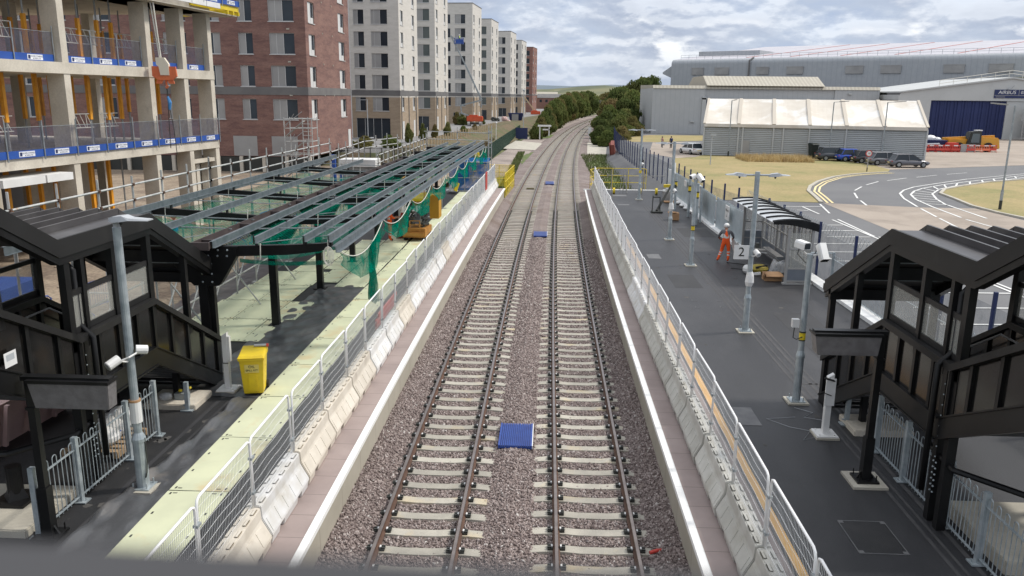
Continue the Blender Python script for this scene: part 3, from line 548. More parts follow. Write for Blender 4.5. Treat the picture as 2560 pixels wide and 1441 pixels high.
# far hills
def hill(pts, y, depth, mat, name='hills'):
    mb = MB(); k = 0
    for i, (xx, h) in enumerate(pts): mb.v += [(xx, y-depth, -0.5), (xx*1.02, y, h), (xx*1.05, y+depth, -0.5)]
    for i in range(len(pts)-1):
        for j in (0, 1): mb.f.append((3*i+j, 3*i+3+j, 3*i+4+j, 3*i+1+j)); mb.m.append(0)
    struct(mb, name, mat, smooth=True)
M_HILL1 = pm('near_hill', (0.16, 0.155, 0.075), (0.07, 0.085, 0.04), 0.012, 0.95, lo=0.45, hi=0.6, c3=(0.33, 0.28, 0.18), s3=0.01, lo3=0.56, hi3=0.66)
M_HILL2 = pm('hazed_hill', (0.10, 0.135, 0.17), (0.14, 0.17, 0.19), 0.002, 0.95)  # blue of the distant haze put into the hill colour
hill([(-900, 8), (-420, 16), (-200, 15), (-60, 17), (0, 18), (40, 22), (75, 24), (110, 20), (160, 16), (220, 14), (300, 15), (420, 12), (800, 10)], 1150, 420, M_HILL1)
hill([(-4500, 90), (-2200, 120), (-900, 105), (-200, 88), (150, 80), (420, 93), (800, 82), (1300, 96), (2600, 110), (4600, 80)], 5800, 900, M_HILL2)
# ================================================================ PLATFORM OBJECTS
def barrier_mb(L=2.06):
    """water filled barrier along Y, track face at +x ; origin mid base"""
    mb = MB(); h = 0.70; a, b2 = -L/2+0.012, L/2-0.012
    mb.prism([(0.29, 0.14), (0.295, 0.19), (0.15, 0.46), (0.135, 0.50), (0.125, h-0.03), (0.11, h), (-0.11, h), (-0.125, h-0.03), (-0.135, 0.50), (-0.15, 0.46), (-0.295, 0.19), (-0.29, 0.14)], 'y', a, b2)
    for y0, y1 in ((a+0.02, a+0.42), (a+0.64, b2-0.64), (b2-0.42, b2-0.02)): mb.hexa([(-0.26, y0, 0), (0.26, y0, 0), (0.26, y1, 0), (-0.26, y1, 0), (-0.285, y0-0.015, 0.16), (0.285, y0-0.015, 0.16), (0.285, y1+0.015, 0.16), (-0.285, y1+0.015, 0.16)])
    # shallow raised panels on both sloping faces
    for i in range(5):
        y0 = a+0.06+i*0.39
        for s in (-1, 1): mb.hexa([(s*0.25, y0, 0.215), (s*0.296, y0, 0.205), (s*0.296, y0+0.33, 0.205), (s*0.25, y0+0.33, 0.215), (s*0.12, y0+0.02, 0.455), (s*0.164, y0+0.02, 0.45), (s*0.164, y0+0.31, 0.45), (s*0.12, y0+0.31, 0.455)])
    for i in range(6):
        y0 = a+0.10+i*0.33
        for s in (-1, 1): mb.b(min(s*0.045, s*0.11), max(s*0.045, s*0.11), y0, y0+0.21, h-0.01, h+0.018)
    return mb
def fence_mb(L=2.06, H=1.27):
    f = MB(); r = 0.021; a, b2 = -L/2+0.04, L/2-0.04
    f.tube([(0, a, 0), (0, a, H-0.1), (0, a+0.03, H-0.03), (0, a+0.1, H), (0, b2-0.1, H), (0, b2-0.03, H-0.03), (0, b2, H-0.1), (0, b2, 0)], r, 8); f.tube([(0, a, 0.03), (0, b2, 0.03)], 0.016, 6)
    w = MB(); n = 36
    for i in range(1, n):
        yy = a+(b2-a)*i/n; w.tube([(0.004, yy, 0.03), (0.004, yy, H-0.01)], 0.0028, 3, cap=False)
    for i in range(1, 8):
        zz = H*i/8; pts = []
        for j in range(13): pts.append((-0.004, a+(b2-a)*j/12, zz+0.010*math.sin(j*0.9+i)))
        w.tube(pts, 0.0030, 4, cap=False)
    c = []
    for zz in (0.35, 0.95): q = MB(); q.c(0, L/2, zz, 0.07, 0.12, 0.04); c.append(q)
    return f, w, c
M_FENW = pm('fence_white', (0.84, 0.84, 0.84), (0.78, 0.78, 0.77), 2, 0.4)
bar_mesh = {}; fen = None
def barrier_row(side, y0, n, cols, glab):
    global fen
    for i in range(n):
        yy = y0+2.08*i; key = cols(i); m, cname = {'w': (M_BARW, 'white'), 'c': (M_BARC, 'cream'), 'g': (M_BARG, 'shade grey white'), 'r': (M_BARW, 'white')}[key]
        xx = (-4.70 if side < 0 else 3.36)+off(yy)*0.9; k = (m.name,)
        lab = {(-1, 'w'): 'clean white water filled barrier in the line beside the canopy platform', (-1, 'c'): 'cream yellowed water filled barrier in the line beside the canopy platform', (1, 'g'): 'white water filled barrier, coloured grey for its shade, in the line along the tarmac platform', (1, 'w'): 'bright white water filled barrier in the line along the tarmac platform'}[(side, key)]
        if k not in bar_mesh:
            o = barrier_mb().build('water_barrier', m, bevel=0.018); bar_mesh[k] = o
        else: o = dup(bar_mesh[k])
        o.location = (xx, yy, 0.915); o.rotation_euler = (0, 0, -offd(yy)*0.9+random.uniform(-0.012, 0.012)+(pi if side > 0 else 0)); tag(o, lab, 'barrier', 'water filled barriers along the two platform edges')
        if fen is None:
            fen = thing('mesh_panel', 'x', 'fence panel'); f, w, c = fence_mb(); f.build('panel_frame', M_FENW, fen, smooth=True); w.build('wire_mesh', M_FENW, fen); [q.build('panel_clip', M_GALV2, fen) for q in c]; p = fen
        else: p = dup(fen)
        p.location = (xx-0.01*side, yy, 0.915+0.60+random.uniform(-0.012, 0.02)); p.rotation_euler = (random.uniform(-0.012, 0.012), random.uniform(-0.02, 0.02), -offd(yy)*0.9+random.uniform(-0.015, 0.015))
        tag(p, 'white wire mesh panel standing on the barriers of the '+('canopy' if side < 0 else 'tarmac')+' platform', 'fence panel', 'white mesh panels on the %s platform barriers' % ('canopy' if side < 0 else 'tarmac'))
barrier_row(-1, 8.62, 28, lambda i: {0: 'w', 1: 'c', 2: 'w', 3: 'c', 4: 'c', 5: 'c', 8: 'c', 13: 'c'}.get(i, 'w'), 'left')
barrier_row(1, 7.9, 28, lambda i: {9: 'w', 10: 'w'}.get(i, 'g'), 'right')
# red panel and red boards among the left fence
mb = MB(); mb.b(-4.42, -4.36, 57.2, 58.4, 1.5, 2.85); solo(mb, 'red_screen', M_RED, 'solid red panel in the mesh fence near the blue sheeting', 'panel')
mb = MB(); mb.b(-5.34, -5.28, 24.2, 27.2, 0.92, 1.25); mb.b(-5.3, -5.24, 24.4, 27.4, 1.3, 1.42); solo(mb, 'red_barrier_board', M_RED, 'red plastic barrier board behind the white mesh fence', 'barrier')
# ---- lamp posts
def pole(o, x, y, z0, z1, rb, rt_, zc, n=14, mat=M_GALV, conc=True):
    mb = MB(); mb.tube([(x, y, z0), (x, y, zc-0.06)], rb, n); mb.tube([(x, y, zc-0.06), (x, y, zc), (x, y, zc+0.12)], [rb+0.012, rb+0.012, rt_+0.004], n); mb.tube([(x, y, zc+0.12), (x, y, z1)], [rt_+0.004, rt_], n); mb.build('pole', mat, o, smooth=False)
    bp = MB(); bp.c(x, y, z0+0.015, 0.36, 0.36, 0.03)
    for sx in (-1, 1):
        for sy in (-1, 1): bp.tube([(x+sx*0.13, y+sy*0.13, z0), (x+sx*0.13, y+sy*0.13, z0+0.13)], 0.014, 6)
    bp.build('base_plate', mat, o)
    if conc: q = MB(); q.c(x, y, z0-0.02, 0.5, 0.5, 0.055); q.build('base_pad', M_CONCP, o)
def lum(mb, p, d, L=0.62):
    """flat lantern head along direction d from p"""
    p = Vector(p); d = Vector(d).normalized(); n = Vector((-d.y, d.x, 0)); u = Vector((0, 0, 1))
    st = [(0.0, 0.05, 0.02, -0.05), (0.10, 0.11, 0.05, -0.05), (0.28, 0.14, 0.07, -0.03), (0.40, 0.13, 0.03, -0.01), (L, 0.10, 0.012, -0.01)]; k = len(mb.v)
    for t, w, zt, zb in st:
        for s, z_ in ((-1, zb), (1, zb), (0.8, zt), (-0.8, zt)): mb.v.append(tuple(p+d*t+n*s*w+u*z_))
    for i in range(len(st)-1):
        for j in range(4): mb.f.append((k+4*i+j, k+4*i+(j+1) % 4, k+4*i+4+(j+1) % 4, k+4*i+4+j)); mb.m.append(0)
    e = k+4*(len(st)-1); mb.f += [(k+3, k+2, k+1, k), (e, e+1, e+2, e+3)]; mb.m += [0, 0]
    q = p+d*0.2-u*0.06; mb.ball(tuple(q), (0.035, 0.035, 0.05), 8, 5, 1)
def camera_tube(o, p, d, r=0.085, L=0.26, mat=M_WHITE):
    p = Vector(p); d = Vector(d).normalized(); mb = MB(); mb.tube([p-d*L/2, p+d*L/2*0.9, p+d*L/2], [r, r, r*0.9], 12); mb.tube([p+d*(L/2+0.001), p+d*(L/2+0.004)], r*0.75, 12, 1); return mb.build('spot_camera', [mat, M_LAMPH], o)
o = thing('lamp_post', 'lamp post with one lantern in front of the covered stair by the canopy', 'lamp post', (-7.47, 13.53, 0.915), 'platform lamp posts')
pole(o, -7.47, 13.53, 0.95, 5.88, 0.115, 0.072, 1.94)
mb = MB(); lum(mb, (-7.56, 13.5, 6.03), (1, -0.05, 0), 0.74); mb.tube([(-7.47, 13.53, 5.86), (-7.47, 13.53, 6.0)], 0.055, 10); mb.build('lantern', [M_LAMPH, M_CLIP], o)
mb = MB(); mb.tube([(-7.47, 13.53, 2.26), (-7.47, 13.53, 2.66)], 0.104, 14); mb.tube([(-7.47, 13.53, 2.66), (-7.47, 13.53, 2.70)], 0.106, 14, 1); mb.build('pole_wrap', [M_WHITE, M_CARD], o)
mb = MB(); mb.tube([(-7.47, 13.44, 3.45), (-7.55, 13.32, 3.5), (-7.4, 13.36, 3.56), (-7.33, 13.5, 3.6)], 0.018, 6); mb.build('camera_bracket', M_WHITE, o)
camera_tube(o, (-7.62, 13.22, 3.5), (-0.45, -0.75, -0.35), 0.085, 0.24); camera_tube(o, (-7.29, 13.62, 3.63), (0.75, 0.5, -0.15), 0.085, 0.2)
mb = MB(); mb.tube([(-7.35, 13.52, 1.95), (-7.335, 13.50, 1.5), (-7.345, 13.47, 1.28), (-7.37, 13.46, 1.18)], 0.012, 6); mb.build('pole_cable', M_CLIP, o)
def double_lamp(x, y, label, sign=None, ang=0.0, wrapped=True, yellow=False):
    o = thing('lamp_post', label, 'lamp post', (x, y, 0.915), 'platform lamp posts'); pole(o, x, y, 0.95, 6.0, 0.10, 0.075, 2.05)
    mb = MB(); ca, sa = math.cos(ang), math.sin(ang)
    mb.tube([(x-0.42*ca, y-0.42*sa, 5.9), (x+0.42*ca, y+0.42*sa, 5.9)], 0.03, 8); lum(mb, (x-0.34*ca, y-0.34*sa, 5.9), (-ca, -sa, 0), 0.62); lum(mb, (x+0.34*ca, y+0.34*sa, 5.9), (ca, sa, 0), 0.62); mb.build('lantern', [M_LAMPH, M_CLIP], o)
    if wrapped: mb = MB(); mb.tube([(x, y, 2.42), (x+0.01, y, 2.55), (x+0.015, y, 2.75), (x, y, 2.88)], [0.095, 0.14, 0.12, 0.09], 12); mb.build('pole_wrap', M_WHITE, o)
    camera_tube(o, (x+0.14, y-0.14, 3.5), (0.25, -0.7, -0.35), 0.085, 0.22); mb = MB(); mb.c(x+0.17, y, 3.72, 0.1, 0.1, 0.16); mb.build('sensor_box', M_CLIP, o)
    mb = MB(); mb.tube([(x, y-0.1, 3.4), (x+0.06, y-0.2, 3.42), (x+0.14, y-0.12, 3.46)], 0.02, 6); mb.build('camera_bracket', M_WHITE, o)
    if yellow: mb = MB(); mb.tube([(x, y, 2.85), (x, y, 3.05)], 0.092, 12); mb.build('yellow_band', M_YEL, o)
    return o
def text_obj(s, size, M, mat, parent, name='lettering', ext=0.004, align='CENTER', sx=1.0):
    cu = bpy.data.curves.new('t', 'FONT'); cu.body = s; cu.size = size; cu.extrude = ext; cu.align_x = align; cu.align_y = 'CENTER'
    ob = bpy.data.objects.new('t', cu); COL.objects.link(ob); dg = bpy.context.evaluated_depsgraph_get(); me = bpy.data.meshes.new_from_object(ob.evaluated_get(dg)); bpy.data.objects.remove(ob); bpy.data.curves.remove(cu)
    me.transform(Matrix.Diagonal((sx, 1, 1, 1))); me.name = name; me.transform(M); me.materials.clear(); me.materials.append(mat)
    org = ORG.get(parent, Vector((0, 0, 0))); me.transform(Matrix.Translation(-org)); o = bpy.data.objects.new(name, me); COL.objects.link(o); o.parent = parent; ORG[o] = org; return o
def face_M(p, right, up):
    r_ = Vector(right).normalized(); u = Vector(up).normalized(); n = r_.cross(u); m = Matrix((r_, u, n)).transposed().to_4x4(); m.translation = Vector(p); return m
o = double_lamp(6.40, 25.0, 'double lamp post carrying the white platform number sign', True)
sg = thing('platform_number_sign', 'white square sign with a black number 2 on the lamp post', 'sign', (6.05, 24.9, 3.5)); mb = MB(); mb.c(6.06, 24.88, 3.52, 0.46, 0.03, 0.44); mb.build('sign_board', M_WHITE, sg)
mb = MB(); mb.bar((6.28, 24.9, 3.66), (6.4, 24.98, 3.66), 0.03); mb.bar((6.28, 24.9, 3.38), (6.4, 24.98, 3.38), 0.03); mb.build('sign_bracket', M_GALV, sg)
text_obj('2', 0.40, face_M((6.06, 24.86, 3.52), (1, 0, 0), (0, 0, 1)), M_CLIP, sg, 'sign_number')
double_lamp(6.44, 42.0, 'double lamp post between the camera post and the cardboard box', ang=0.0)
double_lamp(6.68, 58.9, 'double lamp post beside the white cable barrier at the platform end', wrapped=False, yellow=True)
# ---- camera posts
def cctv(x, y, label, zt=4.6, cams=(), yb=2.52):
    o = thing('camera_post', label, 'camera post', (x, y, 0.915), 'galvanised camera posts'); pole(o, x, y, 0.95, zt, 0.095, 0.07, 2.12)
    mb = MB(); mb.tube([(x, y, yb), (x, y, yb+0.17)], 0.077, 12); mb.tube([(x, y, yb-0.03), (x, y, yb)], 0.078, 12, 1); mb.tube([(x, y, yb+0.17), (x, y, yb+0.21)], 0.078, 12, 1); mb.build('yellow_band', [M_YEL, M_CLIP], o)
    for (dx, dy, dz, d, L) in cams:
        d = Vector(d).normalized(); p = Vector((x+dx, y+dy, zt+dz)); r_ = d.cross(Vector((0, 0, 1))).normalized(); u = r_.cross(d)
        mb = MB(); f = lambda t, s, h: tuple(p+d*t+r_*s+u*h); w, h = 0.10, 0.085
        pr = [(-w, -h), (w, -h), (w, h*0.5), (w*0.75, h), (-w*0.75, h), (-w, h*0.5)]; mb.add([f(-L/2, *q) for q in pr]+[f(L/2, *q) for q in pr], [tuple(range(6)), tuple(range(6, 12))]+[(i, (i+1) % 6, 6+(i+1) % 6, 6+i) for i in range(6)], 0)
        mb.add([f(L/2+0.003, *(0.82*c_ for c_ in q)) for q in pr], [tuple(range(6))], 1); cam_o = mb.build('camera_housing', [M_WHITE, M_GLASS], o)
        mb = MB(); mb.tube([p-u*h, p-u*(h+0.06)-d*0.02, (x, y, zt-0.06)], 0.022, 6); mb.build('camera_arm', M_WHITE, o)
        mb = MB(); mb.tube([p-d*L*0.3-u*h, p-d*L*0.4-u*0.26, (x, y, zt-0.3)], 0.013, 6); mb.build('camera_cable', M_CLIP, o)
    return o
o = cctv(6.22, 18.93, 'camera post by the covered stair with two white cameras', 4.62, [(-0.16, 0.1, 0.2, (0.28, -0.75, -0.05), 0.36), (0.26, -0.1, 0.06, (0.10, -0.55, -0.80), 0.42)])
mb = MB(); mb.c(6.0, 18.85, 2.95, 0.16, 0.12, 0.2); mb.build('junction_box', M_WHITE, o); mb = MB(); mb.tube([(5.98, 18.82, 2.85), (5.96, 18.8, 2.6), (6.05, 18.82, 2.55), (6.2, 18.86, 2.6)], 0.012, 6); mb.build('box_cable', M_CLIP, o)
cctv(6.42, 35.33, 'camera post beyond the platform number with a white camera pointing along the platform', 4.75, [(0.2, -0.05, 0.05, (0.35, -0.6, -0.55), 0.4), (-0.12, 0.1, 0.1, (-0.5, -0.3, -0.2), 0.25)])
o = thing('tilted_camera_mast', 'black tilted camera mast leaning towards the fence', 'camera mast', (7.1, 52.2, 0.915)); mb = MB(); mb.tube([(7.1, 52.2, 1.05), (8.1, 53.2, 2.6), (8.2, 53.3, 2.75)], [0.09, 0.06, 0.06], 8); mb.c(7.1, 52.2, 0.98, 0.7, 0.6, 0.1); mb.bar((6.8, 52.2, 1.0), (6.85, 52.4, 2.0), 0.06); mb.bar((7.3, 52.2, 1.0), (7.3, 52.4, 1.9), 0.06); mb.bar((6.85, 52.3, 1.9), (7.3, 52.4, 1.9), 0.06); mb.build('mast_body', M_CLIP, o)
mb = MB(); mb.tube([(8.2, 53.3, 2.75), (8.2, 53.32, 3.35)], 0.03, 8); mb.build('mast_tip', M_WHITE, o); camera_tube(o, (8.2, 53.3, 3.7), (0, -0.1, -1), 0.14, 0.7)
# ---- white help point posts
def white_post(x, y, label, top, plate):
    o = thing('white_post', label, 'post', (x, y, 0.915)); mb = MB(); mb.b(x-0.065, x+0.065, y-0.065, y+0.065, 0.98, top-0.12); mb.hexa([(x-0.065, y-0.065, top-0.12), (x+0.065, y-0.065, top-0.12), (x+0.065, y+0.065, top-0.12), (x-0.065, y+0.065, top-0.12), (x-0.065, y-0.065, top-0.08), (x+0.065, y-0.065, top), (x+0.065, y+0.065, top), (x-0.065, y+0.065, top-0.08)]); mb.build('post_shaft', M_WHITE, o, bevel=0.006)
    bp = MB(); bp.c(x, y, 0.975, 0.46, 0.46, 0.03)
    for sx in (-1, 1):
        for sy in (-1, 1): bp.tube([(x+sx*0.16, y+sy*0.16, 0.97), (x+sx*0.16, y+sy*0.16, 1.02)], 0.016, 6)
    bp.build('base_plate', M_WHITE, o); q = MB(); q.c(x, y, 0.937, 0.5, 0.5, 0.045); q.build('base_pad', M_CONCP, o)
    if plate:
        b_ = MB(); b_.b(x-0.11, x+0.10, y-0.10, y-0.07, top-0.72, top-0.1); b_.build('post_plate', M_WHITE, o); c = MB(); c.tube([(x-0.16, y-0.1, top-0.08), (x, y-0.12, top-0.12), (x+0.12, y-0.05, top-0.18), (x+0.14, y, top-0.32)], 0.022, 6); c.tube([(x-0.14, y-0.11, top-0.42), (x+0.02, y-0.11, top-0.48)], 0.01, 5); c.build('post_strap', M_RUBB, o)
    else:
        b_ = MB(); b_.b(x+0.07, x+0.12, y-0.05, y+0.05, top-0.75, top-0.1); b_.build('post_plate', M_WHITE, o); c = MB(); c.tube([(x-0.07, y-0.08, top-0.78), (x+0.07, y-0.08, top-0.78)], 0.012, 5); c.build('post_strap', M_CLIP, o)
white_post(-7.88, 18.7, 'white square post on a base plate beside the yellow bin', 2.44, False); white_post(6.24, 16.88, 'white square post with a black strap beside the covered stair of the tarmac platform', 2.38, True)
# ---- wrapped information screens
def screen(x, y, x0, x1, z0, z1, label, depth, zt, conc):
    o = thing('wrapped_screen', label, 'information screen', (x, y, 0.915)); s = 1 if x1 > x and x0 < x+0.3 and x1-x > x-x0 else -1
    mb = MB(); mb.b(x-0.085, x+0.085, y-0.085, y+0.085, 1.0, 1.85); mb.build('post_foot', M_BLACK, o); mb = MB(); mb.b(x-0.06, x+0.06, y-0.06, y+0.06, 1.85, zt); mb.b(x-0.08, x+0.08, y-0.09, y+0.09, zt-0.5, zt-0.46); mb.build('post_shaft', M_BLACK, o)
    mb = MB(); mb.bar((x-s*0.1, y, zt+0.03), (x1 if s > 0 else x0, y, zt+0.03), 0.16, 0.07); mb.build('top_arm', M_BLACK, o)
    mb = MB(); mb.hexa([(x0+0.07, y-depth+0.03, z0), (x1-0.03, y-depth+0.03, z0), (x1-0.03, y+depth, z0), (x0+0.07, y+depth, z0), (x0, y-depth, z1), (x1, y-depth, z1), (x1, y+depth, z1), (x0, y+depth, z1)]); mb.build('screen_box', M_WRAP, o, bevel=0.01)
    mb = MB(); mb.b(x0-0.02, x1+0.02, y-depth-0.02, y+depth+0.02, z1+0.002, z1+0.05); mb.build('screen_hood', M_BLACK, o)
    bp = MB(); bp.c(x, y, 0.985, 0.42, 0.42, 0.04)
    for sx in (-1, 1):
        for sy in (-1, 1): bp.tube([(x+sx*0.16, y+sy*0.16, 1.0), (x+sx*0.16, y+sy*0.16, 1.12)], 0.012, 6)
    bp.hexa([(x-0.17, y-0.02, 1.0), (x+0.17, y-0.02, 1.0), (x+0.17, y+0.02, 1.0), (x-0.17, y+0.02, 1.0), (x-0.08, y-0.02, 1.16), (x+0.08, y-0.02, 1.16), (x+0.08, y+0.02, 1.16), (x-0.08, y+0.02, 1.16)]); bp.build('base_plate', M_BLACK, o)
    if conc: q = MB(); q.c(x, y, 0.94, 0.66, 0.7, 0.05); q.build('base_pad', M_CONCP, o)
screen(-8.16, 11.74, -8.12, -6.82, 3.27, 3.70, 'information screen wrapped in grey plastic in front of the covered stair by the canopy', 0.14, 3.72, False)
screen(6.29, 14.7, 5.03, 6.24, 3.52, 3.90, 'information screen wrapped in grey plastic in front of the covered stair by the car park', 0.16, 3.92, True)
# ---- bow top fences
def bow_panel(mb, p, q, z0=0.98, z1=2.12, pitch=0.11, r=0.0085):
    p, q = Vector((*p, 0)), Vector((*q, 0)); L = (q-p).length; d = (q-p)/L; n = int(L/pitch); n -= n % 2; pit = L/n
    up = Vector((0, 0, 1)); f = lambda t, z: p+d*t+up*z
    mb.bar(f(0, z0+0.06), f(L, z0+0.06), 0.045, 0.012); mb.bar(f(0, z1-0.17), f(L, z1-0.17), 0.045, 0.012)
    for i in range(n//2):
        t0 = (2*i+0.5)*pit; t1 = t0+pit; rr = pit/2; arc = [f(t0+rr-rr*math.cos(a), z1-rr+rr*math.sin(a)) for a in np.linspace(0, pi, 7)]
        mb.tube([f(t0, z0)]+arc+[f(t1, z0)], r, 5, cap=False)
def bow_fence(pts, label, name='bow_top_fence', z0=0.98, z1=2.12, gap=(), pz=2.18):
    o = thing(name, label, 'fence', (*pts[0], 0.915))
    for i, p in enumerate(pts):
        mb = MB(); mb.b(p[0]-0.045, p[0]+0.045, p[1]-0.045, p[1]+0.045, 0.95, pz); mb.c(p[0], p[1], 0.938, 0.26, 0.2, 0.025)
        for s in (-1, 1): mb.tube([(p[0]+s*0.09, p[1], 0.94), (p[0]+s*0.09, p[1], 1.0)], 0.01, 5)
        mb.build('fence_post', M_GALV, o)
    for i in range(len(pts)-1):
        if i in gap: continue
        mb = MB(); bow_panel(mb, pts[i], pts[i+1], z0, z1); mb.build('bow_panel', M_GALV, o)
    return o
bow_fence([(-8.34, 11.75), (-8.34, 12.96), (-8.34, 14.72), (-8.34, 15.89)], 'galvanised bow top fence below the covered stair by the canopy')
bow_fence([(7.04, 16.1), (7.04, 14.76), (7.03, 13.05), (7.03, 11.9), (7.03, 9.8)], 'galvanised bow top fence below the covered stair by the car park')
for x_, y_, l_ in ((-8.32, 17.35, 'short galvanised stub post beside the concrete base under the covered stair by the canopy'), (6.95, 17.55, 'short galvanised stub post beside the concrete base under the covered stair by the car park')):
    mb = MB(); mb.b(x_-0.045, x_+0.045, y_-0.045, y_+0.045, 0.94, 1.62); mb.c(x_, y_, 0.935, 0.28, 0.22, 0.03); mb.bar((x_-0.1, y_, 1.05), (x_+0.02, y_-0.03, 1.05), 0.03); solo(mb, 'stub_post', M_GALV, l_, 'post')
# ---- yellow oil spill bin
def wheelie_bin(x, y, rz, label, mat, name='wheelie_bin', text=None, z=0.93):
    o = thing(name, label, 'bin', (0, 0, 0)); mb = MB()
    mb.hexa([(-0.23, -0.25, 0.05), (0.23, -0.25, 0.05), (0.23, 0.26, 0.05), (-0.23, 0.26, 0.05), (-0.29, -0.36, 0.98), (0.29, -0.36, 0.98), (0.29, 0.36, 0.98), (-0.29, 0.36, 0.98)]); mb.b(-0.31, 0.31, -0.40, 0.38, 0.93, 0.99); mb.hexa([(-0.12, -0.275, 0.1), (0.12, -0.275, 0.1), (0.12, -0.24, 0.1), (-0.12, -0.24, 0.1), (-0.1, -0.335, 0.6), (0.1, -0.335, 0.6), (0.1, -0.3, 0.6), (-0.1, -0.3, 0.6)]); mb.build('bin_body', mat, o, bevel=0.012)
    lid = MB(); lid.hexa([(-0.32, -0.42, 0.995), (0.32, -0.42, 0.995), (0.32, 0.38, 0.995), (-0.32, 0.38, 0.995), (-0.28, -0.36, 1.06), (0.28, -0.36, 1.06), (0.28, 0.36, 1.1), (-0.28, 0.36, 1.1)]); lid.tube([(-0.25, 0.42, 1.0), (0.25, 0.42, 1.0)], 0.018, 6); lid.build('bin_lid', mat, o, bevel=0.012)
    for s in (-1, 1): w = MB(); w.tube([(s*0.24, 0.3, 0.1), (s*0.30, 0.3, 0.1)], 0.1, 14); w.build('bin_wheel', M_RUBB, o)
    if text:
        th = math.atan2(0.11, 0.93); up = Vector((0, -math.sin(th), math.cos(th))); c = Vector((0, -0.336, 0.72)); lb = MB(); M0 = face_M(c, (1, 0, 0), up); lb.quad(*[M0 @ Vector(p) for p in ((-0.17, -0.11, 0.006), (0.17, -0.11, 0.006), (0.17, 0.11, 0.006), (-0.17, 0.11, 0.006))]); lb.build('bin_label', pm('label_yellow', (0.74, 0.60, 0.16), rough=0.6), o)
        text_obj('OIL', 0.1, face_M(c+up*0.05-Vector((0, 0.012, 0)), (1, 0, 0), up), M_CLIP, o, 'bin_lettering', 0.001); text_obj('SPILL KIT', 0.072, face_M(c-up*0.045-Vector((0, 0.012, 0)), (1, 0, 0), up), M_CLIP, o, 'bin_lettering', 0.001)
    o.location = (x, y, z); o.rotation_euler = (0, 0, rz); return o
wheelie_bin(-7.17, 18.62, R(12), 'yellow wheeled bin lettered oil spill kit beside the white post', M_YBIN, text=True)
mb = MB(); mb.tube([(-7.22, 18.86, 2.06), (-6.93, 18.92, 2.06)], 0.035, 10); mb.tube([(-6.93, 18.92, 2.06), (-6.88, 18.93, 2.06)], 0.042, 10, 1); solo(mb, 'grey_torch', [M_LAMPH, M_RED], 'grey tube with a red end lying on the yellow bin lid', 'tube')
# ---- pale boards laid as walkway
BL = [(-6.40, 8.9, 1.1, 2.4)]
brd = None; placed = []
def board(x0, x1, y0, y1, lab, grp):
    global brd
    mb = MB(); mb.b(-0.5, 0.5, -0.5, 0.5, 0, 0.012)
    if brd is None: brd = True
    mb = MB(); w, h = x1-x0, y1-y0; mb.b(-w/2, w/2, -h/2, h/2, 0, 0.012)
    for sx in (-1, 1):
        for ty in (-0.46, -0.16, 0.16, 0.46): mb.c(sx*(w/2-0.09), ty*h, 0.0125, 0.035, 0.08, 0.003, 1)
    for sy in (-1, 1):
        for tx in (-0.35, 0.3): mb.c(tx*w, sy*(h/2-0.08), 0.0125, 0.08, 0.03, 0.003, 1)
    key = (round(w, 2), round(h, 2))
    o = solo(mb, 'walkway_board', [M_GRP, M_CLIP], lab, 'board', grp, loc=(0, 0, 0)); o.location = ((x0+x1)/2, (y0+y1)/2, 0.93+random.uniform(0, 0.006)); o.rotation_euler = (0, 0, random.uniform(-0.012, 0.012))
G1 = 'pale walkway boards along the mesh fence'
for i in range(22): yb_ = 8.6+2.43*i; board(-6.95+off(yb_)*0.5, -5.82+off(yb_)*0.5, yb_, yb_+2.4, 'pale green yellow board laid in the single line beside the mesh fence', G1)
G2 = 'pale boards laid under the canopy'
for (x0, x1, y0, y1) in [(-11.6, -10.3, 22.7, 25.1), (-10.28, -9.1, 22.7, 25.1), (-9.08, -8.55, 22.7, 25.05), (-11.6, -10.3, 25.15, 27.55), (-10.28, -9.1, 25.15, 27.55), (-9.08, -8.2, 25.15, 27.5), (-11.5, -10.3, 27.6, 30.0), (-10.28, -9.1, 27.6, 30.0), (-11.4, -10.3, 30.05, 32.45), (-10.28, -9.05, 30.05, 32.45), (-9.03, -8.2, 30.6, 33.0), (-8.15, -7.0, 29.9, 32.3), (-8.15, -7.0, 32.35, 34.75), (-9.4, -8.2, 33.05, 35.4), (-8.15, -7.0, 34.8, 37.2), (-8.15, -7.0, 37.25, 39.65), (-9.4, -8.2, 35.45, 37.8), (-10.6, -9.45, 32.5, 34.9), (-10.6, -9.45, 34.95, 37.3), (-9.4, -8.2, 37.85, 40.2), (-8.15, -7.05, 39.7, 42.1), (-8.15, -7.05, 42.2, 44.6)]:
    board(x0, x1, y0, y1, 'pale green yellow board among those laid under the canopy', G2)
# ---- black plastic sheet, crumpled
def crumple(x0, x1, y0, y1, nx, ny, zb, amp, edge=0.0):
    mb = MB()
    for j in range(ny+1):
        for i in range(nx+1):
            u, v = i/nx, j/ny; xx = x0(v)+(x1(v)-x0(v))*u; yy = y0+(y1-y0)*v
            h = abs(math.sin(xx*5.1+yy*1.7+2*math.sin(yy*0.9)))*abs(math.sin(yy*3.3-xx*2.1))*amp+edge*math.exp(-((u-0.12)/0.1)**2)*(0.5+0.5*math.sin(yy*2.6)**2)
            h *= min(1.0, max(0.0, (1-u)*4.0-0.15))
            if j in (0, ny): h *= 0.3
            mb.v.append((xx, yy, zb+h+random.uniform(0, 0.006)))
    for j in range(ny):
        for i in range(nx): k = j*(nx+1)+i; mb.f.append((k, k+1, k+nx+2, k+nx+1)); mb.m.append(0)
    return mb
solo(crumple(lambda v: -7.5-0.25*math.sin(v*5)-0.2*v, lambda v: -6.85, 8.0, 18.2, 18, 110, 0.918, 0.06, 0.15), 'plastic_sheet', M_SHEET, 'crumpled black plastic sheet edge along the near pale boards', 'plastic sheet', smooth=True)
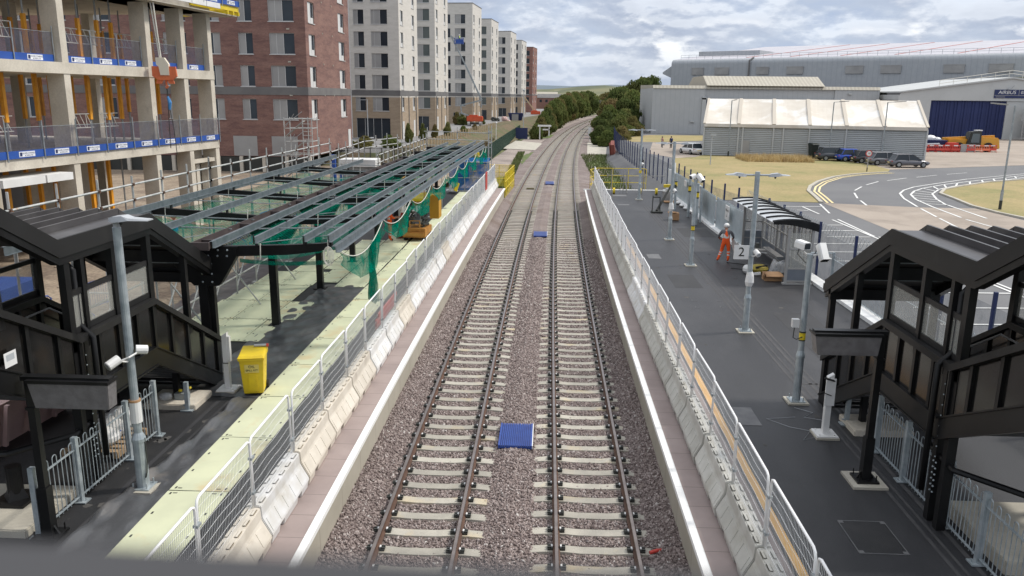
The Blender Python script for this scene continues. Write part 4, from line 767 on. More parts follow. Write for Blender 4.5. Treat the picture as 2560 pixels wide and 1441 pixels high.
solo(crumple(lambda v: -8.7-0.15*math.sin(v*4), lambda v: -6.85, 18.25, 30.3, 22, 90, 0.917, 0.05), 'plastic_sheet', M_SHEET, 'black plastic sheet spread under the first canopy columns', 'plastic sheet', smooth=True)
solo(crumple(lambda v: -13.0, lambda v: -11.4, 20, 44, 8, 90, 0.92, 0.05), 'plastic_sheet', M_SHEET, 'black plastic sheet strip under the scaffold handrail', 'plastic sheet', smooth=True)
solo(crumple(lambda v: -5.85, lambda v: -5.2, 42.8, 62.6, 4, 60, 0.919, 0.03), 'plastic_sheet', M_SHEET, 'black plastic sheet far along the mesh fence', 'plastic sheet', smooth=True)
# ---- yellow handrails at the platform ends
def rails(pts, label, name='yellow_handrail', mat=M_YEL, z0=0.9, h=1.1, r=0.028, post=1.4, mids=(0.55,), mesh=None, g=None):
    o = thing(name, label, 'handrail', (pts[0][0], pts[0][1], z0), g)
    for a, b_ in zip(pts[:-1], pts[1:]):
        a = Vector((*a, 0)); b2 = Vector((*b_, 0)); L = (b2-a).length; n = max(1, round(L/post)); mb = MB(); up = Vector((0, 0, 1))
        for hh in (h,)+tuple(mids): mb.tube([a+up*(z0+hh), b2+up*(z0+hh)], r, 6)
        mb.build('rails', mat, o)
        mb = MB()
        for i in range(n+1): p = a+(b2-a)*i/n; mb.tube([p+up*z0, p+up*(z0+h)], r, 6)
        mb.build('uprights', mat, o)
        if mesh: mb = MB(); mb.quad(a+up*z0, b2+up*z0, b2+up*(z0+h-0.06), a+up*(z0+h-0.06)); mb.build('infill_mesh', mesh, o)
    return o
rails([(3.95, 65.3), (3.72, 71), (4.4, 72.6), (8.6, 72.6), (8.7, 71.9)], 'yellow tubular handrail round the end of the tarmac platform', z0=0.0, h=2.0, mids=(1.35, 0.75))
rails([(-3.45, 65.3), (-3.05, 73.8), (-7.2, 74.2)], 'yellow tubular handrail beyond the end of the canopy platform', z0=0.1, h=1.95, mids=(1.3, 0.7), mesh=netmat('yellow_mesh', (0.7, 0.55, 0.05), 0.4))
mb = MB(); mb.b(-6.6, -6.2, 73.0, 73.3, 2.0, 3.2); mb.c(-6.4, 72.95, 2.3, 0.5, 0.1, 0.08); solo(mb, 'yellow_gate', M_YEL, 'small yellow ladder gate behind the blue sheeting', 'gate')
# ================================================================ COVERED STAIRS AND CANOPY
def covered_stair(s, xf, dy, label):
    """s = -1 left, +1 right; xf = face towards the tracks"""
    o = thing('covered_stair', label, 'stair', (xf, 15+dy, 0.915)); X = lambda d: xf+s*d; Wd = 2.45
    Y = lambda y: y+dy
    roofp = [(7.0, 9.1), (13.2, 5.70), (16.45, 5.70), (19.8, 3.92)]
    pan = [(7.0, 7.2), (13.45, 3.85), (16.25, 3.85), (19.48, 2.02)]
    strg = [(7.0, 6.15), (13.7, 2.84), (16.2, 2.82), (19.45, 1.08)]
    def zat(pr, y):
        for (ya, za), (yb, zb) in zip(pr[:-1], pr[1:]):
            if ya <= y <= yb: return za+(zb-za)*(y-ya)/(yb-ya)
        return pr[-1][1] if y > pr[-1][0] else pr[0][1]
    def slab(mb, pr, zt, zb, d0, d1, mi=0):
        for (ya, za), (yb, zb_) in zip(pr[:-1], pr[1:]):
            x0, x1 = X(d0), X(d1); mb.hexa([(x0, Y(ya), za+zb), (x1, Y(ya), za+zb), (x1, Y(yb), zb_+zb), (x0, Y(yb), zb_+zb), (x0, Y(ya), za+zt), (x1, Y(ya), za+zt), (x1, Y(yb), zb_+zt), (x0, Y(yb), zb_+zt)], mi)
    # roof sheet with deep folded ribs, fascias, soffit trims
    mb = MB(); slab(mb, roofp, -0.03, -0.13, 0.04, Wd+0.2)
    rib = [0.62+0.42*i for i in range(5)]
    for d in rib: slab(mb, [(9, zat(roofp, 9)), (13.2, 5.70), (16.40, 5.70)], 0.10, -0.028, d, d+0.055)
    for d in rib: slab(mb, [(16.42, 5.70), (19.7, zat(roofp, 19.7))], 0.08, -0.028, d, d+0.055)
    roof = mb.build('roof', M_ROOF, o)
    mb = MB(); slab(mb, roofp, 0.0, -0.32, -0.02, 0.035); slab(mb, roofp, 0.0, -0.32, Wd+0.205, Wd+0.26); mb.b(min(X(-0.02), X(Wd+0.26)), max(X(-0.02), X(Wd+0.26)), Y(19.80), Y(19.86), 3.58, 3.92); mb.build('fascia', M_FASC, roof)
    mb = MB(); slab(mb, roofp, -0.32, -0.45, 0.0, 0.16); slab(mb, roofp, -0.32, -0.45, Wd+0.02, Wd+0.18)
    for yb in (18.4, 17.2, 14.9): mb.b(min(X(0.1), X(Wd)), max(X(0.1), X(Wd)), Y(yb)-0.05, Y(yb)+0.05, zat(roofp, yb)-0.42, zat(roofp, yb)-0.14)
    mb.b(min(X(0), X(Wd)), max(X(0), X(Wd)), Y(19.45), Y(19.58), 3.50, 3.75); mb.build('roof_beam', M_BLACK, roof)
    mb = MB(); g0, g1 = sorted((X(0.0), X(Wd+0.2))); mb.b(g0, g1, Y(19.87), Y(20.0), 3.62, 3.78); mb.build('gutter', M_FASC, roof)
    # thin purlins seen from below
    mb = MB()
    for yb in np.arange(13.6, 19.4, 0.62): mb.b(min(X(0.15), X(Wd)), max(X(0.15), X(Wd)), Y(yb)-0.025, Y(yb)+0.025, zat(roofp, yb)-0.20, zat(roofp, yb)-0.135)
    mb.build('roof_purlins', M_GALV2, roof)
    # posts on both sides
    for d, w in ((0.02, 0.13), (Wd, 0.13)):
        for yp, ww in ((19.52, 0.15), (18.0, 0.13), (16.35, 0.17), (14.95, 0.13), (13.9, 0.11), (13.42, 0.16), (11.6, 0.14), (9.8, 0.14)):
            zt = zat(roofp, yp)-0.40; zb = zat(pan, yp)-0.25
            if yp > 19: zb = 0.93
            mb = MB(); c0 = X(d); mb.b(min(c0, c0+s*w), max(c0, c0+s*w), Y(yp)-ww/2, Y(yp)+ww/2, zb, zt); mb.build('post', M_BLACK, o)
    # main columns to ground
    for d in (0.1, Wd-0.1):
        for yp in (13.75, 13.4): mb = MB(); mb.c(X(d), Y(yp), 2.4, 0.16, 0.14, 3.0); mb.build('column', M_BLACK, o)
    # side panels, mullions, top rails, strings
    for d in (0.0, Wd+0.02):
        mb = MB()
        for (ya, yb) in ((7.0, 13.45), (13.45, 13.7), (13.7, 16.2), (16.2, 16.25), (16.25, 19.45)):
            x0, x1 = X(d+0.03), X(d+0.05); mb.hexa([(x0, Y(ya), zat(strg, ya)), (x1, Y(ya), zat(strg, ya)), (x1, Y(yb), zat(strg, yb)), (x0, Y(yb), zat(strg, yb)), (x0, Y(ya), zat(pan, ya)), (x1, Y(ya), zat(pan, ya)), (x1, Y(yb), zat(pan, yb)), (x0, Y(yb), zat(pan, yb))])
        side = mb.build('side_panel', M_PANEL, o)
        for yp in list(np.arange(19.35, 16.3, -0.78))+[16.25, 15.55, 14.85, 14.15, 13.5]+list(np.arange(12.9, 8, -0.8)): mb = MB(); mb.b(min(X(d-0.02), X(d+0.06)), max(X(d-0.02), X(d+0.06)), Y(yp)-0.045, Y(yp)+0.045, zat(strg, yp)-0.02, zat(pan, yp)-0.02); mb.build('mullion', M_BLACK, side)
        mb = MB(); slab(mb, pan, 0.06, -0.07, d-0.08, d+0.14); mb.build('top_rail', M_FASC, side)
        mb = MB(); slab(mb, strg, 0.0, -0.36, d-0.03, d+0.03); slab(mb, strg, 0.03, -0.001, d-0.06, d+0.06); slab(mb, strg, -0.361, -0.39, d-0.06, d+0.06); mb.build('string_beam', M_BLACK, o)
    # windscreens above the landing panels
    for d in (0.05, Wd+0.05):
        mb = MB(); mb2 = MB()
        for ya, yb in ((16.27, 15.02), (14.88, 13.5)):
            mb.b(min(X(d), X(d+0.05)), max(X(d), X(d+0.05)), Y(yb), Y(ya), 3.92, 4.03); mb.b(min(X(d), X(d+0.05)), max(X(d), X(d+0.05)), Y(yb), Y(ya), 4.62, 4.72); mb2.b(min(X(d+0.02), X(d+0.03)), max(X(d+0.02), X(d+0.03)), Y(yb), Y(ya), 4.03, 4.62)
        w_ = mb.build('windscreen', M_FASC, o); mb2.build('pane', M_PANE, w_)
    # steps, landing
    mb = MB(); mb.b(min(X(0.06), X(Wd)), max(X(0.06), X(Wd)), Y(13.6), Y(16.2), 2.62, 2.74)
    n = 11
    for i in range(n): ya = 16.2+3.15*i/n; mb.b(min(X(0.06), X(Wd)), max(X(0.06), X(Wd)), Y(ya), Y(ya+3.15/n+0.03), 2.68-1.75*(i+1)/n, 2.72-1.75*(i+1)/n)
    for i in range(18): ya = 13.6-0.3*i; mb.b(min(X(0.06), X(Wd)), max(X(0.06), X(Wd)), Y(ya-0.32), Y(ya), 2.72+0.166*i, 2.76+0.166*i)
    mb.build('steps', M_DRAIN, o)
    mb = MB(); hp = [(16.2, 3.65), (19.3, 1.95)]
    for d in (0.2, Wd-0.2): mb.tube([(X(d), Y(13.4), 3.66), (X(d), Y(16.2), 3.65), (X(d), Y(19.3), 1.93)], 0.022, 6)
    mb.build('handrail', M_WPAN, o)
    # downpipe at the roof knee
    mb = MB(); mb.tube([(X(0.30), Y(13.75), 5.25), (X(0.12), Y(13.75), 5.05), (X(0.12), Y(13.75), 4.05), (X(-0.13), Y(13.72), 3.82), (X(-0.13), Y(13.72), 1.5), (X(-0.13), Y(13.5), 2.0)][:5], 0.055, 10); mb.build('downpipe', M_BLACK, o, smooth=True)
    mb = MB(); mb.b(min(X(0.08), X(0.10)), max(X(0.08), X(0.10)), Y(13.56), Y(13.66), 3.45, 3.8); mb.build('white_bracket', M_WHITE, o)
    mb = MB()
    for k_ in range(9): mb.ball((X(-0.02), Y(13.62), 3.5-0.19*k_), 0.014, 6, 4)
    for k_ in range(6):
        for q in (0, 1): mb.ball((X(-0.04), Y(13.52+0.09*q), 2.1-0.11*k_), 0.018, 6, 4)
    mb.build('bolt_row', M_GALV, o)
    # safety rail under the stair, lower support
    mb = MB(); mb.tube([(X(0.12), Y(14.2), 2.18), (X(0.1), Y(13.2), 2.12), (X(0.9), Y(12.5), 2.05), (X(2.6), Y(12.4), 2.0)], 0.055, 8); mb.build('guard_rail', M_BLACK, o)
    mb = MB(); mb.c(X(0.45), Y(17.9), 1.3, 0.13, 0.13, 0.72); mb.c(X(2.0), Y(17.9), 1.3, 0.13, 0.13, 0.72); mb.bar((X(0.1), Y(18.2), 1.35), (X(2.4), Y(18.2), 1.35), 0.05); mb.build('lower_leg', M_BLACK, o)
    return o
covered_stair(-1, -8.36, 0.0, 'covered black steel stair beside the steel canopy frame'); covered_stair(1, 6.82, -0.42, 'covered black steel stair of the tarmac platform beside the car park')
# footbridge parapet just below the camera
o = thing('footbridge', 'grey footbridge parapet crossing over the tracks', 'footbridge', (0, 0, 6.4)); a_ = R(-0.75); M0 = Matrix.Translation((0, 0.0, 0)) @ Matrix.Rotation(a_, 4, 'Z') @ Matrix.Rotation(R(0.55), 4, 'Y')
M_PARA = pm('grey_parapet', (0.062, 0.062, 0.066), (0.075, 0.075, 0.078), 2, 0.9, spec=0.1)
mb = MB(); mb.b(-9, 7.6, -0.14, 0.058, 8.08, 8.1286); mb.xf(M0); mb.build('top_rail', M_PARA, o); mb = MB(); mb.b(-9, 7.6, -0.06, -0.02, 6.5, 8.08); mb.xf(M0); mb.build('parapet_panel', M_PARA, o); mb = MB(); mb.b(-9, 7.6, -3.0, 0.0, 6.15, 6.42); mb.build('bridge_deck', M_PARA, o)
# sticker on stair, concrete bases
mb = MB(); mb.quad((-8.315, 11.45, 4.22), (-8.315, 11.74, 4.22), (-8.315, 11.74, 3.98), (-8.315, 11.45, 3.98)); mb.quad((-8.313, 11.5, 4.18), (-8.313, 11.69, 4.18), (-8.313, 11.69, 4.08), (-8.313, 11.5, 4.08), 1); solo(mb, 'notice', [M_WHITE, M_LAMPH], 'small white picture notice stuck on the stair panel by the canopy', 'notice')
def concbase(x0, x1, y0, y1, z1, label, mat=M_CONCP): mb = MB(); mb.b(x0, x1, y0, y1, 0.86, z1); return solo(mb, 'concrete_base', mat, label, 'concrete base', bevel=0.02)
concbase(-10.4, -8.55, 11.7, 13.3, 1.06, 'pale concrete base under the black column stub'); concbase(-9.4, -8.15, 17.35, 18.35, 1.05, 'dusty concrete base with yellow capped bolts under the covered stair by the canopy', M_CONC); concbase(6.9, 8.2, 16.9, 17.9, 1.05, 'pale concrete base under the foot of the stair by the car park', M_CONC); concbase(7.3, 9.6, 11.6, 13.6, 1.15, 'pale concrete base behind the bow top fence by the car park')
mb = MB(); mb.tube([(-9.35, 12.7, 1.1), (-9.35, 12.7, 1.72)], 0.13, 12); mb.c(-9.35, 12.7, 1.09, 0.62, 0.62, 0.05); mb.tube([(-9.35, 12.7, 1.1), (-9.35, 12.7, 1.3)], [0.24, 0.14], 4); solo(mb, 'column_stub', M_BLACK, 'black steel column stub bolted to a concrete base', 'column stub')
mb = MB(); mb.c(-8.62, 17.75, 1.12, 0.3, 0.2, 0.16, 0); mb.ball((-8.66, 17.75, 1.25), (0.05, 0.05, 0.04), 8, 5, 1); mb.ball((-8.5, 17.9, 1.27), (0.05, 0.05, 0.04), 8, 5, 1); solo(mb, 'bolt_box', [M_GALV2, M_YEL], 'grey bolt box with yellow caps on the concrete base', 'bolts')
mb = MB(); mb.ball((-8.95, 17.6, 1.15), (0.16, 0.12, 0.1), 10, 6); solo(mb, 'plastic_bundle', M_CLEARP, 'crumpled clear plastic on the dusty concrete base', 'plastic')
# pallet with bags under left stair
o = thing('pallet', 'wooden pallet under the covered stair by the canopy behind the bow top fence', 'pallet', (-9.2, 15.3, 0.93)); mb = MB()
for k_ in range(6): mb.b(-9.75, -8.6, 14.7+0.22*k_, 14.84+0.22*k_, 1.05, 1.075)
mb.build('deck_boards', M_WOOD, o); mb = MB()
for k_ in range(3): mb.b(-9.75+0.53*k_, -9.65+0.53*k_, 14.7, 15.95, 0.93, 1.05)
mb.build('bearers', M_WOOD, o)
mb = MB(); mb.ball((-9.15, 15.1, 1.22), (0.42, 0.36, 0.2), 12, 7); mb.ball((-9.1, 15.5, 1.32), (0.38, 0.32, 0.26), 12, 7); mb.ball((-8.95, 15.6, 1.5), (0.25, 0.22, 0.2), 12, 7); mb.bar((-8.9, 15.0, 1.18), (-8.85, 15.4, 1.3), 0.1, 0.02, 1); solo(mb, 'sack', [M_BARW, M_BLUE], 'white sacks with a blue strap heaped on the pallet', 'sacks')
# ---- steel canopy under construction
CN = thing('canopy_frame', 'long black and galvanised steel canopy frame over the platform with the pale boards', 'canopy frame', (-8.6, 19.4, 0.915)); CY = [19.45+5.1*i for i in range(9)]; XO = lambda y: off(y)*0.8 if y > 20 else 0
zr = lambda x: 4.46+0.09*abs(x+8.4)**1.25*0.35 if x > -8.4 else 4.46+0.055*(-8.4-x)
for i, yy in enumerate(CY):
    xo = XO(yy); xc = -8.62+xo; left = i < 5
    mb = MB(); mb.b(xc-0.115, xc+0.115, yy-0.1, yy+0.1, 0.93, 4.15); mb.c(xc, yy, 0.935, 0.45, 0.4, 0.03); mb.build('column', M_BLACK, CN)
    mb = MB(); mb.prism([(xc-0.7, 4.46), (xc+0.95, 4.46), (xc+0.9, 4.18), (xc+0.5, 3.55), (xc+0.42, 3.45), (xc-0.22, 3.45), (xc-0.7, 4.0)], 'y', yy-0.11, yy+0.11); hb = mb.build('haunch_plate', M_BLACK, CN)
    if i < 4:
        mb = MB()
        for k_ in range(6): mb.ball((xc-0.5+0.24*k_, yy-0.115, 4.37), 0.028, 6, 4)
        for k_ in range(5): mb.ball((xc-0.28+0.24*k_, yy-0.115, 4.22), 0.028, 6, 4)
        for zz in (4.02, 3.76, 3.55):
            for q in (0.02, 0.26): mb.ball((xc+q, yy-0.115, zz), 0.028, 6, 4)
        mb.build('haunch_bolts', M_GALV, hb)
    st = [(-0.2, 4.46, 0.26), (0.9, 4.47, 0.26), (2.2, 4.52, 0.25), (3.0, 4.57, 0.20), (3.32, 4.60, 0.12)]
    mb = MB()
    for (xa, za, ha), (xb, zb, hb_) in zip(st[:-1], st[1:]): mb.hexa([(xc+xa, yy-0.075, za-ha), (xc+xb, yy-0.075, zb-hb_), (xc+xb, yy+0.075, zb-hb_), (xc+xa, yy+0.075, za-ha), (xc+xa, yy-0.075, za), (xc+xb, yy-0.075, zb), (xc+xb, yy+0.075, zb), (xc+xa, yy+0.075, za)])
    mb.build('rafter', M_BLACK, CN)
    if left:
        mb = MB(); mb.hexa([(xc-3.9, yy-0.075, 4.47), (xc, yy-0.075, 4.20), (xc, yy+0.075, 4.20), (xc-3.9, yy+0.075, 4.47), (xc-3.9, yy-0.075, 4.70), (xc, yy-0.075, 4.45), (xc, yy+0.075, 4.45), (xc-3.9, yy+0.075, 4.70)]); mb.build('rafter', M_BLACK, CN)
def purlin(x, z0, z1, ya, yb, mat, name, lip=0.06):
    mb = MB(); ys = np.linspace(ya, yb, 12)
    for a, b_ in zip(ys[:-1], ys[1:]):
        xa, xb = x+XO(a), x+XO(b_); mb.bar((xa, a, (z0+z1)/2), (xb, b_, (z0+z1)/2), 0.012, z1-z0); mb.bar((xa-lip/2, a, z1), (xb-lip/2, b_, z1), lip, 0.01); mb.bar((xa+lip/2, a, z0), (xb+lip/2, b_, z0), lip, 0.01)
    mb.build(name, mat, CN)
YE = 63.2
PM_ = M_PURL
purlin(-7.19, 4.56, 4.71, 19.3, YE, M_PURL, 'purlin'); purlin(-5.95, 4.62, 4.77, 19.3, YE, M_PURL, 'purlin'); purlin(-5.31, 4.64, 4.81, 19.2, YE, M_PURL, 'purlin'); purlin(-5.17, 4.38, 4.53, 19.25, YE-1, M_PURL, 'purlin', 0.1); purlin(-8.10, 4.5, 4.66, 18.9, YE, M_PURL, 'purlin')
purlin(-9.95, 4.66, 4.82, 17.5, 43.0, M_PURL, 'purlin'); purlin(-11.72, 4.78, 4.95, 17.5, 44.3, M_PURL, 'purlin'); purlin(-12.35, 4.5, 4.7, 17.5, 44.0, M_PURL, 'purlin')
def rod(p, q, w): mb = MB(); mb.bar(p, q, w); mb.build('tie_rod', M_GALV2, CN)
for yy in [y_+dd for y_ in CY for dd in (1.7, 3.4)]:
    if yy < YE-0.5: rod((-7.75+XO(yy), yy, 4.62), (-5.3+XO(yy), yy, 4.7), 0.03)
    if yy < 43: rod((-12.3, yy, 4.7), (-8.5, yy, 4.6), 0.03)
for i in range(8):
    y0, y1 = CY[i], CY[i+1]; rod((-7.2+XO(y0), y0+0.3, 4.5), (-5.4+XO(y0), y0+1.6, 4.55), 0.018)
    if y1 < 43: rod((-9.9, y0+0.3, 4.5), (-8.6, y0+1.8, 4.5), 0.018)
mb = MB()
for yy in CY:
    for x_, z0, z1 in ((-7.19, 4.5, 4.6), (-5.95, 4.55, 4.66), (-5.31, 4.6, 4.7), (-9.95, 4.55, 4.7), (-11.72, 4.65, 4.82)):
        if x_ > -8.5 or yy < 43: mb.c(x_+XO(yy)-0.02, yy, (z0+z1)/2, 0.03, 0.14, z1-z0+0.1)
for yy in np.arange(19.3, YE, 2.55):
    for x_ in (-7.19, -5.95, -5.31): mb.c(x_+XO(yy)-0.03, yy, 4.66, 0.02, 0.05, 0.22)
mb.build('purlin_cleats', M_FASC, CN)
mb = MB(); ys = np.linspace(18.8, 47, 12)
for a, b_ in zip(ys[:-1], ys[1:]):
    for dx, z_, w, h in ((0, 4.50, 0.42, 0.012), (-0.21, 4.57, 0.016, 0.16), (0.21, 4.57, 0.016, 0.16)): mb.bar((-8.37+dx+XO(a), a, z_), (-8.37+dx+XO(b_), b_, z_), w, h)
for yy in np.arange(19.4, 46, 2.55): mb.b(-8.57+XO(yy), -8.17+XO(yy), yy-0.02, yy+0.02, 4.50, 4.62)
mb.b(-8.6, -8.14, 18.78, 18.82, 4.46, 4.65)
M_GUT = pm('brown_gutter', (0.055, 0.043, 0.042), (0.075, 0.06, 0.058), 1.5, 0.4); mb.build('box_gutter', M_GUT, CN)
# ropes tied on the frame
def loop(p, h=0.35):
    x, y, z = p; mb = MB(); mb.tube([(x, y, z), (x+0.02, y-0.1, z+0.06), (x+0.01, y-0.12, z-h), (x-0.03, y-0.11, z-h-0.05)], 0.014, 5, cap=False); mb.build('tie_rope', M_ROPE, CN)
for i, yy in enumerate(CY):
    if i < 6: loop((-7.1+XO(yy), yy, 4.50)); loop((-5.4+XO(yy), yy, 4.62), 0.3); loop((-9.3, yy, 4.6)) if i < 5 else None; loop((-11.9, yy, 4.72)) if i < 5 else None
mb = MB()
for k_ in range(5): mb.tube([(-5.38+0.02*k_+(0.05+0.02*k_)*math.sin(a), 19.14-0.02*k_, 4.32+(0.16+0.02*k_)*math.cos(a)) for a in np.linspace(0, 2*pi, 15)], 0.009, 5, cap=False)
mb.build('rope_bundle', M_ROPE, CN)
# safety nets slung below the frame
def net(x0, x1, y0, y1, z0, sag, label, mat, nx=10, ny=12, g='green debris nets hung from the canopy frame'):
    m = MB()
    for j in range(ny+1):
        for i in range(nx+1):
            u, v = i/nx, j/ny; yy = y0+(y1-y0)*v; zz = z0-sag*(4*u*(1-u))*(0.55+0.45*4*v*(1-v))+0.03*math.sin(u*9+v*7); m.v.append((x0+(x1-x0)*u+XO(yy), yy, zz))
    for j in range(ny):
        for i in range(nx): k = j*(nx+1)+i; m.f.append((k, k+1, k+nx+2, k+nx+1)); m.m.append(0)
    return solo(m, 'debris_net', mat, label, 'net', g, smooth=True)
for i in range(8):
    a, b_ = CY[i]+0.1, CY[i+1]-0.1
    net(-8.3, -5.25, a, b_, 4.38, 0.42, 'green debris net slung under the track side wing of the canopy', M_NETG)
    if i < 4: net(-12.2, -8.7, a, b_, 4.4, 0.42, 'green debris net slung under the building side wing of the canopy', M_NETG)
def swag(y0, y1, zt, drop, label, n=14):
    m = MB(); nz = 7
    for i in range(n+1):
        u = i/n; yy = y0+(y1-y0)*u; sg = zt-drop*0.62*4*u*(1-u)
        for j in range(nz+1): v = j/nz; m.v.append((-5.12+XO(yy)+0.10*math.sin(u*14+v*5)*v+0.12*v, yy, sg-v*drop*(0.35+0.55*math.sin(pi*min(1, max(0, u*0.9+0.05))))))
    for i in range(n):
        for j in range(nz): k = i*(nz+1)+j; m.f.append((k, k+1, k+nz+2, k+nz+1)); m.m.append(0)
    o = thing('debris_net', label, 'net', (-5.12+XO(y0), y0, zt), 'green debris nets hung from the canopy frame'); m.build('net_cloth', M_NET, o, smooth=True)
    r_ = MB(); r_.tube([(-5.08+XO(y0+(y1-y0)*u), y0+(y1-y0)*u, zt+0.01-drop*0.62*4*u*(1-u)) for u in np.linspace(0, 1, 13)], 0.014, 5); r_.build('net_rope', M_ROPE, o)
for i in range(9):
    y0 = CY[i] if i else 19.3; y1 = CY[i+1] if i < 8 else YE-0.8
    swag(y0+0.1, y1-0.1, 4.36, 0.62 if i else 0.75, ['first swag of green net, hanging lowest at the near canopy corner', 'green net swag just above the worker and scissor lift', 'third green net swag along the canopy edge'][i] if i < 3 else 'green net swag along the far half of the canopy edge')
m = MB()
for i in range(7):
    for j in range(11): v = j/10; m.v.append((-5.05+0.2*math.sin(i*1.9+v*3)*(0.5+v*0.2), 22.6+0.085*i*(1-0.3*v), 4.0-v*1.75+0.1*math.sin(i*2.0)))
for i in range(6):
    for j in range(10): k = i*11+j; m.f.append((k, k+1, k+12, k+11)); m.m.append(0)
solo(m, 'hanging_net', M_NET, 'loose end of green net hanging straight down from the canopy edge', 'net', smooth=True)
m = MB()
for i in range(13):
    u = i/12
    for j in range(3): m.v.append((-7.6+2.25*u, 19.28, 4.18-0.06*math.sin(u*pi)-j*0.05))
for i in range(12):
    for j in range(2): k = i*3+j; m.f.append((k, k+1, k+4, k+3)); m.m.append(0)
solo(m, 'net_edge', M_NET, 'narrow green net edge tied along the near rafter', 'net')
# ================================================================ LEFT: concrete frame, brick blocks, site things
CF = Vector((-18.84, 46.0, 0)); af = Vector((-0.1325, -0.9912, 0)).normalized(); nf = Vector((0.9912, -0.1325, 0)).normalized()
def FP(t, d, z): p = CF+af*t-nf*d; return (p.x, p.y, z)     # t along the front towards the camera, d inwards
def fbox(mb, t0, t1, d0, d1, z0, z1, mi=0):
    return mb.hexa([FP(t0, d0, z0), FP(t1, d0, z0), FP(t1, d1, z0), FP(t0, d1, z0), FP(t0, d0, z1), FP(t1, d0, z1), FP(t1, d1, z1), FP(t0, d1, z1)], mi)
BA = thing('building_frame', 'unfinished concrete building frame with orange props and blue edge boards', 'building', FP(0, 0, 0.9))
for z0, z1 in ((5.13, 5.58), (8.90, 9.36), (12.42, 12.9)):
    mb = MB(); fbox(mb, 0, 34, 0, 16, z0, z1); mb.build('floor_slab', M_CONC, BA)
for k_, (zz0, zz1) in enumerate(((0.8, 5.13), (5.58, 8.90), (9.36, 12.42))):
    for t in (0.0, 2.62, 5.62, 11.55, 17.5, 23.5):
        mb = MB(); fbox(mb, t, t+0.38, 0.03, 0.85, zz0, zz1); mb.build('column', M_CONC, BA)
    for t in (0.3, 6, 12, 18, 24):
        for d in (7, 14.5): mb = MB(); fbox(mb, t, t+0.4, d, d+0.5, zz0, zz1); mb.build('column', M_CONC, BA)
mb = MB(); fbox(mb, 0.4, 2.6, 0.9, 1.1, 0.8, 5.1); fbox(mb, 0.4, 2.5, 0.12, 0.4, 4.4, 4.6); fbox(mb, 1.6, 1.9, 0.4, 0.8, 0.8, 4.3); fbox(mb, 0.5, 0.75, 0.4, 0.8, 0.8, 4.3); mb.build('core_wall', M_CONC, BA)
mb = MB(); fbox(mb, 0.8, 1.5, 0.86, 0.895, 2.6, 4.2); mb.build('core_window', M_WHITE, BA)
mb = MB(); fbox(mb, 2.9, 8, 6.0, 6.2, 0.8, 5.1); mb.build('back_wall', M_CONC, BA)
mb = MB(); fbox(mb, 8.5, 30, 10.5, 10.7, 0.8, 5.1); fbox(mb, -0.3, 2.8, 12, 12.2, 0.8, 5.1); mb.build('rear_wall', M_BAND, BA)
# props
def prop(t, d, z0, z1, top_orange, ln, grp, lab):
    o = thing('steel_prop', lab, 'prop', FP(t, d, z0), grp); zc = z0+(z1-z0)*ln; a, b_ = (M_PROPG, M_ORNG) if top_orange else (M_ORNG, M_PROPG)
    mb = MB(); rb, rt2 = (0.032, 0.058) if top_orange else (0.058, 0.032)
    if top_orange: mb.tube([FP(t, d, z0), FP(t, d, zc)], 0.045, 6); mb.c(*FP(t, d, z0+0.01)[:3], 0.15, 0.15, 0.02)
    else: fbox(mb, t-0.075, t+0.075, d-0.075, d+0.075, z0, zc)
    mb.build('prop_foot', a, o); mb = MB()
    if top_orange: fbox(mb, t-0.075, t+0.075, d-0.075, d+0.075, zc, z1)
    else: mb.tube([FP(t, d, zc), FP(t, d, z1)], 0.038, 6)
    mb.build('prop_head', b_, o)
g0, g1, g2 = 'props on the ground floor', 'props with orange tops on the first floor', 'props with orange bottoms on the second floor'
for d in (1.4, 4.2, 8.5):
    for i in range(13):
        t = 1.2+1.55*i+(0.5 if d > 3 else 0)+random.uniform(-0.25, 0.25)
        if min(abs(t-c_) for c_ in (0.2, 2.8, 5.8, 11.7, 17.7)) < 0.3: t += 0.5
        prop(t, d, 5.58, 8.9, True, random.uniform(0.38, 0.46), g1, 'first floor prop, orange above and grey below'+(', in the front row' if d < 2 else ', in the rows further back'))
        prop(t+0.2, d, 9.36, 12.42, False, random.uniform(0.6, 0.72), g2, 'second floor prop, orange below and grey above'+(', in the front row' if d < 2 else ', in the rows further back'))
        if i > 1 and d < 8: prop(t+0.4, d, 0.9, 5.13, i % 3 != 0, 0.35, g0, 'ground floor prop under the first slab'+(', in the front row' if d < 2 else ', in the second row'))
# brace frames between props
bf = 0
for (lv, z_) in ((2, 10.3), (1, 6.55)):
    for t in ((2.0, 3.8, 5.2, 7.4, 9.0, 13.0, 14.8) if lv == 2 else (3.6, 6.8, 8.6, 13.5)):
        mb = MB(); L = 1.35; h = 0.62
        P_ = lambda u, z: FP(t+u, 1.4, z)
        mb.tube([P_(0, z_), P_(L, z_)], 0.022, 5); mb.tube([P_(0, z_+h), P_(L, z_+h)], 0.022, 5)
        for a, b_ in ((0.1, 0.45), (0.45, 0.5), (0.55, 0.9), (0.9, 1.25)): mb.tube([P_(a, z_), P_(b_, z_+h)], 0.016, 5)
        solo(mb, 'brace_frame', M_ROPE, 'pale ladder brace between the props on the %s floor' % ('second' if lv == 2 else 'first'), 'brace', 'brace frames between props on the %s floor' % ('second' if lv == 2 else 'first'))
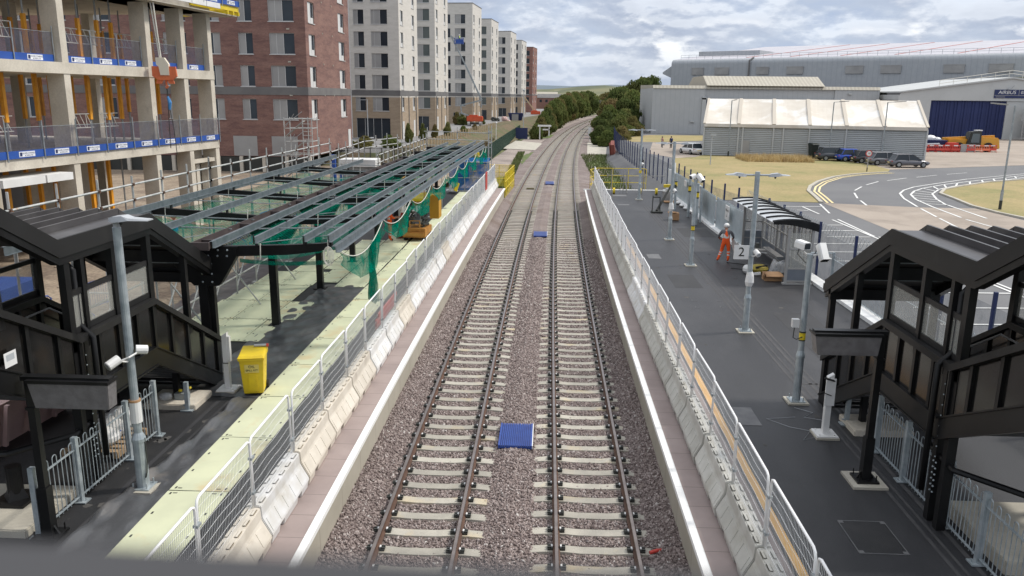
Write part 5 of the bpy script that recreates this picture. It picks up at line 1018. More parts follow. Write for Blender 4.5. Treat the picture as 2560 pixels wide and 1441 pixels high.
# edge protection with blue boards and name plates
M_SIGNW = pm('sign_white', (0.72, 0.74, 0.78), rough=0.6)
def edge_barrier(t0, t1, d, z, lab, g_, h=1.2, bh=0.30):
    o = thing('edge_barrier', lab, 'edge barrier', FP((t0+t1)/2, d, z), g_); mb = MB(); fbox(mb, t0+0.02, t1-0.02, d-0.03, d, z, z+bh); mb.build('edge_board', M_BLUE, o)
    mb = MB(); mb.tube([FP(t0+0.04, d-0.06, z-0.12), FP(t0+0.04, d-0.06, z+h+0.25)], 0.024, 6); mb.tube([FP(t0, d-0.02, z+h), FP(t1, d-0.02, z+h)], 0.012, 5); mb.build('edge_post', M_GALV2, o)
    mb = MB(); mb.quad(FP(t0, d-0.015, z+bh), FP(t1, d-0.015, z+bh), FP(t1, d-0.015, z+h), FP(t0, d-0.015, z+h)); mb.build('edge_mesh', M_EDGE, o)
    tc_ = (t0+t1)/2; w = 0.42; sg_ = MB(); fbox(sg_, tc_-w, tc_+w, d-0.036, d-0.031, z+0.05, z+0.26); s_ = sg_.build('name_plate', M_SIGNW, o)
    sg_ = MB(); fbox(sg_, tc_+w-0.16, tc_+w-0.04, d-0.040, d-0.037, z+0.08, z+0.23); sg_.build('plate_emblem', M_NAVY, s_)
    for s, zz in (('OLIVER CONNELL', 0.185), ('& SON LTD', 0.1)): text_obj(s, 0.085, face_M(FP(tc_-0.09, d-0.038, z+zz), -af, (0, 0, 1)), M_NAVY, s_, 'plate_lettering', 0.001)
E1 = 'blue edge boards with name plates along the first floor'; E2 = 'blue edge boards between the second floor columns'
for i in range(9): edge_barrier(0.02+1.95*i, 0.02+1.95*(i+1), -0.05, 5.58, 'blue edge board with a white name plate along the first floor slab edge', E1)
for t0, t1 in ((0.42, 2.58), (3.05, 5.55), (6.05, 7.85), (7.85, 9.65), (9.65, 11.5), (12.0, 14.2), (14.2, 17.4)): edge_barrier(t0, t1, 0.35, 9.36, 'blue edge board with a white name plate between the second floor columns', E2)
for i in range(4): edge_barrier(-1.9+1.9*i, -1.9+1.9*(i+1), -0.75, 12.95, 'blue edge board on the yellow formwork at the roof corner', 'blue edge boards of the roof formwork')
o = thing('formwork_deck', 'yellow formwork beams sticking out below the roof corner', 'formwork', FP(-1, 0, 12.6)); mb = MB()
for dd in (-0.7, -0.1, 0.6, 1.4): fbox(mb, -1.9, 2.0, dd, dd+0.09, 12.68, 12.94)
for tt in (-1.8, -1.2, -0.6): fbox(mb, tt, tt+0.1, -0.8, 3, 12.46, 12.66)
mb.build('yellow_beams', M_YEL, o); mb = MB()
for i in range(4): fbox(mb, 0.3+1.4*i, 1.65+1.4*i, -0.82, -0.72, 12.66, 12.93)
mb.build('white_panels', M_WHITE, o); mb = MB(); fbox(mb, -1.9, 8, -0.7, 2.0, 12.42, 12.46); mb.build('deck_board', M_CONCP, o)
# timber stack on first floor, formwork panels at ground floor
mb = MB()
for k_ in range(9): fbox(mb, 14.3+random.uniform(-.1, .1), 17.0+random.uniform(-.1, .1), 1.8, 3.2, 5.62+0.12*k_, 5.72+0.12*k_)
solo(mb, 'timber_stack', M_PLYW, 'stack of pale timber boards on the first floor slab', 'timber stack')
for t_ in (14.2, 12.6):
    mb = MB(); fbox(mb, t_, t_+2.2 if t_ > 13 else t_+1.5, -0.4, 1.2, 4.55, 4.85); solo(mb, 'formwork_tray', M_WHITE, 'white formwork tray propped below the first floor slab, '+('the larger one' if t_ > 13 else 'the smaller one'), 'formwork')
# crane hook block with slings
o = thing('crane_hook', 'orange crane hook block with a cream counterweight hanging from cables', 'crane hook', (-18.85, 40.0, 9.2)); hx = Vector((-18.85, 40.0, 0)); hr = Vector((0.97, 0.24, 0)).normalized(); hn = Vector((0.24, -0.97, 0))
sc_ = 0.855
def HP(u, dd, z): p = hx+hr*(u*sc_)+hn*dd; return (p.x, p.y, 8.166+(z-8.166)*sc_)
for nm, mat, pl, th in (('hook_plate', M_HOOK, [(-0.66, 9.62), (0.62, 9.62), (0.66, 9.08), (0.42, 8.86), (-0.38, 8.86), (-0.66, 9.08)], 0.12), ('counterweight', pm('cream_weight', (0.68, 0.62, 0.50), rough=0.6), [(-0.40, 10.1), (0.06, 10.1), (0.27, 9.75), (0.27, 9.13), (-0.2, 9.13), (-0.26, 9.6), (-0.38, 9.7)], 0.19)):
    mb = MB(); n = len(pl); mb.add([HP(u, -th, z) for u, z in pl]+[HP(u, th, z) for u, z in pl], [tuple(range(n)), tuple(range(n, 2*n))]+[(i, (i+1) % n, n+(i+1) % n, n+i) for i in range(n)]); mb.build(nm, mat, o)
mb = MB()
for s in (-1, 1): mb.add([HP(s*0.1, -0.06, 8.86), HP(s*0.45, -0.06, 8.86), HP(s*0.5, -0.06, 8.66), HP(s*0.2, -0.06, 8.66), HP(s*0.1, 0.06, 8.86), HP(s*0.45, 0.06, 8.86), HP(s*0.5, 0.06, 8.66), HP(s*0.2, 0.06, 8.66)], [(0, 1, 2, 3), (4, 5, 6, 7), (0, 1, 5, 4), (1, 2, 6, 5), (2, 3, 7, 6), (3, 0, 4, 7)])
mb.tube([HP(0.05, 0, 8.86), HP(0.05, 0, 8.6), HP(0.12, 0, 8.5), HP(0.05, 0, 8.42), HP(-0.02, 0, 8.5)], 0.05, 6); mb.build('hook', M_HOOK, o)
mb = MB(); mb.ball(HP(-0.05, -0.2, 9.75), 0.06); mb.ball(HP(0.0, -0.2, 9.25), 0.05); mb.build('weight_bolts', M_CLIP, o)
mb = MB()
for u in (-0.5, -0.34): mb.tube([HP(u*0.4, 0, 10.0), HP(u*1.3, 0, 15.5)], 0.035, 6)
mb.build('hoist_cables', M_ROPE, o)
mb = MB(); mb.tube([HP(0.05, 0, 8.45), HP(0.06, 0, 7.9)], 0.03, 5); mb.tube([HP(0.04, 0, 7.5), HP(0.0, 0, 6.3), HP(-0.02, 0, 5.0)], 0.02, 5); mb.tube([HP(0.09, 0, 7.4), HP(0.24, 0, 6.2), HP(0.3, 0, 4.6)], 0.02, 5); mb.build('chain_slings', M_CLIP, o); mb = MB(); mb.tube([HP(0.05, 0, 7.95), HP(0.14, 0, 7.6), HP(0.1, 0, 7.2)], [0.05, 0.09, 0.05], 6); mb.build('blue_strap', pm('strap_blue', (0.05, 0.22, 0.5)), o)
# ---------------------------------------------------------------- facade helpers
def facade(mb, O, a, W, z0, z1, holes, rev=0.18, n=None, mi=0):
    us = sorted({0, W} | {h[0] for h in holes} | {h[1] for h in holes}); zs = sorted({z0, z1} | {h[2] for h in holes} | {h[3] for h in holes}); P_ = lambda u, z, d=0: tuple(Vector(O)+a*u-n*d+Vector((0, 0, z)))
    for u0, u1 in zip(us[:-1], us[1:]):
        for za, zb in zip(zs[:-1], zs[1:]):
            um, zm = (u0+u1)/2, (za+zb)/2
            if any(h[0] < um < h[1] and h[2] < zm < h[3] for h in holes): continue
            mb.quad(P_(u0, za), P_(u1, za), P_(u1, zb), P_(u0, zb), mi(zm) if callable(mi) else mi)
    for h in holes:
        m_ = mi((h[2]+h[3])/2) if callable(mi) else mi
        for (p, q) in (((h[0], h[2]), (h[1], h[2])), ((h[1], h[2]), (h[1], h[3])), ((h[1], h[3]), (h[0], h[3])), ((h[0], h[3]), (h[0], h[2]))): mb.quad(P_(*p), P_(*q), P_(*q, rev), P_(*p, rev), m_)
def window(par, O, a, n, h, lay, rev=0.18, name='window', glass=M_GLASS, panel=M_WPAN, frame=M_WFRM, sill=True, sp_=0.0):
    """lay: list of (fraction, 'p' panel / 'g' glass / 'd' panel below glass)"""
    u0, u1, z0, z1 = h; P_ = lambda u, z, d: Vector(O)+a*u-n*d+Vector((0, 0, z)); mb = MB(); x = u0; fr = 0.045
    def bx(ua, ub, za, zb, da, db, mi): mb.hexa([tuple(P_(ua, za, da)), tuple(P_(ub, za, da)), tuple(P_(ub, za, db)), tuple(P_(ua, za, db)), tuple(P_(ua, zb, da)), tuple(P_(ub, zb, da)), tuple(P_(ub, zb, db)), tuple(P_(ua, zb, db))], mi)
    for w, k in lay:
        xe = x+(u1-u0)*w
        if k == 'p': bx(x+fr/2, xe-fr/2, z0+fr, z1-fr, rev-0.10, rev, 1)
        elif k == 'd': bx(x+fr/2, xe-fr/2, z0+fr, z0+(z1-z0)*0.28, rev-0.1, rev, 1); bx(x+fr/2, xe-fr/2, z0+(z1-z0)*0.28+0.04, z1-fr, rev-0.05, rev, 2)
        else: bx(x+fr/2, xe-fr/2, z0+fr, z1-fr, rev-0.05, rev, 2)
        bx(x-fr/2, x+fr/2, z0, z1, rev-0.115, rev+0.01, 0); x = xe
    bx(u1-fr, u1, z0, z1, rev-0.115, rev+0.01, 0); bx(u0, u1, z0, z0+fr, rev-0.11, rev+0.01, 0); bx(u0, u1, z1-fr, z1, rev-0.11, rev+0.01, 0)
    if sill: bx(u0-0.05, u1+0.05, z0-0.07, z0-0.002, -0.06, rev, 0)
    return mb.build(name, [frame, panel, glass], par)
def prismb(mb, C, a, n, W, D, z0, z1, mi=0):  # box behind a facade: C front right corner..., a along front, n outward
    p = [Vector(C), Vector(C)+a*W, Vector(C)+a*W-n*D, Vector(C)-n*D]; mb.hexa([(q.x, q.y, z0) for q in p]+[(q.x, q.y, z1) for q in p], mi)
# --- red brick block
def block(corner, th, wf, ws, zbase, ztop, mats, front_cols, side_cols, rows, low, label, name='apartment_block', bandz=(8.05, 8.78), blind=False, glass=M_GLASS, ground=None, side_lay=((0.42, 'd'), (0.58, 'p'))):
    """corner: front-right corner; front goes to -x, side goes to +y; th rotates clockwise"""
    o = thing(name, label, 'apartment block', (*corner, zbase)); s = Vector((math.sin(th), math.cos(th), 0)); a = Vector((-math.cos(th), math.sin(th), 0)); nfr = -s; nsd = -a
    C = Vector((*corner, 0)); mi = lambda z: 1 if z < bandz[0] else 0
    fh = []; sh = []
    for (z0, z1) in rows+low:
        for (u0, u1, lay) in front_cols: fh.append((u0, u1, z0, z1, lay))
        for (u0, u1, lay) in side_cols: sh.append((u0, u1, z0, z1, lay))
    gh = ground or []
    mb = MB(); facade(mb, C, a, wf, zbase, ztop, [h[:4] for h in fh]+[h[:4] for h in gh], 0.2, nfr, mi); facade(mb, C, s, ws, zbase, ztop, [h[:4] for h in sh], 0.2, nsd, mi)
    q = [C, C+a*wf, C+a*wf+s*ws, C+s*ws]; mb.add([(p.x, p.y, ztop-0.6) for p in q], [(0, 1, 2, 3)], 0)
    mb.quad((q[1].x, q[1].y, zbase), (q[2].x, q[2].y, zbase), (q[2].x, q[2].y, ztop), (q[1].x, q[1].y, ztop)); mb.quad((q[2].x, q[2].y, zbase), (q[3].x, q[3].y, zbase), (q[3].x, q[3].y, ztop), (q[2].x, q[2].y, ztop))
    wall = mb.build('wall', mats, o)
    # string band and coping, slightly proud
    mb = MB()
    def ring(z0, z1, pr): p = [C-nfr*(-pr)-a*pr, C+a*wf+nfr*pr, C+a*wf, C]; mb.hexa([tuple((C+nfr*pr+nsd*pr)[:2])+(z0,), tuple((C+a*wf+nfr*pr)[:2])+(z0,), tuple((C+a*wf)[:2])+(z0,), tuple((C)[:2])+(z0,), tuple((C+nfr*pr+nsd*pr)[:2])+(z1,), tuple((C+a*wf+nfr*pr)[:2])+(z1,), tuple((C+a*wf)[:2])+(z1,), tuple((C)[:2])+(z1,)]); mb.hexa([tuple((C+nfr*pr+nsd*pr)[:2])+(z0,), tuple((C+s*ws+nsd*pr)[:2])+(z0,), tuple((C+s*ws)[:2])+(z0,), tuple((C)[:2])+(z0,), tuple((C+nfr*pr+nsd*pr)[:2])+(z1,), tuple((C+s*ws+nsd*pr)[:2])+(z1,), tuple((C+s*ws)[:2])+(z1,), tuple((C)[:2])+(z1,)])
    ring(bandz[0], bandz[1], 0.05); mb.build('string_band', M_BAND, o)
    if ztop < 40: mb = MB(); ring(ztop-0.002, ztop+0.14, 0.06); mb.build('roof_coping', M_BAND, o)
    for h in fh: window(o, C, a, nfr, h[:4], h[4], 0.2, glass=glass)
    for h in sh: window(o, C, s, nsd, h[:4], h[4], 0.2, glass=glass, panel=M_WPAN2)
    for h in gh: window(o, C, a, nfr, h[:4], h[4], 0.2, 'shopfront', glass=M_GLASS, sill=False)
    return o, C, a, s, nfr, nsd
rowsR = [(8.82+2.9*k, 10.7+2.9*k) for k in range(5)]; lowR = [(5.80, 7.68)]
wide = [(0.28, 'p'), (0.28, 'p'), (0.44, 'g')]; nar = [(0.42, 'p'), (0.58, 'g')]; flip = lambda l: l[::-1]
RB, C_, a_, s_, nfr_, nsd_ = block((-22.45, 76.2), R(0.5), 36, 16.0, 2.35, 25.2, [M_BRICK, M_BRICK], [(1.05, 3.4, flip(wide)), (4.95, 6.3, [(0.5, 'g'), (0.5, 'p')][::1]), (8.0, 9.6, [(0.42, 'p'), (0.58, 'g')]), (11.2, 13.4, flip(wide)), (15.0, 16.4, flip(nar)), (18.4, 20.6, flip(wide)), (22.5, 24, flip(nar)), (26, 28.3, flip(wide)), (30.5, 32.0, flip(nar))], [(1.0, 3.0, [(0.55, 'p'), (0.45, 'd')]), (11.6, 13.9, [(0.55, 'p'), (0.45, 'd')])], rowsR, lowR, 'large red brick apartment block beyond the concrete frame')
for u0, u1 in ((1.2, 3.7), (5.1, 7.4), (9, 11.4)): mb = MB(); p = C_+a_*u0+nfr_*0.02; q = C_+a_*u1+nfr_*0.02; mb.quad((p.x, p.y, 2.4), (q.x, q.y, 2.4), (q.x, q.y, 4.25), (p.x, p.y, 4.25)); mb.build('garage_door', M_WPAN, RB)
mb = MB(); p = C_+s_*14.2+nsd_*0.03; q = C_+s_*15.3+nsd_*0.03; mb.quad((p.x, p.y, 2.4), (q.x, q.y, 2.4), (q.x, q.y, 4.4), (p.x, p.y, 4.4)); mb.build('side_door', M_WPAN2, RB)
mb = MB(); prismb(mb, C_, a_, nfr_, 36, 0.3, 0.8, 2.3)
for k_ in range(16): pp = C_+a_*(0.1+2.2*k_)+nfr_*0.1; mb.c(pp.x, pp.y, 1.6, 0.3, 0.3, 1.5, 1)
mb.build('undercroft', [M_CLIP, M_CONC], RB)
mb = MB()
for r_ in [z_[1]+0.35 for z_ in rowsR+lowR]:
    for u in (1.6, 11.9, 19): pp = C_+a_*u+nfr_*0.03; mb.c(pp.x, pp.y, r_, 0.28, 0.04, 0.12)
    for u in (5.5, 9.0): pp = C_+s_*u+nsd_*0.03; mb.c(pp.x, pp.y, r_, 0.05, 0.14, 0.14)
mb.build('wall_vents', M_CONCP, RB)
# --- white blocks in a row
rowsW = [(8.93+2.91*k, 10.87+2.91*k) for k in range(6)]; lowW = [(5.93, 7.83)]
fc = [(1.62, 3.95, flip([(0.2, 'p'), (0.36, 'p'), (0.44, 'g')])), (4.95, 6.45, flip([(0.42, 'p'), (0.58, 'g')]))]
sc2 = [(0.9, 2.5, [(0.5, 'p'), (0.5, 'd')]), (7.9, 9.5, [(0.5, 'p'), (0.5, 'd')])]
ords = ['first', 'second', 'third, with the red boom lift in front', 'fourth', 'fifth', 'sixth']
TW = []
for i, (cx, cy, th, wf, top, zb) in enumerate([(-20.95, 115.5, 3.5, 7.4, 26.6, 2.0), (-19.8, 143.4, 4.0, 9.5, 27.0, 2.0), (-17.05, 183.6, 5.0, 10, 27.7, 1.9), (-15.1, 214.7, 5.4, 12, 27.2, 1.4), (-11.95, 252.9, 6.0, 12, 27.1, 1.2), (-9.72, 286, 6.4, 12, 26.7, 1.0)]):
    fcc = fc if i not in (3, 5) else [(1.3, 3.0, [(1.0, 'g')]), (4.95, 6.45, fc[1][2])]
    if i in (1,): fcc = [(0.95, 3.3, flip([(0.5, 'p'), (0.5, 'g')]))]+fc[1:]
    gr = [(1.5, 6.4, 2.05, 4.95, [(0.26, 'g'), (0.24, 'g'), (0.25, 'g'), (0.25, 'g')])] if i == 0 else [(1.2, 3.6, 2.05, 4.6, [(0.5, 'g'), (0.5, 'g')])] if i != 2 else [(2.2, 4.4, 2.3, 4.5, [(0.4, 'p'), (0.6, 'g')])]
    o, C, a, s, nf_, ns_ = block((cx, cy), R(th), wf, 11.6, zb, top, [M_WBRK, M_BBRK], fcc, sc2, rowsW if i < 5 else rowsW, lowW, ords[i]+' white brick apartment block in the row', glass=M_GLASSB if i in (1, 3) else M_GLASS, ground=gr)
    mb = MB()
    for u in (0.6, 5.1, 9.9): p = C+s*u+ns_*0.05; mb.tube([(p.x, p.y, zb), (p.x, p.y, 8.0)], 0.07, 5)
    mb.build('downpipes', M_BAND, o)
    mb = MB()
    for u in (1.2, 8.2): p = C+s*u+ns_*0.02; q = C+s*(u+1.1)+ns_*0.02; mb.quad((p.x, p.y, zb+0.02), (q.x, q.y, zb+0.02), (q.x, q.y, 4.5), (p.x, p.y, 4.5))
    mb.build('side_door', M_WPAN2, o); TW.append(o)
block((-6.65, 324.3), R(7), 12, 12, 0.6, 26.7, [M_BRICK2, M_BRICK2], [(1.3, 3.4, [(1, 'g')])], sc2, rowsW, lowW, 'small far red brick apartment block at the end of the row', bandz=(8.5, 8.9))
mb = MB(); mb.tube([(-27.7, 114.6, 2.0), (-27.7, 114.6, 27)], 0.09, 6); solo(mb, 'corner_downpipe', M_WPAN2, 'pale drainpipe between the red and the first white apartment block', 'drainpipe')
# ---------------------------------------------------------------- scaffold edges
def scaffold(pts, zs, z0, label, post=2.1, g='scaffold handrails round the canopy works', below=True):
    o = thing('scaffold_handrail', label, 'scaffold', (*pts[0][:2], z0), g)
    for a, b_ in zip(pts[:-1], pts[1:]):
        a = Vector(a); b2 = Vector(b_); L = (b2-a).length; n = max(1, round(L/post)); mb = MB()
        for hh in zs: d = (b2-a).normalized()*0.3; mb.tube([a+Vector((0, 0, hh))-d, b2+Vector((0, 0, hh))+d], 0.032, 6)
        mb.build('ledger', M_SCAF, o)
        for i in range(n+1):
            p = a+(b2-a)*i/n; mb = MB(); mb.tube([(p.x, p.y, z0 if below else p.z-0.2), (p.x, p.y, p.z+max(zs)+random.uniform(0.15, 0.5))], 0.032, 6); sd_ = mb.build('standard', M_SCAF, o)
            for hh in zs: mb = MB(); mb.c(p.x+0.03, p.y, p.z+hh, 0.08, 0.07, 0.08); mb.build('coupler', M_RUST, sd_)
    return o
scaffold([(-12.65, 18.3, 0), (-12.75, 30, 0), (-12.6, 46.5, 0)], (5.42, 4.95, 4.5), 0.9, 'long near scaffold handrail between the canopy frame and the concrete building')
o = thing('scaffold_boards', 'lower scaffold standards and braces under the canopy edge', 'scaffold', (-11.9, 30, 0.9)); mb = MB()
for i in range(14):
    yy = 18.5+2.0*i; mb.tube([(-11.4, yy, 0.9), (-11.4, yy, 4.4)], 0.03, 6); mb.c(-11.4, yy, 0.93, 0.3, 0.3, 0.03)
    if i < 13: mb.tube([(-11.4, yy, 1.2), (-11.4, yy+2, 3.2)], 0.028, 6); mb.tube([(-11.4, yy, 2.9), (-12.7, yy, 2.9)], 0.028, 6)
    if i % 2 == 0: mb.tube([(-11.4, yy, 3.3), (-10.0, yy+0.5, 0.95)], 0.028, 6)
for zz in (1.6, 2.9): mb.tube([(-11.4, 18, zz), (-11.4, 45, zz)], 0.03, 6)
mb.build('standards', M_SCAF, o)
scaffold([(-12.6, 46.7, 0), (-13.2, 58, 0), (-11.9, 64, 0)], (4.9, 4.45), 0.9, 'middle scaffold handrail behind the white panel stack', 2.2)
scaffold([(-9.9, 47, 0), (-10.0, 66.5, 0)], (4.75, 4.3, 3.9), 0.9, 'scaffold handrail with a timber toe board along the far canopy', 1.6)
mb = MB(); mb.bar((-9.85, 46.5, 3.62), (-9.5, 64, 3.62), 0.04, 0.24); solo(mb, 'toe_board', M_PLYW, 'long pale timber toe board along the far half of the canopy', 'board')
scaffold([(-9.9, 66.6, 0), (-4.75, 64.6, 0)], (5.3, 4.7, 4.2), 0.9, 'end scaffold handrail across the far end of the canopy', 2.4)
mb = MB()
for dx in (0, 0.22): mb.tube([(-4.7+dx, 64.4, 0.9), (-4.7+dx, 64.4, 5.9)], 0.032, 6)
for zz in (1.8, 3.4, 4.6, 5.4): mb.c(-4.6, 64.35, zz, 0.3, 0.1, 0.1)
solo(mb, 'scaffold_standard', M_SCAF, 'pair of tall scaffold standards at the far canopy corner', 'scaffold')
# scaffold stair tower
o = thing('stair_tower', 'light metal scaffold stair tower before the red brick block', 'scaffold tower', (-20.6, 70, 0.9)); mb = MB(); X0, X1, Y0, Y1 = -22.6, -20.2, 69.2, 70.8
for xx in (X0, -21.0, X1):
    for yy in (Y0, Y1): mb.tube([(xx, yy, 0.9), (xx, yy, 6.2)], 0.04, 6)
for zz in (2.0, 3.1, 4.2, 5.3, 6.1):
    for yy in (Y0, Y1): mb.tube([(X0, yy, zz), (X1, yy, zz)], 0.032, 5)
    mb.tube([(X1, Y0, zz), (X1, Y1, zz)], 0.032, 5)
for zz in np.arange(1.2, 6.2, 0.32): mb.tube([(-21.0, Y0, zz), (X1, Y0, zz)], 0.022, 5)
mb.build('tower_frame', M_SCAF, o); mb = MB()
for k_ in range(3):
    z0 = 1.2+1.7*k_; mb.bar((X0, 69.6, z0), (-21.0, 69.6, z0+1.3), 0.6, 0.06); mb.tube([(X0, Y0, z0+0.9), (-21, Y0, z0+2.1)], 0.03, 5); mb.tube([(X0+0.1, Y0, z0+0.8), (X0+0.9, Y0, z0+1.9)], 0.025, 5)
mb.build('stair_flights', M_WPAN, o)
# site clutter
mb = MB(); mb.b(-14.4, -11.9, 55.5, 57.2, 3.3, 3.8)
for k_ in range(5): mb.b(-14.42, -11.88, 55.48, 57.22, 3.32+0.1*k_, 3.37+0.1*k_)
solo(mb, 'panel_stack', M_WHITE, 'stack of white roof panels behind the canopy frame', 'panel stack')
mb = MB(); mb.b(-14.2, -12.1, 55.7, 57.0, 0.9, 3.3); solo(mb, 'stack_support', M_PROPG, 'grey support tower under the white panel stack', 'support')
mb = MB(); mb.c(-15.6, 58.5, 2.4, 0.3, 0.3, 3.0); mb.c(-15.0, 59, 2.2, 0.7, 0.2, 2.0); solo(mb, 'blue_post', M_BLUE, 'blue upright post beside the white panel stack', 'post')
def crowd(x, y, rz, mat, lab, g_):
    mb = MB(); mb.tube([(-1.1, 0, 0.2), (-1.1, 0, 0.95), (-1.0, 0, 1.05), (1.0, 0, 1.05), (1.1, 0, 0.95), (1.1, 0, 0.2), (-1.1, 0, 0.2)], 0.022, 6)
    for i in range(17): xx = -1.0+0.125*i; mb.tube([(xx, 0, 0.2), (xx, 0, 1.04)], 0.009, 4, cap=False)
    for xx in (-0.8, 0.8): mb.tube([(xx, -0.3, 0.02), (xx, 0, 0.25), (xx, 0.3, 0.02)], 0.02, 5)
    o = solo(mb, 'crowd_barrier', mat, lab, 'crowd barrier', g_); o.location = (x, y, 0.9); o.rotation_euler = (0, 0, rz)
gb = 'blue crowd barriers on the site'
for x, y, rz in ((-15.3, 20.4, 1.3), (-15.9, 22.8, 1.2), (-17.2, 20.0, 0.2), (-15.2, 26, 1.5), (-15.3, 40, 1.5), (-15.2, 43, 1.5), (-15, 46, 1.5), (-14.8, 49, 1.4), (-14.6, 52, 1.4), (-14.4, 37, 1.5)): crowd(x, y, rz, M_BLUE, 'blue steel crowd barrier on the dirt beside the concrete building', gb)
for x, y, rz in ((-13.2, 18.2, 1.1), (-13.6, 20.2, 1.2), (-14.3, 17.5, 0.3)): crowd(x, y, rz, M_GALV2, 'bare galvanised crowd barrier on the dirt behind the covered stair by the canopy', 'bare crowd barriers behind the covered stair by the canopy')
mb = MB(); mb.hexa([(-12.6, 14.2, 0.9), (-11.4, 14.2, 0.9), (-11.2, 17.2, 0.9), (-12.6, 17.2, 0.9), (-13.1, 13.8, 1.9), (-11.2, 13.8, 1.9), (-10.9, 17.8, 1.9), (-13.1, 17.8, 1.9)])
for k_ in range(5): mb.bar((-11.15+0.03*k_, 14.2+0.8*k_, 1.0), (-11.0+0.03*k_, 14.2+0.8*k_, 1.9), 0.08)
solo(mb, 'skip', M_PINK, 'faded pink red waste skip behind the covered stair by the canopy', 'skip')
mb = MB()
for k_ in range(3): mb.c(-16.3, 22.5, 1.2+0.55*k_, 1.6-0.2*k_, 2.4, 0.5, k_ % 2)
solo(mb, 'blue_crates', [M_BLUE, M_WHITE], 'pile of blue and white crates on the dirt below the concrete frame', 'crates')
M_STN = pm('site_rubble', (0.36, 0.30, 0.235), rough=0.95)
mb = MB()
for k_ in range(420):
    xx, yy = random.uniform(-22, -12.8), random.uniform(16, 60); r_ = random.uniform(0.03, 0.12); mb.ball((xx, yy, 0.9), (r_*1.3, r_, r_*0.7), 5, 3)
struct(mb, 'site_rubble', M_STN, 'stuff')['label'] = 'scattered rubble on the brown site ground'
# blue sheeting enclosure at canopy end
o = thing('blue_enclosure', 'blue sheeted scaffold enclosure at the far end of the canopy', 'enclosure', (-6.2, 62.5, 0.915)); mb = MB(); mb.quad((-7.6, 62.3, 0.95), (-4.5, 62.3, 0.95), (-4.5, 62.3, 3.2), (-7.6, 62.3, 3.2)); mb.quad((-7.6, 62.3, 3.2), (-4.5, 62.3, 3.2), (-4.6, 64.2, 3.4), (-7.6, 64.2, 3.4)); mb.build('blue_sheet', M_BMESH, o); mb = MB()
for xx in (-7.6, -6.4, -4.6): mb.tube([(xx, 62.25, 0.92), (xx, 62.25, 3.6)], 0.03, 6)
for zz in (1.0, 2.0, 3.2): mb.tube([(-7.8, 62.2, zz), (-4.4, 62.2, zz)], 0.03, 6)
mb.build('enclosure_frame', M_SCAF, o)
mb = MB(); mb.ball((-7.3, 61.2, 1.1), (0.5, 0.3, 0.15), 8, 5); mb.bar((-7.4, 61, 1.1), (-7.1, 61.1, 1.75), 0.12, 0.3); mb.bar((-7.0, 61, 1.1), (-6.8, 61.2, 1.7), 0.08, 0.3, 1); solo(mb, 'white_bags', [M_WHITE, M_YEL], 'white and yellow bags heaped before the blue sheeting', 'bags')
mb = MB(); mb.tube([(-7.0, 44.2, 0.93), (-7.0, 44.2, 4.3)], 0.03, 6); mb.c(-7, 44.2, 0.94, 0.3, 0.3, 0.03); mb.tube([(-6.95, 48.5, 0.93), (-6.95, 48.5, 4.3)], 0.03, 6); mb.c(-6.95, 48.5, 0.94, 0.6, 0.3, 0.03); mb.tube([(-6.9, 52.5, 0.93), (-6.9, 52.5, 4.3)], 0.03, 6); mb.c(-6.9, 52.5, 0.94, 0.6, 0.3, 0.03); solo(mb, 'prop_stands', M_SCAF, 'three thin grey stands under the far canopy edge', 'stand')
mb = MB(); mb.b(-8.3, -8.2, 44.5, 53.0, 1.0, 2.1)
for k_ in range(7): mb.b(-8.2, -8.16, 44.6+1.2*k_, 44.75+1.2*k_, 1.0, 2.1)
solo(mb, 'white_panel_fence', M_WHITE, 'white panels leaning along the far canopy columns', 'panels')
# scissor lift
o = thing('scissor_lift', 'yellow orange scissor lift parked under the canopy beside a worker', 'scissor lift', (-6.75, 41.2, 0.93)); M_LIFT = pm('lift_orange', (0.50, 0.24, 0.05), (0.40, 0.18, 0.04), 2, 0.6); mb = MB(); mb.b(-7.3, -6.15, 40.1, 42.5, 1.12, 1.45); mb.b(-7.25, -6.2, 39.98, 40.1, 1.2, 1.4); mb.b(-7.3, -6.15, 40.1, 40.4, 1.45, 1.6); mb.build('chassis', M_LIFT, o, bevel=0.02)
mb = MB()
for sx in (-7.2, -6.25):
    for yy in (40.5, 42.1): mb.tube([(sx-0.09, yy, 1.13), (sx+0.09, yy, 1.13)], 0.2, 12)
mb.build('wheels', M_RUBB, o); mb = MB()
for k_ in range(5):
    z0 = 1.5+0.3*k_
    for xx in (-7.1, -6.35): mb.bar((xx, 40.3, z0), (xx, 42.3, z0+0.3), 0.07, 0.1); mb.bar((xx+0.06, 42.3, z0), (xx+0.06, 40.3, z0+0.3), 0.07, 0.1)
mb.build('scissor_arms', M_CLIP, o); mb = MB(); mb.b(-7.3, -6.15, 40.0, 42.6, 3.0, 3.12); mb.build('platform_deck', M_YEL, o)
mb = MB()
for zz in (3.6, 4.1):
    for a, b_ in (((-7.3, 40), (-6.15, 40)), ((-6.15, 40), (-6.15, 42.6)), ((-6.15, 42.6), (-7.3, 42.6)), ((-7.3, 42.6), (-7.3, 40))): mb.tube([(*a, zz), (*b_, zz)], 0.025, 6)
for p in ((-7.3, 40), (-6.15, 40), (-6.15, 42.6), (-7.3, 42.6)): mb.tube([(*p, 3.1), (*p, 4.1)], 0.025, 6)
mb.build('guard_rails', M_LIFT, o); mb = MB(); mb.bar((-6.9, 39.97, 1.45), (-6.9, 39.97, 2.0), 0.05); mb.bar((-6.4, 39.97, 1.45), (-6.4, 39.97, 2.0), 0.05)
for zz in (1.6, 1.8, 2.0): mb.bar((-6.9, 39.97, zz), (-6.4, 39.97, zz), 0.04)
mb.build('ladder', M_LIFT, o)
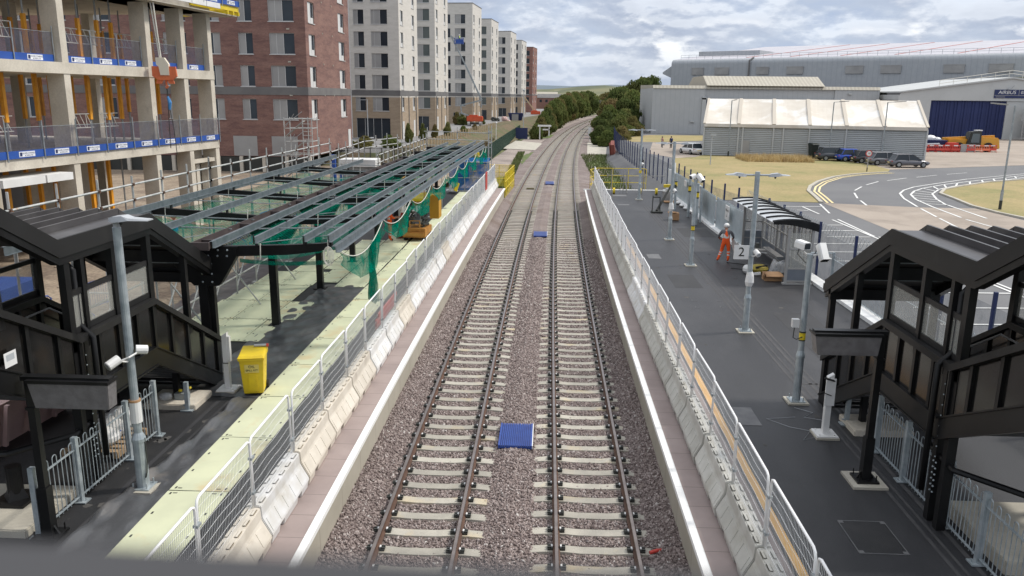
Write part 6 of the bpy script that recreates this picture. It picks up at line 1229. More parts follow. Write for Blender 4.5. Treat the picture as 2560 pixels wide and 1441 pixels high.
mb = MB(); mb.b(-6.4, -5.9, 43.5, 44.6, 1.6, 2.9); mb.b(-7.4, -6.4, 43.5, 44.6, 2.3, 2.9); solo(mb, 'orange_machine', pm('machine_yellow', (0.62, 0.33, 0.03), (0.55, 0.28, 0.03), 2, 0.5), 'orange yellow machine body behind the scissor lift', 'machine')
mb = MB(); mb.bar((-7.6, 41.0, 0.95), (-7.3, 40.8, 2.3), 0.5, 0.06); solo(mb, 'red_white_board', [M_RED], 'dark red board leaning against the scissor lift', 'board')
# boom lifts
def boom(base, rz, pts, basket, label, mat, bmat):
    o = thing('boom_lift', label, 'boom lift', base); x, y, z = base; mb = MB(); mb.c(x, y, z+0.55, 2.6, 2.2, 0.4); mb.build('chassis', M_CLIP, o)
    for sx in (-1.2, 1.2):
        for sy in (-1, 1): mb = MB(); mb.tube([(x+sx-0.25, y+sy*1.0, z+0.45), (x+sx+0.25, y+sy*1.0, z+0.45)], 0.5, 12); mb.build('wheel', M_WPAN, o)
    mb = MB(); mb.c(x, y, z+1.5, 3.3, 2.0, 1.1); mb.c(x-0.3, y, z+2.15, 2.0, 1.6, 0.25); mb.build('turret', mat, o, bevel=0.12)
    mb = MB()
    for (p, q, w) in pts: mb.bar(p, q, w)
    mb.build('boom_arm', bmat, o)
    if basket: bx, by, bz = basket; mb = MB(); mb.c(bx, by, bz, 1.9, 0.8, 0.1); [mb.tube([(bx+sx, by+sy, bz), (bx+sx, by+sy, bz+1.1)], 0.04, 5) for sx in (-0.9, 0.9) for sy in (-0.38, 0.38)]; [mb.tube([(bx-0.9, by+sy, bz+h), (bx+0.9, by+sy, bz+h)], 0.04, 5) for sy in (-0.38, 0.38) for h in (0.55, 1.1)]; mb.c(bx+0.1, by-0.3, bz+0.5, 1.5, 0.1, 0.8); mb.build('basket', M_BLUE, o)
    return o
BL_ = boom((-15.4, 171, 2.0), 0, [((-15.0, 171, 3.6), (-18.2, 171, 4.6), 0.28), ((-18.2, 171.1, 4.5), (-18.4, 171.1, 6.3), 0.22), ((-18.3, 171, 6.2), (-14.0, 171, 7.3), 0.30), ((-14.0, 171.2, 7.2), (-14.1, 171.2, 5.8), 0.24), ((-14.0, 171, 7.3), (-17.3, 171, 14.2), 0.34), ((-17.2, 171.1, 14.0), (-20.4, 171.3, 20.1), 0.24), ((-20.4, 171.3, 20.1), (-19.3, 171.3, 19.2), 0.2)], (-18.7, 171.3, 18.5), 'red boom lift with its grey arm raised beside the third white block', M_ORRED, M_GALV2)
boom((-4.6, 283, 1.2), 0, [((-4.8, 283, 3.2), (-9.0, 283, 8.6), 0.4)], None, 'distant orange boom lift before the far blocks', M_ORRED, M_PLYW)
# terrace things: timber posts, lamp, black railings, blue box, site waste
for i in range(34):
    yy = 88+2.35*i; xx = np.interp(yy, [88, 120, 160, 200], [-15, -14.2, -11.5, -8.5])+0.3; mb = MB(); mb.c(xx, yy, 2.3, 0.16, 0.16, 1.5); solo(mb, 'timber_post', M_PLYW, 'pale timber post along the edge of the planted bank', 'post', 'timber posts along the bank edge')
def railing(p, q, z0, h, n, lab, mat=M_CLIP):
    mb = MB(); p, q = Vector((*p, 0)), Vector((*q, 0)); up = Vector((0, 0, 1))
    for hh in (0.12, h): mb.bar(p+up*(z0+hh), q+up*(z0+hh), 0.05)
    for i in range(n+1): c = p+(q-p)*i/n; mb.bar(c+up*z0, c+up*(z0+h), 0.03 if i % 12 else 0.08)
    solo(mb, 'railing', mat, lab, 'railing')
railing((-20.5, 78), (-12.6, 80), 1.0, 2.1, 90, 'black vertical bar railing beyond the white panel stack'); railing((-16, 84), (-12.2, 79.5), 1.0, 1.6, 36, 'short black railing before the terrace planting')
o = thing('street_lamp', 'thin lamp post on the terrace before the first white block', 'street lamp', (-24.0, 108, 2)); mb = MB(); mb.tube([(-24.0, 108, 2), (-24.0, 108, 7.5)], 0.06, 6); mb.build('pole', M_LAMPH, o); mb = MB(); mb.c(-24.4, 108, 7.5, 0.9, 0.2, 0.08); mb.build('lantern', M_LAMPH, o)
mb = MB(); mb.bar((-26.5, 106, 2.5), (-22.8, 105, 2.75), 0.9, 0.12); mb.c(-24.5, 105.5, 2.2, 0.2, 0.2, 0.5); solo(mb, 'bench', M_LAMPH, 'grey flat bench before the entrance of the first white block', 'bench')
mb = MB(); mb.hexa([(-9.9, 214, 1.2), (-7.3, 214, 1.2), (-7.3, 216, 1.2), (-9.9, 216, 1.2), (-10.6, 213.5, 3.9), (-6.6, 213.5, 3.9), (-6.6, 216.5, 3.9), (-10.6, 216.5, 3.9)]); mb.b(-9.6, -7.9, 213.2, 213.4, 1.7, 3.6, 1); solo(mb, 'site_skip', [M_NAVY, M_WPAN], 'navy skip with a pale sheet standing below the fifth block', 'skip')
for (x, y, s_x, m_, l_) in ((-13.3, 205, 1.0, M_CLIP, 'dark heap of site waste before the fourth block'), (-10.9, 208, 1.1, M_PINK, 'pinkish heap of packaging before the fifth block')):
    mb = MB(); [mb.ball((x+random.uniform(-.6, .6), y+random.uniform(-.5, .5), 1.9+random.uniform(0, .8)), (random.uniform(.4, .7)*s_x, .4, random.uniform(.3, .6)), 6, 4) for _ in range(7)]; solo(mb, 'waste_heap', m_, l_, 'waste heap')
# track side: green palisade, navy board, signal cabinet, lamp
o = thing('palisade_fence', 'dark green palisade fence along the tracks beyond the platforms', 'fence', (-7.9, 90, 0)); M_GREEN = pm('green_palisade', (0.02, 0.055, 0.035), (0.028, 0.07, 0.045), 2, 0.6); mb = MB(); pts = [(-8.3, 76), (-8.0, 95), (-7.7, 115), (-7.2, 145), (-6.4, 185)]
for (xa, ya), (xb, yb) in zip(pts[:-1], pts[1:]):
    n = int((yb-ya)/0.22)
    for i in range(n): u = i/n; xx, yy = xa+(xb-xa)*u, ya+(yb-ya)*u; mb.bar((xx, yy, -0.3), (xx, yy, 1.9), 0.02, 0.085)
    for zz in (0.1, 1.5): mb.bar((xa-0.04, ya, zz), (xb-0.04, yb, zz), 0.05)
mb.build('pales', M_GREEN, o)
mb = MB(); mb.b(-6.6, -4.2, 164.6, 164.75, -0.2, 2.0); mb.c(-6, 164.9, 0.5, 0.1, 0.3, 1.5); solo(mb, 'navy_board', M_NAVY, 'navy blue board at the end of the green palisade fence', 'board')
o = thing('signal_frame', 'white signal equipment frame before the hedge along the curving tracks', 'signal', (-0.8, 160, -0.2)); mb = MB(); mb.c(-0.8, 160, 2.6, 2.6, 0.7, 0.3); mb.c(-1.7, 160, 1.3, 0.2, 0.3, 2.6); mb.c(0.1, 160, 1.6, 0.2, 0.3, 1.8); mb.c(-0.5, 160, 1.9, 1.3, 0.3, 0.25); mb.build('frame', M_WHITE, o)
o = thing('street_lamp', 'thin lamp post rising behind the navy board', 'street lamp', (-5.4, 175, 0)); mb = MB(); mb.tube([(-5.4, 175, -0.3), (-5.4, 175, 9.3)], 0.09, 6); mb.ball((-5.4, 175, 9.4), 0.25); mb.build('pole', M_LAMPH, o)
o = thing('street_lamp', 'short white lamp beside the green palisade fence', 'street lamp', (-8.1, 120, 0)); mb = MB(); mb.tube([(-8.2, 128, -0.3), (-8.2, 128, 4.0)], 0.06, 6); mb.ball((-8.2, 128, 4.1), 0.16); mb.build('pole', M_WHITE, o)
for x, y, h, l_ in ((8.0, 160, 2.1, 'small white trackside sign before the thicket'), (13.6, 196, 4.6, 'white signal post among the bushes of the thicket')):
    mb = MB(); mb.c(x, y, h-0.5, 0.7, 0.25, 1.6); mb.tube([(x, y, -0.3), (x, y, h)], 0.09, 6); solo(mb, 'trackside_sign', M_WHITE, l_, 'signal')
# far small buildings and vehicles beyond the blocks
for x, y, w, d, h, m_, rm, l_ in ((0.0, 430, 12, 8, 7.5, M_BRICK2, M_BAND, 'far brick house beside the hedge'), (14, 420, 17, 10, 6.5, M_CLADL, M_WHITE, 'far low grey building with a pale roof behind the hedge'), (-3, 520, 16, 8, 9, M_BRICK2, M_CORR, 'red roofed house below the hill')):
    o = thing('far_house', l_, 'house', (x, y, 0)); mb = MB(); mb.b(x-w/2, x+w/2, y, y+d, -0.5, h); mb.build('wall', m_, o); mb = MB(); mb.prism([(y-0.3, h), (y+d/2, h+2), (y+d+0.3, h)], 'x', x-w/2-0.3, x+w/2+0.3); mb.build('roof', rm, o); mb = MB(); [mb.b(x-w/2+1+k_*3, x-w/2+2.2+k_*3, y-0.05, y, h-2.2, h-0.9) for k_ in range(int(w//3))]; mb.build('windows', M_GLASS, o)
# ================================================================ RIGHT: fences, shelter, yard, hangars, cars
# galvanised palisade at the back of the right platform
def palisade(pts, label, z0=1.0, h=1.75, pitch=0.135):
    o = thing('palisade_fence', label, 'fence', (*pts[0], 0.9))
    for (xa, ya), (xb, yb) in zip(pts[:-1], pts[1:]):
        L = math.hypot(xb-xa, yb-ya); n = int(L/pitch); mb = MB(); d = Vector((xb-xa, yb-ya, 0))/L
        for i in range(n):
            p = Vector((xa, ya, 0))+d*(i+0.5)*pitch; mb.bar((p.x, p.y, z0+0.05), (p.x, p.y, z0+h-0.08), 0.115, 0.02, up=(-d.y, d.x, 0)); mb.bar((p.x, p.y, z0+h-0.08), (p.x, p.y, z0+h), 0.035, 0.015, up=(-d.y, d.x, 0))
        mb.build('pales', M_PALE, o); mb = MB()
        for zz in (0.35, h-0.3): mb.bar((xa+0.05, ya, z0+zz), (xb+0.05, yb, z0+zz), 0.05, 0.06)
        for i in range(int(L/2.7)+1): p = Vector((xa+0.07, ya, 0))+d*2.7*i; mb.c(p.x, p.y, z0+h/2-0.05, 0.07, 0.07, h)
        mb.build('rails', M_PALE, o)
    return o
palisade([(9.58, 65.0), (9.64, 52.6)], 'far section of galvanised palisade fence behind the tarmac platform'); palisade([(9.66, 52.2), (9.60, 46.2)], 'middle section of galvanised palisade fence beside the poster frame'); palisade([(9.62, 46.0), (9.75, 39.4)], 'near section of galvanised palisade fence ending at the shelter')
mb = MB()
for (xa, ya), (xb, yb) in zip([(9.6, 65), (9.62, 46), (9.75, 39.2), (11.0, 38.8), (11.1, 24), (11.3, 16)][:-1], [(9.6, 65), (9.62, 46), (9.75, 39.2), (11.0, 38.8), (11.1, 24), (11.3, 16)][1:]): mb.bar((xa-0.05, ya, 0.96), (xb-0.05, yb, 0.96), 0.5, 0.16)
struct(mb, 'fence_kerb', M_COPE)
mb = MB()
for i in range(9): mb.ball((9.2+0.02*math.sin(i), 64-1.45*i, 1.03), (0.16, 0.3, 0.1), 8, 5)
struct(mb, 'kerb_lumps', M_COPE)
# notices on the palisade
def notice(x, y, z, w, h, lab, txt=None, nm='notice_board'):
    o = thing(nm, lab, 'sign', (x, y, z)); d = Vector((0.02, -1, 0)).normalized(); n = Vector((-1, -0.02, 0)); mb = MB(); mb.b(x-0.03, x, y-w/2, y+w/2, z-h/2, z+h/2); mb.build('sign_board', M_WHITE, o)
    for s, sz, dz in (txt or []): text_obj(s, sz, face_M((x-0.034, y, z+dz), (0, -1, 0), (0, 0, 1)), M_CLIP, o, 'sign_lettering', 0.001)
o_ = notice(9.50, 42.6, 2.3, 0.95, 0.75, 'white notice with a black arrow on the near palisade fence', [('Way out', 0.2, 0.14), ('->', 0.3, -0.16)])
notice(9.5, 56.0, 2.45, 0.9, 0.4, 'small white notice on the far palisade fence')
for yy, lab in ((49.2, 'grey framed poster case on posts before the palisade fence'),):
    o = thing('poster_case', lab, 'poster case', (9.2, yy, 0.915)); mb = MB(); mb.b(9.12, 9.2, yy-0.9, yy+0.9, 1.75, 3.0); mb.build('case_panel', M_WPAN, o); mb = MB()
    for s in (-0.95, 0.95): mb.c(9.16, yy+s, 2.0, 0.1, 0.1, 2.15)
    mb.b(9.1, 9.22, yy-0.95, yy+0.95, 3.0, 3.06); mb.b(9.1, 9.22, yy-0.95, yy+0.95, 1.7, 1.75); mb.build('case_frame', M_GALV, o); mb = MB(); mb.b(9.105, 9.118, yy-0.75, yy-0.05, 1.85, 2.9, 0); mb.b(9.105, 9.118, yy+0.05, yy+0.75, 1.85, 2.9, 1); mb.build('posters', [M_WHITE, pm('poster_pink', (0.62, 0.55, 0.56))], o)
for yy, xx, l_ in ((47.3, 8.75, 'first'), (50.6, 8.85, 'second'), (53.2, 8.4, 'third')):
    o = thing('banded_post', l_+' slim galvanised post with a yellow band before the palisade fence', 'post', (xx, yy, 0.915)); mb = MB(); mb.tube([(xx, yy, 0.92), (xx, yy, 3.35)], 0.085, 10); mb.build('shaft', M_GALV, o); mb = MB(); mb.tube([(xx, yy, 2.55), (xx, yy, 2.8)], 0.09, 10); mb.tube([(xx, yy, 2.47), (xx, yy, 2.55)], 0.091, 10, 1); mb.tube([(xx, yy, 2.8), (xx, yy, 2.88)], 0.091, 10, 1); mb.build('yellow_band', [M_YEL, M_CLIP], o)
# bow top fence behind right stair
bow_fence([(11.15, 31.2), (11.15, 28.4), (11.15, 25.6), (11.15, 22.8), (11.15, 20.0), (11.2, 17.2), (11.2, 14.4)], 'galvanised bow top fence between the shelter and the car park', z0=1.08, z1=2.3, pz=2.4)
rails([(10.4, 31.6), (11.3, 31.5)], 'short galvanised side rail beside the shelter', 'side_rail', M_GALV, 0.95, 1.35, 0.03, 0.9, ())
mb = MB(); mb.b(11.07, 11.09, 19.2, 19.9, 1.75, 2.05); mb.b(11.07, 11.09, 18.4, 18.5, 1.6, 2.0); solo(mb, 'yellow_notice', M_YEL, 'small yellow notice tied on the bow top fence below the stair by the car park', 'sign')
# dark blue post and mesh fence
fp = [(12.0, 13), (11.9, 24), (11.5, 30), (11.32, 33.5), (11.4, 36.5), (11.35, 38.9), (11.3, 41.4), (11.2, 44.0), (10.2, 50.6), (10.15, 58), (10.1, 65.6), (9.95, 74), (9.7, 84), (9.6, 96), (9.6, 110), (10.2, 125), (11.5, 145)]
o = thing('blue_mesh_fence', 'navy post and mesh fence between the platform and the yard', 'fence', (11.3, 33.5, 0.85)); fpx = []
for (xa, ya), (xb, yb) in zip(fp[:-1], fp[1:]):
    L = math.hypot(xb-xa, yb-ya); n = max(1, round(L/2.5)); fpx += [(xa+(xb-xa)*i/n, ya+(yb-ya)*i/n) for i in range(n)]
for p in fpx: mb = MB(); mb.c(*p, 2.0, 0.09, 0.09, 2.5); mb.build('fence_post', M_NAVY, o)
mb = MB()
for a, b_ in zip(fpx[:-1], fpx[1:]): mb.quad((*a, 0.85), (*b_, 0.85), (*b_, 2.85), (*a, 2.85))
mb.build('mesh_infill', M_WELD, o)
mb = MB()
for i in range(70): yy = 26+0.28*i; xx = np.interp(yy, [24, 30, 33.5, 45], [11.9, 11.5, 11.32, 11.1]); mb.tube([(xx+0.1, yy+0.3*math.cos(a), 3.0+0.22*math.sin(a)) for a in np.linspace(0, 2*pi, 9)], 0.008, 3, cap=False)
mb.build('coil_wire', M_GALV2, o)
# waiting shelter with curved roof
o = thing('waiting_shelter', 'metal waiting shelter with a curved translucent ribbed roof', 'shelter', (10.3, 35.5, 0.915)); X0, X1, Y0, Y1 = 9.62, 10.55, 32.0, 39.4
def rz_(x): u = (x-8.95)/(10.75-8.95); return 3.42+0.14*math.sin(u*pi*0.75)-0.22*u*u
xs_ = np.linspace(8.95, 10.75, 9); M_SHR = pm('shelter_roof', (0.46, 0.48, 0.50), (0.55, 0.57, 0.59), 2, 0.3)
mb = MB()
for a, b_ in zip(xs_[:-1], xs_[1:]): mb.hexa([(a, Y0-0.05, rz_(a)-0.03), (b_, Y0-0.05, rz_(b_)-0.03), (b_, Y1, rz_(b_)-0.03), (a, Y1, rz_(a)-0.03), (a, Y0-0.05, rz_(a)), (b_, Y0-0.05, rz_(b_)), (b_, Y1, rz_(b_)), (a, Y1, rz_(a))])
rf = mb.build('roof', M_SHR, o); mb = MB()
for yy in np.arange(Y0+0.05, Y1, 1.03):
    for a, b_ in zip(xs_[:-1], xs_[1:]): mb.bar((a, yy, rz_(a)+0.03), (b_, yy, rz_(b_)+0.03), 0.09, 0.07)
mb.build('roof_ribs', M_BLACK, rf); mb = MB()
for a, b_ in zip(xs_[:-1], xs_[1:]):
    u = (a-8.95)/1.8; d1, d2 = (0.08+0.16*min(1, u*1.6), 0.08+0.16*min(1, ((b_-8.95)/1.8)*1.6)); mb.hexa([(a, Y0-0.1, rz_(a)-d1), (b_, Y0-0.1, rz_(b_)-d2), (b_, Y0-0.05, rz_(b_)-d2), (a, Y0-0.05, rz_(a)-d1), (a, Y0-0.1, rz_(a)+0.05), (b_, Y0-0.1, rz_(b_)+0.05), (b_, Y0-0.05, rz_(b_)+0.05), (a, Y0-0.05, rz_(a)+0.05)])
mb.build('end_fascia', M_BLACK, rf)
mb = MB()
for xx in (X0, X1): mb.c(xx, Y0, 2.05, 0.1, 0.1, 2.25)
for yy in (Y0+2.4, Y0+4.9, Y1): mb.c(X1, yy, 2.05, 0.1, 0.1, 2.25)
mb.c(X0, Y1, 2.05, 0.1, 0.1, 2.25)
for zz in (1.05, 1.55, 2.35): mb.b(X0, X1, Y0-0.03, Y0+0.03, zz-0.03, zz+0.03); mb.b(X1-0.03, X1+0.03, Y0, Y1, zz-0.03, zz+0.03); mb.b(X0, X1, Y1-0.03, Y1+0.03, zz-0.03, zz+0.03)
for yy in np.arange(Y0+0.4, Y1, 0.5): mb.c(X1, yy, 2.3, 0.03, 0.03, 1.9)
mb.b(X0-0.12, X1+0.12, Y0-0.1, Y0+0.1, 0.92, 0.98); mb.build('frame', M_WPAN, o)
mb = MB(); mb.b(X0+0.06, X1-0.06, Y0-0.012, Y0+0.012, 1.08, 1.52); mb.b(X1-0.012, X1+0.012, Y0+0.1, Y1-0.1, 1.08, 1.52); mb.b(X0+0.06, X1-0.06, Y1-0.012, Y1+0.012, 1.08, 1.9); mb.build('lower_panels', pm('shelter_panel', (0.14, 0.16, 0.19), (0.17, 0.19, 0.22), 1, 0.35), o)
mb = MB(); mb.b(X0+0.06, X1-0.06, Y0-0.006, Y0+0.006, 1.58, 3.0); mb.b(X1-0.006, X1+0.006, Y0+0.1, Y1-0.1, 1.58, 3.1); mb.b(X0+0.06, X1-0.06, Y1-0.006, Y1+0.006, 1.95, 3.0); mb.build('panes', M_PANE, o)
mb = MB(); mb.bar((9.95, 36.4, 1.62), (10.2, 34.9, 1.45), 0.3, 0.05); mb.b(9.55, 10.3, 37.0, 37.4, 1.3, 1.36); mb.build('perch_seat', M_WPAN, o)
# things near the shelter
o = thing('cardboard_box', 'open cardboard box on the ground before the shelter', 'box', (9.3, 32.75, 0.915)); mb = MB(); mb.b(8.95, 9.65, 32.5, 33.0, 0.92, 1.22); mb.build('box_body', M_CARD, o); mb = MB(); mb.bar((8.95, 32.5, 1.22), (8.85, 32.35, 1.08), 0.02, 0.3); mb.hexa([(8.95, 32.48, 1.2), (9.65, 32.48, 1.2), (9.65, 32.5, 1.22), (8.95, 32.5, 1.22), (8.95, 32.3, 1.14), (9.65, 32.3, 1.14), (9.65, 32.31, 1.16), (8.95, 32.31, 1.16)]); mb.build('box_flap', M_CARD, o)
mb = MB(); mb.ball((9.1, 34.1, 1.1), (0.42, 0.35, 0.2), 9, 6); mb.ball((8.75, 34.4, 1.05), (0.3, 0.3, 0.16), 9, 6, 1); mb.bar((8.6, 33.6, 0.95), (9.0, 33.4, 1.05), 0.1, 0.1, 2); mb.bar((8.9, 33.8, 1.2), (9.4, 34.0, 1.25), 0.08, 0.08, 1); solo(mb, 'tool_heap', [pm('tool_yellow', (0.35, 0.27, 0.04)), M_RUBB, M_WHITE], 'heap of yellow and black tools on the tarmac beside the cardboard box', 'tools')
mb = MB()
for i in range(6): mb.tube([(9.45+0.1*i, 33.5, 1.1), (9.5+0.08*i, 33.3+0.1*(i % 3), 1.5+0.1*math.sin(i*2)), (9.75, 33.6, 1.35)], [0.1, 0.13, 0.06], 7)
solo(mb, 'plastic_bag', M_CLEARP, 'crumpled clear plastic sheet in the tool heap', 'plastic')
mb = MB(); mb.ball((8.55, 33.95, 1.1), (0.18, 0.25, 0.2), 8, 5); solo(mb, 'white_sack', M_BARW, 'small white sack beside the tool heap', 'sack')
mb = MB(); mb.tube([(8.2, 36.2, 0.93), (8.9, 35.8, 0.93), (9.3, 35.0, 0.93), (8.8, 34.6, 0.93), (8.1, 34.9, 0.93)], 0.014, 5); solo(mb, 'black_cable', M_RUBB, 'loose black cable near the feet of the worker on the tarmac platform', 'cable')
mb = MB(); mb.tube([(5.9, 17.9, 0.93), (5.2, 17.75, 0.93), (5.6, 17.3, 0.93), (6.0, 17.1, 0.93), (5.7, 16.6, 0.93), (6.1, 16.8, 0.93)], 0.005, 4); mb.tube([(6.05, 18.5, 0.93), (6.4, 18.2, 0.93), (6.1, 17.9, 0.93), (6.6, 17.7, 0.93)], 0.005, 4); solo(mb, 'grey_wire', M_LAMPH, 'thin loose wire curling on the tarmac by the white post', 'wire')
mb = MB(); mb.c(7.75, 49.2, 1.15, 0.55, 0.6, 0.42); mb.c(7.6, 49.0, 1.4, 0.5, 0.3, 0.04); mb.c(7.95, 49.0, 1.1, 0.1, 0.1, 0.45); solo(mb, 'cardboard_box', M_CARD, 'small cardboard box on the far part of the tarmac platform', 'box')
mb = MB(); mb.b(8.3, 9.4, 57.2, 58.0, 0.95, 1.0); mb.b(8.35, 8.95, 58.3, 58.7, 0.92, 1.6, 1); mb.c(8.6, 58.4, 2.0, 0.5, 0.3, 0.2, 2); solo(mb, 'work_table', [M_CARD, M_WPAN, M_YEL], 'trestle with boxes and tools at the far platform end', 'tools')
mb = MB(); mb.c(9.25, 61.5, 1.9, 0.26, 0.2, 2.0); mb.c(9.25, 61.5, 1.2, 0.55, 0.4, 0.6); solo(mb, 'white_cabinet', M_WHITE, 'tall white post by the fence at the far platform end', 'post')
o = thing('cable_barrier', 'low grey barrier rail on yellow reels across the far platform end', 'barrier', (6.5, 62.5, 0.915)); mb = MB(); mb.tube([(4.6, 63.2, 2.25), (6.6, 63.2, 2.35)], 0.03, 6); mb.tube([(6.6, 63.2, 2.2), (9.2, 63.4, 2.25)], 0.025, 6)
for xx in (5.0, 5.9, 6.15, 7.4): mb.tube([(xx, 63.2, 0.95), (xx, 63.2, 2.7)], 0.035, 6)
mb.bar((5.8, 63.2, 2.3), (5.6, 62.8, 0.95), 0.03); mb.bar((5.9, 63.2, 2.3), (6.2, 62.8, 0.95), 0.03); mb.build('barrier_frame', M_WPAN, o); mb = MB()
for xx in (5.05, 7.05, 8.3): mb.tube([(xx, 62.4, 1.15), (xx+0.16, 62.4, 1.15)], 0.24, 12)
mb.build('reels', M_YEL, o)
# ---------------------------------------------------------------- tent
T0 = Vector((20.4, 108.6, 0)); ta = (Vector((46.3, 102.4, 0))-T0).normalized(); tn = Vector((ta.y, -ta.x, 0)); TL_ = (Vector((46.3, 102.4, 0))-T0).length; D_ = 8.0
def TP(u, d, z): p = T0+ta*u-tn*d; return (p.x, p.y, z)
o = thing('tent_hall', 'long storage tent with a cream roof and grey ribbed walls', 'tent hall', (*T0[:2], 0.85)); mb = MB()
nb = 17; zz = np.linspace(0.85, 4.85, nb+1)
for a, b_ in zip(zz[:-1], zz[1:]):
    m_ = (a+b_)/2
    for (d, s) in ((0.0, -1),): mb.quad(TP(0, d-0.0, a), TP(TL_, d, a), TP(TL_, d-0.07, m_-0.05), TP(0, d-0.07, m_-0.05)); mb.quad(TP(0, d-0.07, m_-0.05), TP(TL_, d-0.07, m_-0.05), TP(TL_, d, b_), TP(0, d, b_))
for u in (0, TL_): mb.add([TP(u, 0, 0.85), TP(u, 2*D_, 0.85), TP(u, 2*D_, 5.0), TP(u, D_, 8.1), TP(u, 0, 5.0)], [(0, 1, 2, 3, 4)])
mb.quad(TP(0, 2*D_, 0.85), TP(TL_, 2*D_, 0.85), TP(TL_, 2*D_, 5), TP(0, 2*D_, 5)); mb.build('wall', M_TENTW, o)
bays = [0, 4.35, 8.7, 13.05, 17.4, 21.75, TL_]; mb = MB()
for u0, u1 in zip(bays[:-1], bays[1:]):
    n, m = 8, 8; k = len(mb.v)
    for j in range(m+1):
        for i in range(n+1):
            u, v = i/n, j/m; sag = -0.34*(4*u*(1-u))*(math.sin(pi*v)**0.8) if 0 < j < m else 0; mb.v.append(TP(u0+(u1-u0)*u, -0.25+(D_+0.25)*v, 4.95+3.15*v+sag))
    for j in range(m):
        for i in range(n): q = k+j*(n+1)+i; mb.f.append((q, q+1, q+n+2, q+n+1)); mb.m.append(0)
    mb.quad(TP(u0, D_, 8.1), TP(u1, D_, 8.1), TP(u1, 2*D_+0.2, 5), TP(u0, 2*D_+0.2, 5))
mb.quad(TP(0, -0.25, 4.55), TP(TL_, -0.25, 4.55), TP(TL_, -0.25, 4.96), TP(0, -0.25, 4.96)); rf = mb.build('roof', M_TENT, o); mb = MB()
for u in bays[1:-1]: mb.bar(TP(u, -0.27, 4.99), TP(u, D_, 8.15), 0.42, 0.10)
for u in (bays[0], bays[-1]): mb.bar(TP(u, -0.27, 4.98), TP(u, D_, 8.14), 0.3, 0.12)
mb.build('roof_seams', pm('shaded_tent_seam', (0.50, 0.45, 0.38), rough=0.7), rf); mb = MB()  # seam shading put into the darker colour of the wide bars
for u in bays+[9.9, 4.9]: mb.bar(TP(u, -0.1, 0.85), TP(u, -0.1, 4.7), 0.18)
mb.bar(TP(0, -0.1, 4.78), TP(TL_, -0.1, 4.78), 0.12, 0.1); mb.build('wall_posts', M_CLADL, o); mb = MB(); mb.quad(TP(4.95, -0.14, 0.9), TP(5.85, -0.14, 0.9), TP(5.85, -0.14, 2.9), TP(4.95, -0.14, 2.9)); mb.build('door', M_WPAN, o)
wheelie_bin(33.4, 104.4, 0.2, 'dark green wheeled bin against the tent wall', pm('dark_green_plastic', (0.012, 0.02, 0.018), rough=0.6), z=0.88).scale = (1.5, 1.5, 1.75)
# ---------------------------------------------------------------- hangars
o = thing('middle_hangar', 'pale grey hangar with a ribbed cream roof section behind the tent', 'hangar', (45, 172, 0.85)); mb = MB(); mb.b(21.4, 32.2, 172.5, 196, 0.8, 10.1); mb.b(32.2, 67.5, 174.2, 196, 0.8, 8.3); mb.b(32.2, 67.5, 172.8, 174.2, 8.0, 10.1); mb.b(58.5, 67.5, 172.5, 172.8, 0.8, 10.1); mb.build('wall', M_CLADM, o)
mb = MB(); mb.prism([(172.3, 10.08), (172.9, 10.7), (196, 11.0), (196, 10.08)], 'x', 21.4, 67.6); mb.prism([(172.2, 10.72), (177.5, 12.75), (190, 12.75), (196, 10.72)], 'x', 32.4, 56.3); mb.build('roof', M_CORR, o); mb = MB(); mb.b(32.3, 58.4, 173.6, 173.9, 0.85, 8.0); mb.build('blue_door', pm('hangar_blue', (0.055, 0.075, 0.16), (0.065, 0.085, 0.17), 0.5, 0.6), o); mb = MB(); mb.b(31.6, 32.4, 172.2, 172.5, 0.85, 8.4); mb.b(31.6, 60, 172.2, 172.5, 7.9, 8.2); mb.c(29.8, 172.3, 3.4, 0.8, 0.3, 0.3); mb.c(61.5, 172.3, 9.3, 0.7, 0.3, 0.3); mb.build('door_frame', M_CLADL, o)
o = thing('large_hangar', 'huge grey hangar with roof panels and red roof strips behind the other halls', 'hangar', (37.5, 259.5, 0.85)); HM = Matrix.Translation((37.5, 259.5, 0)) @ Matrix.Rotation(math.atan2(206.2-259.5, 113.3-37.5), 4, 'Z')
M_RSTR = pm('faded_red_strip', (0.48, 0.20, 0.18), rough=0.7)
def HB(mb, name, mat, par): mb.xf(HM); return mb.build(name, mat, par)
mb = MB(); mb.b(0, 260, 0, 95, 0.8, 18.2); n = 6
for i in range(n): a0, a1 = i/n*pi/2, (i+1)/n*pi/2; mb.quad((0, 1.5*(1-math.cos(a0)), 18.2+1.4*math.sin(a0)), (260, 1.5*(1-math.cos(a0)), 18.2+1.4*math.sin(a0)), (260, 1.5*(1-math.cos(a1)), 18.2+1.4*math.sin(a1)), (0, 1.5*(1-math.cos(a1)), 18.2+1.4*math.sin(a1)))
mb.hexa([(-3.4, 1, 15.4), (0, 1, 14.0), (0, 90, 14.0), (-3.4, 90, 15.4), (-3.4, 1, 15.9), (0, 1, 18.0), (0, 90, 18.0), (-3.4, 90, 15.9)]); HB(mb, 'wall', M_CLAD, o)
mb = MB(); mb.prism([(1.5, 19.4), (1.5, 19.62), (75, 27.2), (75, 19.4)], 'x', 0.3, 260); rf = HB(mb, 'roof', M_SOLAR, o); mb = MB(); mb.b(-0.5, 20, 20, 60, 19.6, 22.9); HB(mb, 'roof_step', M_CLAD, rf)
for xx in (22, 35, 49, 63, 78, 94, 112): mb = MB(); mb.bar((xx, 5, 20.04), (xx+10, 72, 26.95), 0.55, 0.08); HB(mb, 'red_strip', M_RSTR, rf)
mb = MB()
for i in range(60): mb.tube([(2+2.6*i, 2.2, 19.6), (2+2.6*i, 2.2, 20.9)], 0.05, 4)
